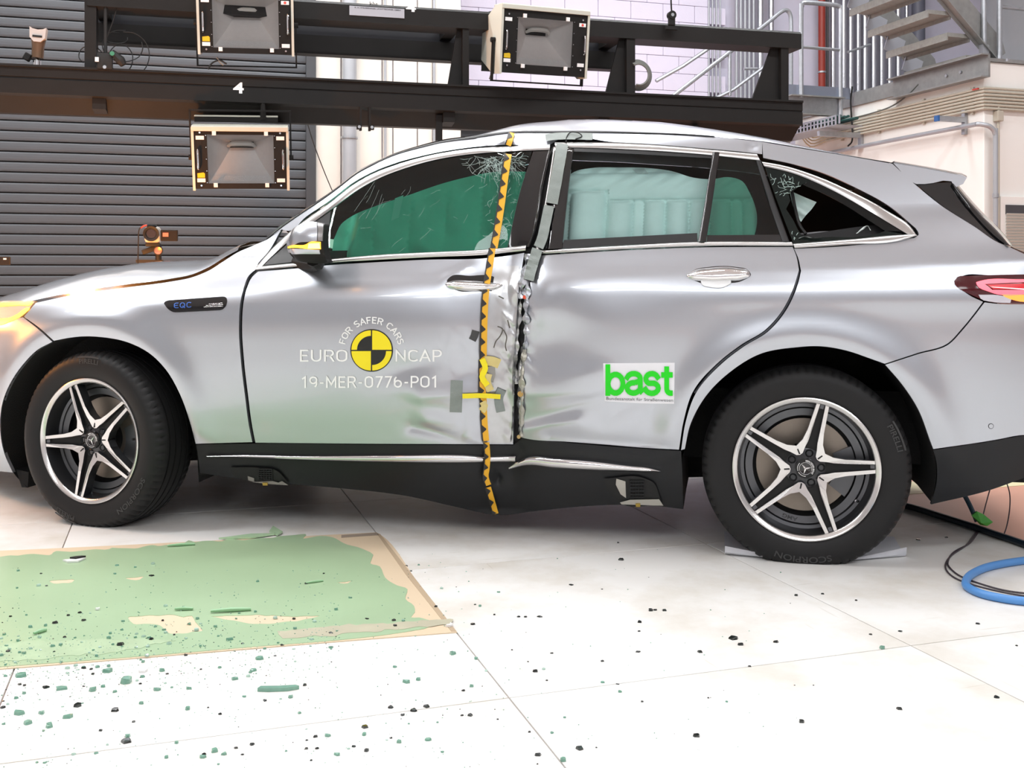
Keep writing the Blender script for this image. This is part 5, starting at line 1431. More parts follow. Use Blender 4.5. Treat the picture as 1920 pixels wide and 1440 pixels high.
# ------------------------------------------------------------------ print on the doors
decal_text('EURO', 563, 678, 22.5, WHITE, fdoor, width=89, bold=0.12, name='door_lettering', stroke=True)
decal_text('NCAP', 742, 678, 22.5, WHITE, fdoor, width=87, bold=0.12, name='door_lettering', stroke=True)
decal_text('19-MER-0776-PO1', 566, 727.5, 22, WHITE, fdoor, width=252, bold=0.13, name='door_lettering', slope=-0.004, stroke=True)
arc_text('FOR SAFER CARS', 697, 657, 50.5, 167, 12, 12.5, WHITE, fdoor, bold=0.15, name='door_lettering', stroke=True)
YEL = M('yellow_print', srgb(248, 226, 16), rough=0.4, var=0.01)
BLK = M('black_print', (0.008, 0.008, 0.008), rough=0.4)
def disc_px(cx_, cy_, r0, r1, a0, a1, m_, parent, off, name, n=24):
    th = np.linspace(math.radians(a0), math.radians(a1), n)
    nr = max(2, int((r1 - r0) / 8) + 2)
    rs = np.linspace(r0, r1, nr)
    px = np.array([(cx_ + r * math.cos(t), cy_ - r * math.sin(t)) for r in rs for t in th])
    fs = [(i * n + k, i * n + k + 1, (i + 1) * n + k + 1, (i + 1) * n + k) for i in range(nr - 1) for k in range(n - 1)]
    fs = [f[::-1] for f in fs]
    return decal(px, fs, m_, parent, off, name)
disc_px(697, 657, 0, 40, 0, 360, BLK, fdoor, 0.0016, 'target_disc', 64)
for a0_ in (0, 90, 180, 270):
    th0, th1 = a0_ + 2, a0_ + 88
    disc_px(697 + 1.2 * (1 if a0_ in (0, 270) else -1), 657 - 1.2 * (1 if a0_ in (0, 90) else -1), (26 if a0_ in (90, 270) else 0), 36.5, a0_, a0_ + 90, YEL, fdoor, 0.0024, 'target_quarter')
# sticker on the rear door
sk = panel('sticker', [(1131, 681, 1), (1265, 680, 1), (1264, 757, 1), (1200, 756), (1134, 752, 1)], M('white_sticker', (0.82, 0.82, 0.86), rough=0.35, var=0.01), rdoor, off=0.0015, h=0.012, flange=0.0012)
GREENP = M('green_print', srgb(0, 214, 0), rough=0.4, var=0.01)
decal_text('bast', 1135.5, 742, 59, GREENP, sk, width=126, bold=0.175, off=0.0055, name='sticker_lettering', stroke=True)
decal_text('Bundesanstalt für Straßenwesen', 1137, 749.5, 5.6, M('grey_print', (0.10, 0.10, 0.11), rough=0.5), sk, width=125, off=0.0045, name='sticker_lettering', slope=0.028)

# ------------------------------------------------------------------ measuring tape along the struck pillar, other tapes
def ribbon(path, wd, m, name, parent=None, off=0.004, teeth=None, step=6.0, W=full_W, wob=0.0, thick=0.0006):
    c = spl(path, step, closed=False)
    t = np.gradient(c, axis=0); t /= np.linalg.norm(t, axis=1)[:, None] + 1e-9
    nrm = np.stack([-t[:, 1], t[:, 0]], 1)      # to the left of travel on screen (travel downwards -> left is -x)
    rr_ = random.Random(len(path) * 13 + int(path[0][0]))
    A = c + nrm * wd / 2; B = c - nrm * wd / 2
    cols = [A * (1 - k) + B * k for k in (0, 0.5, 1)]
    vs = []
    for i in range(len(c)):
        for k, col_ in enumerate(cols):
            q = proj([col_[i]], W)[0]
            vs.append((q[0], float(W(q[0], q[1])) - off - rr_.uniform(0, wob), q[1]))
    n = len(c)
    b = MB(); b.add(vs, [(i * 3 + k, (i + 1) * 3 + k, (i + 1) * 3 + k + 1, i * 3 + k + 1) for i in range(n - 1) for k in range(2)], m, True)
    o = b.build(name, parent or car)
    if teeth:
        d = np.r_[0, np.cumsum(np.linalg.norm(np.diff(c, axis=0), axis=1))]
        L = d[-1]; per = teeth
        s_, pts_in = 0.0, []
        while s_ < L:
            for f, wv in ((0.0, 0.16), (0.30, 0.74), (0.38, 0.74), (0.62, 0.16)):
                if s_ + f * per <= L: pts_in.append((s_ + f * per, wv))
            s_ += per
        pts_in.append((L, 0.2))
        ss = np.array(sorted(set([p[0] for p in pts_in] + list(np.arange(0, L, 4.0)))))
        wv = np.interp(ss, [p[0] for p in pts_in], [p[1] for p in pts_in])
        ci = np.stack([np.interp(ss, d, c[:, 0]), np.interp(ss, d, c[:, 1])], 1)
        ni = np.stack([np.interp(ss, d, nrm[:, 0]), np.interp(ss, d, nrm[:, 1])], 1)
        Ai = ci + ni * wd / 2; Bi = Ai - ni * wd * wv[:, None]
        qa, qb = proj(Ai, W), proj(Bi, W)
        vs = []
        for i in range(len(ss)):
            for q in (qa[i], qb[i]):
                vs.append((q[0], float(W(q[0], q[1])) - off - wob - 0.0014, q[1]))
        b = MB(); b.add(vs, [(2 * i, 2 * i + 2, 2 * i + 3, 2 * i + 1) for i in range(len(ss) - 1)], TAPEK, False)
        b.build('tape_print', o)
    return o
ribbon([(960, 249), (957, 262), (953, 273)], 12, TAPEY, 'marker_tape', teeth=22, off=0.010)
ribbon([(953, 289), (947, 330), (939, 390), (931, 440), (926, 467)], 14, TAPEY, 'marker_tape', teeth=24, off=0.005)
ribbon([(924, 466), (919, 500), (914, 530), (911, 560), (909, 600), (908, 640), (907, 674)], 13, TAPEY, 'marker_tape', teeth=24, off=0.012)
ribbon([(905, 676), (905, 720), (907, 745), (909, 790), (912, 826)], 13, TAPEY, 'marker_tape', teeth=24, off=0.012)
ribbon([(914, 828), (916, 850), (915, 875), (913, 893), (918, 908)], 11, TAPEY, 'marker_tape', teeth=20, off=0.020, wob=0.004)
ribbon([(917, 912), (922, 930), (931, 962)], 11, TAPEY, 'marker_tape', teeth=22, off=0.016, wob=0.003)
ribbon([(857, 713), (856, 742), (855, 773)], 23, TAPEG, 'duct_tape', fdoor, off=0.004)
ribbon([(942, 730), (936, 745), (940, 772)], 17, TAPEG, 'duct_tape', fdoor, off=0.006, wob=0.003)
ribbon([(869, 742), (905, 741), (940, 743)], 9, TAPEYB, 'yellow_strip', fdoor, off=0.017)
ribbon([(906, 672), (912, 690), (906, 705), (916, 722)], 11, TAPEYB, 'yellow_strip', fdoor, off=0.017, wob=0.006)
ribbon([(910, 676), (925, 677), (938, 682)], 18, TAPEC, 'masking_tape', fdoor, off=0.014, wob=0.003)
ribbon([(918, 700), (915, 715), (922, 732)], 14, TAPEC, 'masking_tape', fdoor, off=0.015, wob=0.005)
ribbon([(922, 686), (924, 700), (920, 715)], 13, M('grey_cloth_patch', srgb(150, 148, 142), rough=0.7), 'cloth_patch', fdoor, off=0.012, wob=0.006)
ribbon([(907, 752), (911, 760), (905, 770)], 13, TAPEC, 'masking_tape', fdoor, off=0.017, wob=0.006)
ribbon([(893, 620), (890, 630), (886, 638)], 14, M('black_scuffed_tape', (0.05, 0.05, 0.05), rough=0.6), 'scuffed_tape', fdoor, off=0.004, wob=0.003)
# grey tape over the pillar gap and on the roof edge
ribbon([(1056, 270), (1049, 310), (1042, 350), (1036, 382)], 22, TAPEG, 'duct_tape', rdoor, off=0.016, wob=0.004)
ribbon([(1031, 386), (1024, 420), (1017, 450), (1011, 464)], 19, TAPEG, 'duct_tape', rdoor, off=0.016, wob=0.005)
ribbon([(1009, 467), (1000, 495), (992, 525)], 20, TAPEG, 'duct_tape', rdoor, off=0.012, wob=0.008)
ribbon([(1024, 259), (1050, 256), (1080, 256), (1112, 257)], 13, TAPEG, 'duct_tape', off=0.012, wob=0.008)
m = MB(); m.tube([on(1062, 268, 0.012), on(1064, 258, 0.02), on(1072, 250, 0.03), on(1086, 251, 0.03), on(1092, 257, 0.02), on(1080, 262, 0.018)], 0.0025, BLACK, seg=6); m.build('loose_wire', car)

# torn edges in the gap between the doors
rr = random.Random(11)
def torn(path, wd, m_, off, am, name, parent, seed):
    r2 = random.Random(seed); ph = [r2.uniform(0, 6) for _ in range(4)]
    def Wt(u, z):
        return full_W(u, z) + am * (np.sin(z * 60 + ph[0]) * 0.6 + np.sin(z * 137 + ph[1] + u * 40) * 0.5 + np.sin(z * 23 + ph[2]) * 0.6)
    c = spl(path, 5, closed=False)
    k = np.array([wd * (0.55 + 0.45 * math.sin(i * 0.9 + ph[3]) * math.sin(i * 0.37)) for i in range(len(c))])
    L_ = np.stack([c[:, 0] - k / 2, c[:, 1]], 1); R_2 = np.stack([c[:, 0] + k / 2, c[:, 1]], 1)
    qa, qb, qc = proj(L_), proj(c), proj(R_2)
    vs = []
    for i in range(len(c)):
        for q, o_ in ((qa[i], 0.0), (qb[i], 0.008 + r2.uniform(-0.003, 0.003)), (qc[i], 0.0)):
            vs.append((q[0], float(Wt(q[0], q[1])) - off - o_, q[1]))
    b = MB(); b.add(vs, [(i * 3 + j, (i + 1) * 3 + j, (i + 1) * 3 + j + 1, i * 3 + j + 1) for i in range(len(c) - 1) for j in range(2)], m_, False)
    return b.build(name, parent)
RAW = M('torn_bare_metal', (0.42, 0.42, 0.42), rough=0.3, metal=0.8, var=0.3, scale=50)
panel('scuffed_skin', [(930, 500, 1), (974, 498, 1), (970, 560), (967, 620), (963, 700), (962, 780), (961, 831, 1), (917, 831, 1), (912, 780), (911, 700), (914, 600)], M('scuffed_dirty_paint', (0.53, 0.54, 0.55), rough=0.32, metal=0.78, coat=0.7, var=0.14, scale=26), fdoor, off=0.0012, h=0.011, flange=0)
torn([(990, 476), (985, 505), (979, 535), (975, 560)], 18, PAINT, 0.006, 0.004, 'torn_edge', fdoor, 1)
torn([(978, 540), (973, 590), (968, 650), (966, 720)], 12, RAW, -0.004, 0.006, 'torn_edge', fdoor, 2)
torn([(990, 525), (986, 580), (988, 620), (983, 665)], 17, PAINT, 0.002, 0.008, 'torn_edge', rdoor, 3)
torn([(979, 650), (974, 690), (972, 740), (974, 790), (976, 818)], 10, RAW, -0.010, 0.006, 'torn_edge', rdoor, 4)
torn([(984, 655), (979, 700), (979, 760), (977, 818)], 13, M('scraped_paint', (0.45, 0.44, 0.38), rough=0.4, metal=0.5, var=0.3, scale=40), 0.003, 0.004, 'torn_edge', rdoor, 5)
torn([(966, 640), (963, 690), (962, 740)], 7, RAW, 0.002, 0.006, 'torn_edge', fdoor, 6)
torn([(962, 762), (961, 790), (958, 828)], 5, RAW, 0.002, 0.004, 'torn_edge', fdoor, 7)
panel('pillar_core', [(964, 470, 1), (1014, 470, 1), (996, 560), (986, 700), (979, 832, 1), (957, 836, 1), (962, 700), (968, 560)], BLACK, off=-0.024, h=0.03, flange=0.03)
for (x_, y_, r_, mm) in ((977, 738, 6, M('brass_bolt', (0.5, 0.33, 0.12), rough=0.3, metal=0.9)), (985, 557, 4, M('red_clip', srgb(220, 80, 50))), (974, 818, 4, M('brass_clip', (0.45, 0.33, 0.15), rough=0.35, metal=0.8))):
    p = on(x_, y_, 0.010); m = MB(); m.cyl((p[0], p[1] - 0.006, p[2]), (p[0], p[1] + 0.012, p[2]), r_ / 520, mm, seg=8); m.build('clip', rdoor)
torn([(1498, 447), (1508, 443), (1520, 446), (1540, 445)], 5, M('pale_glass_glint', (0.6, 0.66, 0.64), rough=0.15), 0.004, 0.003, 'glass_splinters', quarter, 8)  # both sets: small shards, white glints put into their pale colour
torn([(1606, 438), (1616, 430), (1626, 423), (1632, 432)], 6, M('pale_glass_glint', (0.6, 0.66, 0.64), rough=0.15), 0.004, 0.003, 'glass_splinters', quarter, 9)
# scuffed marks on the crushed door edge
SCUFF = M('dark_scuff', (0.10, 0.09, 0.075), rough=0.6, var=0.4, scale=60)
for pts in ([(933, 612), (942, 616), (938, 630), (930, 640), (926, 652)], [(944, 618), (950, 630), (948, 650), (950, 658)], [(952, 600), (956, 615)], [(935, 555), (945, 560)]):
    ribbon(pts, 2.2, SCUFF, 'scuff_mark', fdoor, off=0.002, step=4)

# openings in the sill with the jack supports behind
def jack(opening, plate, grid, shelf, gold, dark):
    o = panel('jacking_opening', opening, BLACK, sill, off=0.0055, h=0.02, flange=0)
    PL = M('jack_plate', (0.55, 0.53, 0.48) if not dark else (0.30, 0.28, 0.26), rough=0.35, metal=0.6)
    panel('jack_plate', plate, PL, sill, off=0.008, h=0.02, flange=0.002)
    (x0_, y0_, x1_, y1_) = grid
    b = MB()
    for k in range(6):
        x_ = x0_ + (x1_ - x0_) * k / 5
        a1, a2 = on(x_, y0_, 0.010), on(x_, y1_, 0.010); b.tube([a1, a2], 0.0022, CLADDING, seg=4, smooth_path=False)
    for k in range(6):
        y_ = y0_ + (y1_ - y0_) * k / 5
        a1, a2 = on(x0_, y_, 0.010), on(x1_, y_, 0.010); b.tube([a1, a2], 0.0022, CLADDING, seg=4, smooth_path=False)
    b.build('jack_grid', sill)
    panel('jack_shelf', shelf, PL, sill, off=0.012, h=0.02, flange=0.003)
    panel('jack_stud', gold, M('gold_stud', (0.55, 0.38, 0.08), rough=0.35, metal=0.7), sill, off=0.016, h=0.02, flange=0.004)
jack([(1133, 897, 1), (1205, 895), (1225, 904), (1239, 936), (1244, 946, 1), (1164, 943), (1139, 918)], [(1156, 897, 1), (1173, 902, 1), (1174, 933, 1), (1164, 926, 1), (1155, 908, 1)], (1182, 901, 1208, 932), [(1163, 941, 1), (1182, 936, 1), (1236, 935, 1), (1244, 947, 1), (1166, 944.5, 1)], [(1192, 943, 1), (1201, 943, 1), (1201, 949, 1), (1193, 949, 1)], False)
jack([(431, 876, 1), (478, 876), (522, 883), (536, 898), (543, 908, 1), (477, 904), (462, 899), (441, 893)], [(466, 892, 1), (478, 896, 1), (478, 903, 1), (467, 900, 1)], (487, 879, 512, 899), [(476, 903, 1), (489, 902, 1), (513, 901, 1), (524, 904, 1), (531, 901, 1), (543, 909, 1), (500, 906, 1)], [(495, 904, 1), (504.5, 904, 1), (504.5, 909, 1), (496, 909, 1)], True)

# ------------------------------------------------------------------ inside: airbags, seats, lining
def bag_mat(name, c):
    return M(name, c, rough=0.75, var=0.05, scale=20, bump=0.15, bscale=35)
BAGF = bag_mat('pale_green_airbag_fabric', (0.50, 0.82, 0.70))
BAGR = bag_mat('pale_aqua_airbag_fabric', (0.72, 0.90, 0.86))
ufx = [P1_(x, 420)[0] for x in (625, 720, 770, 820, 905, 960)]
def Wbf(u, z):
    x = (u - ufx[0]) / (ufx[-1] - ufx[0])
    puff = 0.020 * np.abs(np.sin(x * math.pi * 5.0)) ** 0.7 + 0.012 * np.sin(z * 40 + x * 9) * S(1.25, 1.1, z) + 0.008 * np.sin(x * 26 + z * 22)
    return base_W(u, z) + 0.10 - puff + 0.10 * S(0.12, 0.0, x)
panel('curtain_airbag', [(626, 448, 1), (640, 420), (662, 404), (700, 388), (760, 368), (830, 344), (880, 331), (930, 322), (985, 322, 1), (960, 470, 1), (800, 478), (700, 482), (650, 482), (622, 478, 1)], BAGF, W=Wbf, h=0.016, flange=0.12)
urx = [P1_(x, 400)[0] for x in (1060, 1132, 1182, 1203, 1245, 1290, 1330, 1372, 1392, 1420)]
def Wbr(u, z):
    c = np.zeros_like(u)
    for a, b_ in zip(urx[:-1], urx[1:]):
        m_ = (a + b_) / 2; hw = (b_ - a) / 2
        c = np.maximum(c, np.sqrt(np.clip(1 - ((u - m_) / hw) ** 2, 0, 1)) * min(0.055, hw * 0.95))
    zt = 1.034 + (520 - 372) / FPX * 4.02
    low = S(zt + 0.012, zt - 0.012, z)
    first_ = (u < urx[1] + 0.005)
    low = np.where(first_, S(zt + 0.055, zt + 0.03, z), low)
    c = c * low
    roll = 0.038 * np.sqrt(np.clip(1 - ((z - (zt + 0.055)) / 0.062) ** 2, 0, 1)) * (1 - 0.5 * low)
    wr = 0.004 * np.sin((u * 1.0 - z * 1.6) * 70) * S(zt + 0.0, zt + 0.08, z)
    return base_W(u, z) + 0.115 - np.maximum(c, roll) - wr
panel('curtain_airbag', [(1062, 332, 1), (1077, 322), (1110, 315), (1160, 314), (1215, 315), (1260, 321), (1300, 333), (1335, 336), (1365, 332), (1392, 340), (1406, 362), (1419, 402), (1415, 440), (1408, 456, 1), (1200, 470), (1050, 475, 1)], BAGR, W=Wbr, h=0.0075, flange=0.14)
panel('airbag_label', [(1185, 317, 1), (1208, 316, 1), (1216, 326, 1), (1196, 326, 1)], M('airbag_print', (0.55, 0.66, 0.63), rough=0.7), W=Wbr, off=0.003, h=0.02, flange=0)
panel('airbag_label', [(741, 372, 1), (757, 366, 1), (748, 408, 1), (734, 414, 1)], M('airbag_print_pale', (0.80, 0.92, 0.84), rough=0.7), W=Wbf, off=0.003, h=0.02, flange=0)
panel('hanging_airbag', [(1480, 357, 1), (1500, 366), (1531, 379, 1), (1522, 392), (1510, 405), (1502, 416, 1), (1494, 404)], BAGR, W=lambda u, z: base_W(u, z) + 0.10 + 0.012 * np.sin(u * 60 + z * 90), h=0.012, flange=0.01)
panel('luggage_ledge', [(1500, 436, 1), (1560, 432), (1612, 436, 1), (1604, 444, 1), (1510, 447, 1)], M('grey_luggage_trim', (0.16, 0.16, 0.17), rough=0.5), W=base_W, off=-0.06, h=0.02, flange=0.08)
m = MB(); m.tube([on(1485, 352, -0.03, base_W), on(1492, 390, -0.03, base_W), on(1500, 420, -0.03, base_W), on(1512, 438, -0.03, base_W)], 0.006, BLACK, seg=6); m.build('belt_strap', car)
SEATM = M('dark_brown_seat', (0.045, 0.028, 0.018), rough=0.6, var=0.2)
def seat(u, w, name='front_seat'):
    s_ = MB(); s_.box((u, w, 0.55), (0.52, 0.50, 0.22), SEATM, bev=0.05)
    s_.box((u + 0.30, w, 0.90), (0.16, 0.48, 0.66), SEATM, R=Matrix.Rotation(math.radians(16), 3, 'Y'), bev=0.05)
    s_.box((u + 0.42, w, 1.30), (0.11, 0.28, 0.20), SEATM, R=Matrix.Rotation(math.radians(12), 3, 'Y'), bev=0.04)
    s_.build(name, car)
seat(-0.42, 0.52); seat(-0.42, 1.36); seat(0.42, 0.55, 'rear_seat'); seat(0.42, 1.33, 'rear_seat')
# far side skin, underbody and far wheels close the body
eu = np.r_[Eh[:, 0], Ew[:, 0], Er[:, 0], Es[:3, 0], edge3(RG)[:, 0], edge3(TG)[:3, 0]]
ez = np.r_[Eh[:, 2], Ew[:, 2], Er[:, 2], Es[:3, 2], edge3(RG)[:, 2], edge3(TG)[:3, 2]]
o_ = np.argsort(eu); eu, ez = eu[o_], ez[o_]
us = np.linspace(eu[0], eu[-1], 90)
zt = np.interp(us, eu, ez)
vs, fs = [], []
n = 26
for i, u in enumerate(us):
    zb = 0.27
    for (cu, cz) in (FW_, RW_):
        if abs(u - cu) < 0.44: zb = max(zb, cz + math.sqrt(0.44 ** 2 - (u - cu) ** 2))
    for k in range(n):
        z_ = zb + (zt[i] - zb) * k / (n - 1)
        vs.append((u, 2 * WC - float(base_W(np.array(u), np.array(z_))), z_))
fs = [(i * n + k, i * n + k + 1, (i + 1) * n + k + 1, (i + 1) * n + k) for i in range(len(us) - 1) for k in range(n - 1)]
b = MB(); b.add(vs, fs, INNER, True); b.build('body_side', car)
b = MB(); b.box((-0.35, WC, 0.30), (1.95, 1.36, 0.10), LINER, bev=0.02); b.box((1.78, WC, 0.34), (0.46, 1.5, 0.10), LINER); b.box((-0.35, WC, 0.45), (4.0, 1.1, 0.28), LINER); b.box((-1.68, WC, 0.66), (1.30, 1.20, 0.46), LINER, bev=0.05); b.build('underbody_and_light_block', car)  # last box: unseen block added in the engine bay to stop light leaks
p = on(28, 890, 0.0, base_W); m = MB(); m.prism([(-0.01, 0.02), (0.055, 0.01), (0.05, -0.06), (0.02, -0.06)], 1, 0.0, 0.2, LINER, T=Matrix.Translation((p[0], p[1] + 0.02, p[2]))); m.build('air_deflector', car)

# cracked glass: fine white fracture lines radiating from the struck upper edge
CRK = M('fracture_white', (0.36, 0.48, 0.44), rough=0.4)
b = MB(); rr = random.Random(5)
def crack(pts, wpx):
    c = np.array(pts, float)
    t = np.gradient(c, axis=0); t /= np.linalg.norm(t, axis=1)[:, None] + 1e-9
    nn = np.stack([-t[:, 1], t[:, 0]], 1) * wpx / 2
    qa, qb = proj(c + nn), proj(c - nn)
    vs = []
    for i in range(len(c)):
        for q in (qa[i], qb[i]): vs.append((q[0], float(full_W(q[0], q[1])) - 0.0012, q[1]))
    b.add(vs, [(2 * i, 2 * i + 2, 2 * i + 3, 2 * i + 1) for i in range(len(c) - 1)], CRK)
gpoly = np.array([(614, 402), (700, 343), (767, 316), (833, 300), (883, 292), (957, 288), (995, 286), (976, 347), (950, 462), (800, 471), (618, 482)], float)
def walk(x, y, a, L, wob, wpx):
    pts = [(x, y)]
    st = max(3.0, L / 7)
    d_ = 0
    while d_ < L:
        a += rr.gauss(0, wob); x += st * math.cos(a); y += st * math.sin(a); d_ += st
        if not inside(gpoly, np.array([[x, y]]))[0]: break
        pts.append((x, y))
    if len(pts) > 1: crack(pts, wpx)
for k in range(90):
    a = rr.uniform(0.05, math.pi - 0.05)
    r0 = rr.uniform(0, 16)
    walk(940 + rr.gauss(0, 26), 293 + abs(rr.gauss(0, 12)), a, rr.uniform(8, 46), 0.25, rr.uniform(0.2, 0.5))
for k in range(46):
    walk(rr.uniform(918, 985), rr.uniform(300, 460), rr.uniform(0, 6.28), rr.uniform(5, 22), 0.35, rr.uniform(0.25, 0.6))
for k in range(40):
    walk(940 + rr.gauss(0, 10), 440 + rr.gauss(0, 12), rr.uniform(0, 6.28), rr.uniform(3, 9), 0.5, rr.uniform(0.3, 0.7))
for k in range(24):
    walk(rr.uniform(640, 930), rr.uniform(350, 465), rr.choice((-0.6, -0.7, 0.1, 2.5)) + rr.gauss(0, .15), rr.uniform(8, 26), 0.12, rr.uniform(0.15, 0.3))
for k in range(5):
    walk(700 + 5 * k + rr.uniform(-3, 3), 340 + 8 * k, 1.95 + rr.gauss(0, .06), rr.uniform(30, 70), 0.05, 0.25)
o = b.build('glass_cracks', fglass); o['kind'] = 'stuff'
b = MB(); gpoly = np.array([(1436, 316), (1518, 340), (1478, 362), (1486, 410), (1500, 440), (1490, 452), (1462, 390)], float)
for k in range(40):
    walk(1478 + rr.gauss(0, 14), 345 + rr.gauss(0, 12), rr.uniform(0, 6.28), rr.uniform(4, 16), 0.4, rr.uniform(0.4, 0.9))
for k in range(10):
    walk(1495 + rr.gauss(0, 8), 440 + rr.gauss(0, 6), rr.uniform(0, 6.28), rr.uniform(3, 10), 0.4, 0.9)
o = b.build('glass_cracks', quarter); o['kind'] = 'stuff'

# ------------------------------------------------------------------ wheels
def ring_text(s, r, a_mid, hgt, m_, y, name, parent, bold=0.02, span=None, T=None):
    v, f = text_mesh(s, bold)
    k = hgt / 0.72; L = v[:, 0].max() * k
    sc = 1.0 if span is None else span * r / L
    vs = []
    for x_, y_ in v:
        th = math.radians(a_mid) - (x_ * k * sc - L * sc / 2) / r
        rr_ = r + y_ * k - hgt / 2
        vs.append((rr_ * math.cos(th), y, rr_ * math.sin(th)))
    b = MB(); b.add(vs, f, m_); return b.build(name, parent)
def wheel(u, z, w0, steer, base_ang, texts, far=False):
    R = 0.371
    root = empty('wheel', (u, w0, z), rot=(0, 0, steer)); root.parent = car
    # tyre: outer face towards -y
    pr = [(0.250, 0.020), (0.262, 0.006), (0.275, 0.000), (0.300, -0.006), (0.325, -0.006), (0.345, 0.000), (0.358, 0.012), (0.366, 0.028)]
    tread = []
    for g in (0.062, 0.098, 0.134, 0.170):
        tread += [(0.371, g - 0.010), (0.371, g - 0.0045), (0.363, g - 0.004), (0.363, g + 0.004), (0.371, g + 0.0045)]
    pr2 = pr + [(0.3695, 0.040)] + tread + [(0.3695, 0.195), (0.366, 0.207), (0.358, 0.222), (0.345, 0.234), (0.32, 0.238), (0.25, 0.22)]
    seg = 288
    b = MB(); b.lathe(pr2, TYRE, seg=seg)
    n = len(pr2)
    V = np.array(b.v).reshape(n, seg, 3)
    # shoulder sipes
    for i, (r_, y_) in enumerate(pr2):
        if r_ > 0.357 and (y_ < 0.052 or y_ > 0.18):
            for k in range(0, seg, 4):
                V[i, k, 0] *= (r_ - 0.007) / r_; V[i, k, 2] *= (r_ - 0.007) / r_
    V = V.reshape(-1, 3)
    low = np.maximum(0, -z + 0.0005 - V[:, 2])
    V[:, 2] += low
    V[:, 1] += np.where(V[:, 1] < 0.117, -1, 1) * low * 0.35
    b.v = [tuple(p) for p in V]
    b.build('tyre', root, sharp=50)
    # rim
    b = MB()
    b.lathe([(0.2605, 0.010), (0.2600, 0.002), (0.2560, 0.000), (0.2440, 0.006), (0.2400, 0.012), (0.2360, 0.045), (0.2300, 0.075), (0.2180, 0.078), (0.2150, 0.10), (0.2120, 0.19), (0.235, 0.21), (0.2600, 0.215)],
            DARKALLOY, seg=96, mats=[MACHINED, MACHINED, MACHINED, MACHINED, DARKALLOY, DARKALLOY, GREYALLOY, GREYALLOY, DARKALLOY, DARKALLOY, DARKALLOY])
    b.lathe([(0.212, 0.080), (0.186, 0.084)], GREYALLOY, seg=96)
    b.build('rim', root)
    # spokes: each arm is a pair of machined bars with a dark slot between
    for k in range(5):
        th = math.radians(base_ang + 72 * k)
        T = Matrix.Rotation(-(th), 4, 'Y')
        b = MB()
        for sg in (1, -1):
            ri, ro = 0.090, 0.246
            a36 = math.radians(36)
            # outer edge from the star's inner corner to the rim, inner edge along the slot
            P_ = [(0.0425, sg * 0.0308), (0.0715, sg * 0.0518), (0.100, sg * 0.0368), (0.140, sg * 0.0292), (ro, sg * 0.0218), (ro, sg * 0.0094), (0.140, sg * 0.0147), (0.100, sg * 0.0168), (0.075, sg * 0.0215), (0.052, sg * 0.0235)]
            def yf(r_): return 0.012 + 0.020 * max(0, (0.16 - r_) / 0.16) ** 1.3
            N = len(P_)
            vs = [(p[0], yf(math.hypot(*p)) - 0.0, p[1]) for p in P_] + [(p[0], yf(math.hypot(*p)) + 0.045, p[1] * 0.92) for p in P_]
            f0 = tuple(range(N)) if sg > 0 else tuple(range(N))[::-1]
            b.add(vs[:N], [f0], MACHINED, False, T)
            sd = []
            for i in range(N):
                j = (i + 1) % N; sd.append((i, j, N + j, N + i) if sg < 0 else (j, i, N + i, N + j))
            b.add(vs, sd, DARKALLOY, False, T)
        b.add([(0.058, 0.040, -0.028), (0.058, 0.040, 0.028), (0.246, 0.026, 0.010), (0.246, 0.026, -0.010)], [(0, 1, 2, 3)], BLACK, False, T)
        b.add([(0.225, 0.022, -0.0065), (0.225, 0.022, 0.0065), (0.243, 0.017, 0.0065), (0.243, 0.017, -0.0065)], [(0, 1, 2, 3)], GREYALLOY, False, T)
        a36 = math.radians(36); T2 = Matrix.Rotation(-(th + a36), 4, 'Y')
        b.box((0.066, 0.0235, 0), (0.020, 0.006, 0.0050), BLACK, T2)
        b.build('spoke', root)
    b = MB(); b.lathe([(0.0, 0.034), (0.060, 0.034), (0.074, 0.040), (0.076, 0.08)], DARKALLOY, seg=40); b.build('hub', root)
    for k in range(5):
        th = math.radians(base_ang + 72 * k)
        T = Matrix.Translation((0.056 * math.cos(th), 0, 0.056 * math.sin(th)))
        b = MB(); b.lathe([(0.0125, 0.030), (0.0120, 0.029), (0.0, 0.050)], BLACK, seg=14, T=T); b.lathe([(0.0150, 0.033), (0.0125, 0.029)], DARKALLOY, seg=14, T=T); b.build('lug_bore', root)
    # brake disc and caliper
    b = MB(); b.lathe([(0.08, 0.115), (0.095, 0.112), (0.172, 0.112), (0.173, 0.125)], DISC, seg=64); b.build('brake_disc', root)
    b = MB()
    for k in range(9):
        a0 = math.radians(-42 + 72 * k / 8 + (0 if not far else 0))
    ths = [math.radians(-38 + 62 * k / 8) for k in range(9)]
    vs = [(r_ * math.cos(t), y_, r_ * math.sin(t)) for t in ths for (r_, y_) in ((0.112, 0.098), (0.182, 0.098), (0.182, 0.13), (0.112, 0.13))]
    fs = [(i * 4 + j, i * 4 + (j + 1) % 4, (i + 1) * 4 + (j + 1) % 4, (i + 1) * 4 + j) for i in range(8) for j in range(4)] + [(0, 1, 2, 3), (32, 35, 34, 33)]
    b.add(vs, fs, GREYALLOY); b.build('brake_caliper', root)
    b = MB(); b.lathe([(0.0, 0.135), (0.215, 0.135)], BLACK, seg=40); b.build('backing_plate', root)
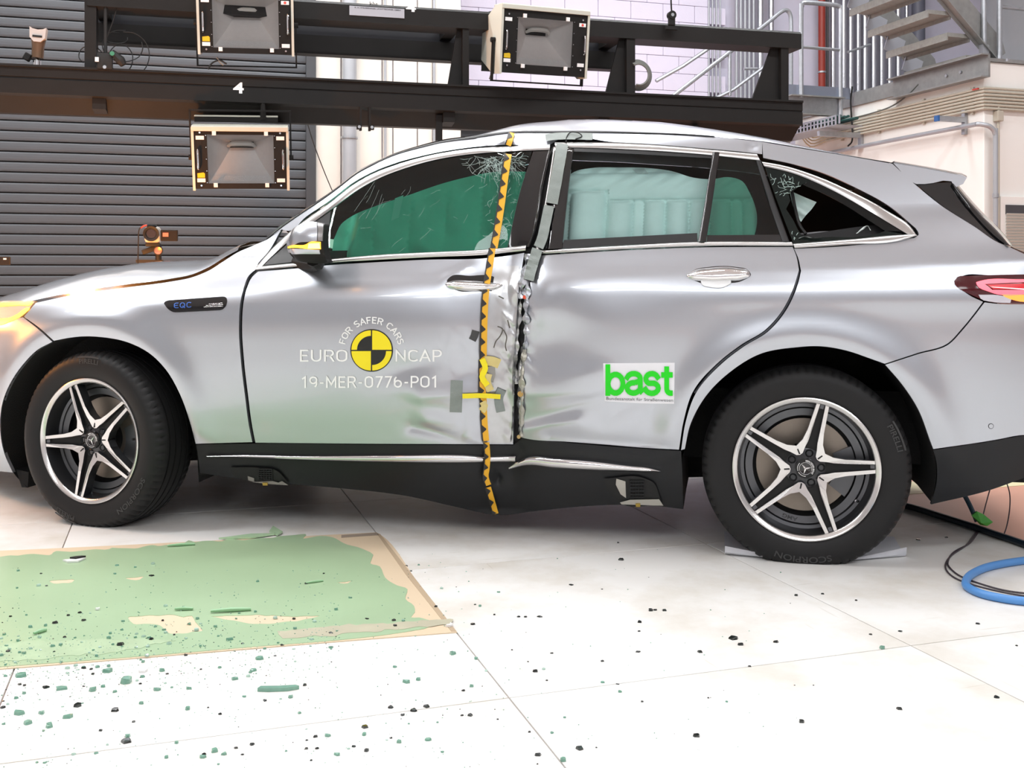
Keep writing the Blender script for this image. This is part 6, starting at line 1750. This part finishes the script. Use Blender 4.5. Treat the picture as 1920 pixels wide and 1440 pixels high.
    if not far:
        cp = MB()
        cp.lathe([(0.0, 0.024), (0.0175, 0.0225), (0.0215, 0.022), (0.0225, 0.0215), (0.0335, 0.022), (0.0360, 0.023), (0.0375, 0.028), (0.0375, 0.04)], BLACK, seg=48, mats=[GLOSSBLACK, GLOSSBLACK, CHROME, BLACK, BLACK, CHROME, DARKALLOY])
        cap = cp.build('hub_cap', root)
        b = MB()
        for k in range(3):
            th = math.radians(base_ang + 8 + 120 * k)
            T = Matrix.Rotation(-th, 4, 'Y')
            b.add([(0.0, 0.0185, 0), (0.0035, 0.0205, 0.0033), (0.0205, 0.0220, 0), (0.0035, 0.0205, -0.0033)], [(0, 2, 1), (0, 3, 2)], CHROME, False, T)
        b.build('hub_star', cap)
        ring_text('MERCEDES-BENZ', 0.0282, base_ang + 20, 0.0060, CHROME, 0.0208, 'cap_lettering', cap, bold=0.01, span=2.3)
        b = MB()
        for sg in (1, -1):
            for k in range(9):
                t0 = math.radians(base_ang + 200 + sg * (8 + 7 * k)); 
                b.cyl((0.0282 * math.cos(t0), 0.0205, 0.0282 * math.sin(t0)), (0.0282 * math.cos(t0), 0.0215, 0.0282 * math.sin(t0)), 0.0014, CHROME, seg=5)
        b.build('cap_wreath', cap)['kind'] = 'stuff'
        th = math.radians(base_ang - 36 + 0); T = Matrix.Rotation(-th, 4, 'Y')
        b = MB(); b.tube([(0.222, 0.06, 0), (0.214, 0.04, 0), (0.208, 0.028, 0)], 0.005, RUBBER, T=T); b.cyl((0.212, 0.036, 0), (0.208, 0.028, 0), 0.0045, CHROME, T=T, seg=8); b.build('valve', root)
        for (s_, ang, r_, hgt, span) in texts:
            ring_text(s_, r_, ang, hgt, TYRELET, -0.0073, 'tyre_lettering', root, bold=0.015, span=span)
            if s_ == 'PIRELLI':
                a_ = np.linspace(math.radians(ang) + span / 2 + 0.02, math.radians(ang) - span / 2 - 0.0, 16)
                b = MB(); rb = r_ + hgt * 0.72; vs = []
                for t in a_: vs += [((rb) * math.cos(t), -0.0070, (rb) * math.sin(t)), ((rb + 0.006) * math.cos(t), -0.0066, (rb + 0.006) * math.sin(t))]
                b.add(vs, [(2 * i, 2 * i + 2, 2 * i + 3, 2 * i + 1) for i in range(15)], TYRELET); b.build('tyre_lettering', root)
    return root
wf = wheel(FW_[0], FW_[1], 0.012, math.radians(-10.3), 40, [('PIRELLI', 88, 0.332, 0.020, 0.30), ('SCORPION', -42, 0.325, 0.022, 0.62), ('PIRELLI', 250, 0.332, 0.020, 0.30)])
wr = wheel(RW_[0], RW_[1], 0.018, 0.0, 3.6, [('PIRELLI', 22, 0.332, 0.020, 0.30), ('SCORPION', 268, 0.325, 0.022, 0.62)])
ring_text('AMG', 0.200, 255, 0.014, DARKALLOY, 0.0795, 'rim_lettering', wr, span=0.28)
# far wheels: plain tyre and rim
def far_wheel(u, z, steer):
    root = empty('wheel', (u, 2 * WC - 0.015, z), rot=(0, 0, math.pi + steer)); root.parent = car
    for src in [o for o in bpy.data.objects if o.parent == wr and o.name.split('.')[0] in ('tyre', 'rim', 'spoke', 'hub')]:
        c = src.copy(); COL.objects.link(c); c.parent = root
far_wheel(FW_[0], 0.340, math.radians(-10.3)); far_wheel(RW_[0], 0.340, 0.0)
# ================================================================== things on the floor
def FL(px, py, z=0.0):
    Y = (CAMH - z) * FPX / (py - HY); return Vector(((px - CX) / FPX * Y, Y, z))
# tan pit cover sheet with torn green film
TAN = M('tan_cover_sheet', srgb(210, 190, 162), rough=0.55, var=0.06, scale=3)
FILM = M('green_plastic_film', srgb(160, 186, 150), rough=0.38, var=0.10, scale=2.5, coat=0.25, coat_rough=0.2)
FILMD = M('dark_green_film_curl', srgb(140, 182, 140), rough=0.4, var=0.1)
mat_ = tag(empty('floor_cover', FL(300, 1120), 0), 'tan floor cover sheet with torn pale green film, strewn with glass', 'floor cover')
mo = FL(300, 1120)
def flat(name, pts, z, th, m, holes=(), parent=mat_, step=10):
    loops = [spl(pts, step)] + [spl(h, step) for h in holes]
    vv = [[FL(x, y) - mo for x, y in L] for L in loops]
    tris = tessellate_polygon([[Vector((p.x, p.y, 0)) for p in L] for L in vv])
    allp = [p for L in vv for p in L]
    b = MB(); b.add([(p.x, p.y, z + th) for p in allp], [t for t in tris], m)
    off = 0
    for L in vv:
        n = len(L)
        b.add([(p.x, p.y, z + th) for p in L] + [(p.x, p.y, z) for p in L], [(i, (i + 1) % n, n + (i + 1) % n, n + i) for i in range(n)], m)
    o = b.build(name, parent)
    bm = bmesh.new(); bm.from_mesh(o.data); bmesh.ops.remove_doubles(bm, verts=bm.verts, dist=1e-5); bmesh.ops.recalc_face_normals(bm, faces=bm.faces)
    if sum(f.normal.z * f.calc_area() for f in bm.faces if abs(f.normal.z) > .9) < 0: bmesh.ops.reverse_faces(bm, faces=bm.faces)
    bm.to_mesh(o.data); bm.free()
    return o
flat('cover_sheet', [(-160, 1040, 1), (0, 1034), (360, 1017), (706, 999.5, 1), (712, 1003), (782, 1091), (857, 1187, 1), (700, 1199), (430, 1221), (0, 1256), (-160, 1268, 1)], 0.0, 0.003, TAN)
rr = random.Random(21)
def rough(pts, amp=3.0, n=4):
    out = []; amp = amp * 1.5
    N = len(pts)
    for i in range(N):
        a, b_ = np.array(pts[i][:2], float), np.array(pts[(i + 1) % N][:2], float)
        out.append(tuple(a))
        L = np.linalg.norm(b_ - a); k = max(1, int(L / 14))
        if len(pts[i]) > 2: continue          # straight edge follows
        for j in range(1, k):
            q = a + (b_ - a) * j / k; out.append((q[0] + rr.gauss(0, amp), q[1] + rr.gauss(0, amp * 0.35)))
    return out
flat('film', rough([(-160, 1053), (0, 1046), (120, 1036), (240, 1030), (400, 1016), (520, 1008), (610, 1007), (640, 1018), (668, 1027), (700, 1042), (694, 1058), (712, 1064), (722, 1085), (745, 1100), (764, 1107), (760, 1125), (778, 1150), (770, 1160), (800, 1164), (826, 1172), (780, 1184, 1), (430, 1219, 1), (0, 1253, 1), (-160, 1264, 1)]), 0.003, 0.0012, FILM,
     holes=[rough([(240, 1160), (280, 1156), (360, 1157), (366, 1168), (380, 1185), (350, 1190), (318, 1190), (300, 1175), (250, 1172)], 2.0), rough([(395, 1158), (470, 1156), (540, 1158), (600, 1157), (570, 1164), (510, 1172), (470, 1172), (440, 1166)], 1.5), rough([(92, 1092), (140, 1089), (135, 1094), (100, 1096)], 1.0), rough([(235, 1086), (270, 1083), (262, 1089)], 1.0), rough([(632, 1094), (660, 1091), (652, 1096)], 1.0)], step=7)
flat('sheet_edge_tape', [(640, 1005, 1), (706, 1000.5, 1), (711, 1005, 1), (640, 1010, 1)], 0.003, 0.0008, M('grey_brown_tape', srgb(150, 136, 122), rough=0.6))
flat('sheet_edge_tape', [(706, 1001, 1), (713, 1003, 1), (856, 1186, 1), (846, 1186, 1), (760, 1078, 1)], 0.003, 0.0008, M('tan_edge_tape', srgb(176, 156, 130), rough=0.6))
flat('dirt_streak', rough([(520, 1186), (640, 1176), (760, 1168), (850, 1164), (846, 1172), (740, 1184), (600, 1196), (530, 1200)], 2.0), 0.0045, 0.0004, M('grey_dirt_film', srgb(176, 172, 150), rough=0.6, var=0.15, scale=12))
flat('dirt_streak', rough([(-60, 1215), (60, 1205), (200, 1200), (330, 1204), (220, 1226), (60, 1240), (-60, 1246)], 3.0), 0.0045, 0.0004, M('green_grey_dirt_film', srgb(158, 180, 146), rough=0.6, var=0.2, scale=12))
def curl(px, py, L, r, ang, name='film_curl'):
    p = FL(px, py) - mo; d = Vector((math.cos(ang), math.sin(ang), 0)) * L / 2
    b = MB(); b.tube([p - d + Vector((0, 0, r + .004)), p + Vector((0, 0, r * 1.1 + .004)), p + d + Vector((0, 0, r * .8 + .004))], [r * .6, r, r * .7], FILMD, seg=7); b.build(name, mat_)
for a in ((433, 1150, 0.12, 0.007, 0.2), (345, 1147, 0.055, 0.006, 0.1), (340, 1026, 0.10, 0.006, 0.3), (590, 1095, 0.06, 0.004, 0.5), (75, 1190, 0.04, 0.006, 1.0)): curl(*a)
for pts in ([(505, 1000, 1), (512, 990, 1), (530, 1001, 1), (520, 1007, 1)], [(410, 1013, 1), (470, 1005, 1), (520, 1004, 1), (470, 1012, 1)]):
    flat('film_scrap', pts, 0.004, 0.006, M('pale_film_scrap', srgb(176, 206, 168), rough=0.3))

# paper under the rear tyre
pa = tag(empty('paper_sheet', FL(1525, 1045), CA), 'white paper sheet squashed under the rear tyre with curled edges', 'paper')
PAPER = M('white_paper', (0.72, 0.73, 0.78), rough=0.7, var=0.02)
pv = []
NX = 30
a0, a1 = FL(1359, 1042), FL(1700, 1046); bk0, bk1 = FL(1358, 998), FL(1676, 1008)
o3 = FL(1525, 1045); inv = Matrix.Rotation(-CA, 3, 'Z')
prof_ = [(-0.035, 0.046), (-0.012, 0.034), (0.0, 0.016), (0.04, 0.004), (0.12, 0.0022), (0.45, 0.0022), (0.8, 0.002), (1.0, 0.004)]
for i in range(NX + 1):
    t = i / NX
    fr_ = a0.lerp(a1, t); bk_ = bk0.lerp(bk1, t)
    s_ = abs(2 * t - 0.98); dip = -0.085 * (1 - s_ ** 1.2)
    lift = max(0, s_ - 0.12) ** 0.9
    for (v_, h_) in prof_:
        q = fr_.lerp(bk_, v_)
        q.y += dip * (1 - max(0, v_)) 
        q.z = max(0.0016, h_ * (lift if v_ < 0.1 else 1))
        pv.append(inv @ (q - o3))
k = len(prof_)
b = MB(); b.add(pv, [(i * k + j, (i + 1) * k + j, (i + 1) * k + j + 1, i * k + j + 1) for i in range(NX) for j in range(k - 1)], PAPER, True); b.build('sheet', pa)

# hoses and cables at the tail of the car
HB = M('blue_rubber_hose', srgb(84, 142, 206), rough=0.45, var=0.06)
HD = M('dark_blue_hose', (0.008, 0.018, 0.030), rough=0.4, var=0.15)
WIREM = M('dark_cable', (0.045, 0.035, 0.045), rough=0.5)
def floor_tube(name, pts, r, m, label, seg=10):
    b = MB(); b.tube([FL(x, y, r + zz_) if len(p3) == 3 else FL(x, y, r) for p3 in pts for (x, y, zz_) in [(p3[0], p3[1], p3[2] if len(p3) == 3 else 0)]], r, m, seg=seg, n=6)
    return tag(b.build(name), label, 'hose' if 'hose' in name else 'cable')
floor_tube('blue_hose', [(2010, 1046), (1960, 1047), (1920, 1051), (1880, 1057), (1846, 1065), (1820, 1078), (1811, 1091), (1815, 1101), (1840, 1113), (1880, 1122), (1920, 1127), (1980, 1130)], 0.0135, HB, 'bright blue hose curving in a loop on the white floor', 16)
floor_tube('dark_hose', [(1640, 935), (1692, 947), (1720, 954), (1770, 970), (1820, 986), (1870, 1003), (1920, 1020), (1980, 1042)], 0.014, HD, 'dark blue hose running along the border of the white floor')
floor_tube('thin_cable', [(1836, 990), (1826, 1004), (1812, 1022), (1786, 1040), (1774, 1055), (1775, 1070), (1793, 1085), (1830, 1098), (1880, 1110), (1920, 1117), (1980, 1124)], 0.0032, WIREM, 'thin dark cable looping from the green tape, outer of the pair', 6)
floor_tube('thin_cable', [(1838, 990), (1829, 1005), (1816, 1020), (1790, 1034), (1779, 1048), (1779, 1062), (1800, 1080), (1840, 1095), (1880, 1106), (1920, 1112), (1980, 1116)], 0.0032, WIREM, 'thin dark cable looping from the green tape, inner of the pair', 6)
# hose and wires hanging from the car's tail to the floor
def hang(name, pts, r, m, label, dep):
    b = MB()
    pp = []
    for (x, y, Y) in pts:
        pp.append(Vector(((x - CX) / FPX * Y, Y, CAMH - (y - HY) / FPX * Y)))
    b.tube(pp, r, m, seg=8); return tag(b.build(name), label, 'hose' if 'hose' in name else 'cable')
Yf = FL(1832, 985)[1]
hang('hanging_hose', [(1800, 915, Yf + 0.05), (1812, 935, Yf + 0.04), (1822, 955, Yf + 0.02), (1832, 978, Yf - 0.0)], 0.010, M('teal_hose', srgb(28, 66, 84), rough=0.45), 'dark teal hose hanging from the car tail down to the green tape', 0)
hang('hanging_wire', [(1862, 900, Yf + 0.2), (1854, 925, Yf + 0.15), (1846, 955, Yf + 0.1), (1841, 975, Yf + 0.02)], 0.0025, WIREM, 'thin dark wire hanging from the car tail straight to the green tape', 0)
Yg = FL(1882, 1004)[1]
hang('hanging_wire', [(1884, 895, Yg + 0.1), (1893, 925, Yg + 0.08), (1893, 955, Yg + 0.05), (1888, 985, Yg + 0.02), (1882, 1003, Yg)], 0.0025, WIREM, 'thin dark wire bowing outwards below the rear bumper onto the dark hose', 0)
gt = FL(1840, 996)
b = MB()
vs = []
GQ = [(-0.040, 0.012), (-0.022, 0.070), (0.012, 0.062), (0.062, 0.034), (0.038, -0.004 + 0.008), (0.0, 0.0 + 0.004)]
q = [((1823 - 1840) , 968), (1832, 959), (1845, 964), (1862, 978), (1850, 998), (1838, 1003)]
q = [(1822, 967), (1832, 959), (1845, 965), (1862, 979), (1851, 997), (1838, 1002)]
cen = Vector(((1840 - CX) / FPX * (Yf - 0.03), Yf - 0.03, CAMH - (981 - HY) / FPX * (Yf - 0.03)))
for k, (x, y) in enumerate(q):
    Yq = Yf - 0.01 - (0.02 if k in (3, 4) else 0); vs.append(Vector(((x - CX) / FPX * Yq, Yq, max(0.004, CAMH - (y - HY) / FPX * Yq))))
n = len(vs)
bk = [v + Vector((0.002, 0.012, 0.0)) for v in vs]
b.add(vs + bk + [cen, cen + Vector((0, .014, 0))], [(i, (i + 1) % n, 2 * n) for i in range(n)] + [(n + (i + 1) % n, n + i, 2 * n + 1) for i in range(n)] + [(i, n + i, n + (i + 1) % n, (i + 1) % n) for i in range(n)], M('green_tape', srgb(84, 186, 72), rough=0.45))
tag(b.build('green_tape'), 'folded piece of green tape holding cables together on the hose', 'tape')

# white plastic splinters on the cover
SPL = M('white_plastic', (0.8, 0.8, 0.8), rough=0.35)
def splinter(px, py, L, wd, ang, label, dark=False, z0=0.005):
    p = FL(px, py); b = MB()
    b.prism([(-L / 2, 0), (-L * .2, -wd / 2), (L * .3, -wd / 2), (L / 2, wd * .4), (L * .1, 0.0), (-L * .2, wd * .15)], 2, 0, 0.006, SPL)
    if dark: b.prism([(-L * .2, wd * .15), (L * .1, 0.0), (L / 2, wd * .4), (L * .3, wd * .5), (0, wd * .4)], 2, 0, 0.012, BLACK)
    o = b.build('plastic_splinter', loc=(p.x, p.y, z0), rz=ang); tag(o, label, 'plastic splinter')
splinter(138, 1054, 0.075, 0.05, 0.15, 'white and black plastic splinter on the green film below the front wheel', True)
splinter(183, 1146, 0.014, 0.014, 0.5, 'tiny white plastic chip in the middle of the green film')
splinter(842, 1176, 0.026, 0.02, 0.8, 'white plastic chip at the corner of the tan cover sheet', z0=0.004)
splinter(268, 1260, 0.022, 0.014, 0.2, 'white plastic chip among glass below the green film', z0=0.0)

# shattered glass: the 300 pieces that show largest are things, the rest crumbs
GLS = M('green_glass_shard', (0.16, 0.33, 0.25), rough=0.12, var=0.25, scale=30, coat=0.5)
GLP = M('pale_glass_shard', (0.40, 0.56, 0.48), rough=0.12, var=0.2, scale=30, coat=0.5)
GLD = M('dark_tinted_glass_shard', (0.012, 0.018, 0.016), rough=0.10, coat=0.8)
rs = random.Random(99)
def shard_mesh(m, seed, flatk=0.55):
    r = random.Random(seed); n = r.choice((5, 6, 7))
    an = sorted(r.uniform(0, 6.283) for _ in range(n))
    an = [2 * math.pi * (i + r.uniform(-.3, .3)) / n for i in range(n)]
    top = [(math.cos(a) * r.uniform(.62, .95) * .5, math.sin(a) * r.uniform(.5, .8) * .5) for a in an]
    b = MB()
    hgt = r.uniform(.30, .50) * flatk / .55
    vs = [(x, y, 0.0) for x, y in top] + [(x * .86 + r.uniform(-.04, .04), y * .86 + r.uniform(-.04, .04), hgt * r.uniform(.75, 1.1)) for x, y in top]
    b.add(vs, [tuple(range(n))[::-1], tuple(range(n, 2 * n))] + [(i, (i + 1) % n, n + (i + 1) % n, n + i) for i in range(n)], m)
    me = bpy.data.meshes.new('glass_shard'); me.from_pydata(b.v, [], b.f); me.materials.append(m); return me
SM = {'g': [shard_mesh(GLS, i) for i in range(8)], 'p': [shard_mesh(GLP, 20 + i) for i in range(6)], 'd': [shard_mesh(GLD, 40 + i, .35) for i in range(7)]}
cover_q = np.array([(-160, 1040), (0, 1034), (360, 1017), (706, 999.5), (857, 1187), (430, 1221), (0, 1256), (-160, 1268)], float)
KIND = {'g': 'green', 'p': 'pale', 'd': 'dark'}
def whereabouts(x, y, ont):
    if ont:
        if x > 700: return 'near the torn tan corner of the floor cover'
        if y < 1125: return 'on the upper part of the green film'
        if 235 < x < 620 and y < 1195: return 'beside the tan tears in the green film'
        return 'on the front strip of the green film, before its ' + ('outer' if x < 235 else 'middle' if x < 470 else 'inner') + ' third'
    if x < 900 and y < 1300:
        return 'on the white floor just below the green film, ' + ('at its far end' if x < 160 else 'near the long green splinter' if x > 430 else 'between film end and splinter')
    if x < 960:
        return 'on the white floor along the lower photo edge, ' + ('corner end' if x < 240 else 'below the green splinter' if x < 620 else 'before the floor joint')
    if y < 1130: return 'on the white floor close to the shadow of the car'
    if x < 1200: return 'on the white floor past the long joint'
    return 'on the open white floor below the rear wheel'
def shard(px, py, wpx, kind, label=None, asp=None):
    p = FL(px, py); s_ = wpx / FPX * p.y * 1.15
    ont = 1 if inside(cover_q, np.array([[px, py]]))[0] else 0
    me = rs.choice(SM[kind])
    o = link('glass_shard', me, None, (p.x, p.y, 0.0044 if ont else 0.0), rs.uniform(-0.4, 0.4) + (math.pi if rs.random() < .5 else 0))
    a = asp or rs.uniform(0.8, 1.25)
    o.scale = (s_, s_ * a, min(s_ * 0.8, 0.011 / 0.4 * rs.uniform(.7, 1)))
    if label: tag(o, label, 'glass shard')
    else:
        wh = whereabouts(px, py, ont); sz = 'large ' if wpx > 14 else 'small ' if wpx < 8 else ''
        lb = sz + KIND[kind] + ' glass shard ' + wh
        if len(lb.split()) > 16: lb = lb.replace('on the white floor ', '')
        tag(o, lb, 'glass shard', sz + KIND[kind] + ' shards ' + wh)
    return o
# placed ones
D = [(157, 1253, 13), (146, 1324, 17), (216, 1333, 18), (86, 1289, 14), (37, 1284, 10), (5, 1327, 12), (284, 1202, 10), (225, 1212, 17), (238, 1391, 24), (314, 1264, 8), (497, 1314, 9), (390, 1327, 6), (685, 1364, 16), (663, 1400, 10), (687, 1408, 12), (592, 1382, 11), (575, 1404, 9), (594, 1404, 10), (443, 1403, 10), (473, 1396, 12), (382, 1415, 11), (455, 1415, 8), (800, 1326, 15), (775, 1333, 16), (732, 1327, 13), (755, 1341, 10), (886, 1171, 12), (866, 1342, 8), (882, 1342, 12), (733, 1384, 8), (869, 1295, 9), (738, 1166, 10), (741, 1176, 9), (551, 1163, 8), (574, 1097, 8), (284, 1082, 10), (150, 1152, 9), (128, 1157, 8), (103, 1171, 13), (157, 1166, 11), (688, 1163, 8), (741, 1177, 8), (770, 1071, 7), (762, 1062, 7), (817, 1140, 8), (891, 1134, 6), (927, 1153, 6), (305, 1166, 7), (607, 1078, 5), (77, 1021 + 57, 6), (1071, 1097, 9), (1220, 1145, 12), (1200, 1167, 11), (1198, 1184, 7), (1374, 1197, 22), (1388, 1209, 15), (1455, 1204, 13), (1313, 1223, 12), (972, 1157, 8), (985, 1157, 8), (1012, 1157, 11), (1229, 1144, 9), (1245, 1145, 11), (1129, 1105, 5), (1305, 1380, 17), (1503, 1354, 14), (1087, 1405, 18), (1008, 1416, 16), (1493, 1117, 9), (1542, 1114, 8), (1605, 1126, 6), (1688, 1184, 9), (1632, 1190, 8), (1833, 1170, 10), (1906, 1211, 6), (1687, 1330, 14), (1868, 1308, 13), (1722, 1012, 10), (1774, 1008, 7), (1165, 1050, 13), (1159, 1018, 6), (1406, 1250, 8), (1490, 1285, 4), (1525, 1285, 4), (1204, 1316, 7), (1328, 1309, 5), (1158, 1283, 7), (1035, 1225, 8), (990, 1241, 5), (1003, 1259, 13), (1025, 1276, 6), (960, 1219, 5), (993, 1373, 7), (1008, 1433, 5), (1118, 1402, 5)]
EX = {0: 'dark glass shard alone at the lower edge of the green film', 2: 'long dark glass shard on the white floor below the green film', 8: 'long flat dark glass shard low on the white floor', 22: None}
for i, (x, y, s_) in enumerate(D): shard(x, y, s_, 'd', None)
Gs = [(237, 1279, 26), (174, 1295, 17), (115, 1292, 24), (36, 1338, 24), (52, 1357, 17), (92, 1361, 13), (92, 1364, 14), (128, 1346, 20), (304, 1258, 13), (202, 1260, 20), (475, 1258, 13), (440, 1274, 14), (430, 1203, 14), (354, 1292, 13), (352, 1330, 12), (487, 1236, 16), (294, 1294, 15), (545, 1308, 12), (458, 1307, 9), (265, 1320, 11), (40, 1268, 22), (78, 1338, 14), (849, 1227, 14), (785, 1275, 12), (762, 1280, 17), (740, 1251, 9), (683, 1378, 10), (632, 1416, 14), (614, 1380, 13), (402, 1409, 15), (420, 1415, 12), (380, 1420, 14), (180, 1413, 9), (748, 1392, 11), (803, 1388, 13), (893, 1236, 9), (900, 1137, 7), (935, 1111, 7), (785, 1060, 6), (1056, 1427, 15), (1035, 1375, 8), (1059, 1346, 7), (1162, 1298, 9), (1655, 1216, 13), (1130, 1280, 8), (312, 1421, 10), (240, 1382, 12), (30, 1310, 10), (215, 1298, 10)]
for (x, y, s_) in Gs: shard(x, y, s_, 'g')
b = MB(); b.prism([(-0.062, -0.008), (-0.03, -0.013), (0.03, -0.010), (0.062, 0.004), (0.05, 0.013), (0.0, 0.008), (-0.055, 0.010)], 2, 0, 0.009, GLS)
p = FL(522, 1294); o = b.build('glass_splinter', loc=(p.x, p.y, 0), rz=0.06); o.scale = (.82, .8, 1); tag(o, 'long narrow green glass splinter on the white floor below the green film', 'glass splinter')
cnt = 300 - len(D) - len(Gs)
def dens():
    u = rs.random()
    if u < 0.62:
        x = rs.uniform(0, 1) ** 1.25 * 640; y = 1236 - x * 0.075 + rs.gauss(0, 1) * 44 + 10
    elif u < 0.80:
        x = rs.uniform(0, 960); y = 1440 - rs.random() ** 1.2 * 200
    elif u < 0.93:
        x = rs.uniform(0, 900); y = rs.uniform(1060, 1230)
    else:
        x = rs.uniform(700, 1500); y = rs.uniform(1010, 1430)
    return x, y
k = 0
while k < cnt:
    x, y = dens()
    if y < 1040 or y > 1436: continue
    shard(x, y, rs.uniform(5, 10.5), rs.choice('gggppd')); k += 1
b = MB()
k = 0
while k < 1500:
    x, y = dens()
    if y < 1030 or y > 1440: continue
    k += 1
    ont = inside(cover_q, np.array([[x, y]]))[0]
    p = FL(x, y); s_ = rs.uniform(1.2, 4.2) / FPX * p.y
    me = rs.choice(SM[rs.choice('ggppppd')])
    T = Matrix.Translation((p.x, p.y, 0.0044 if ont else 0)) @ Matrix.Rotation(rs.uniform(0, 6.28), 4, 'Z') @ Matrix.Diagonal((s_, s_, s_ * .8, 1))
    b.add([v.co for v in me.vertices], [tuple(f.vertices) for f in me.polygons], me.materials[0], False, T)
tag(b.build('glass_crumbs'), 'tiny crumbs of shattered glass scattered over floor and cover', 'glass crumbs', kind='stuff')
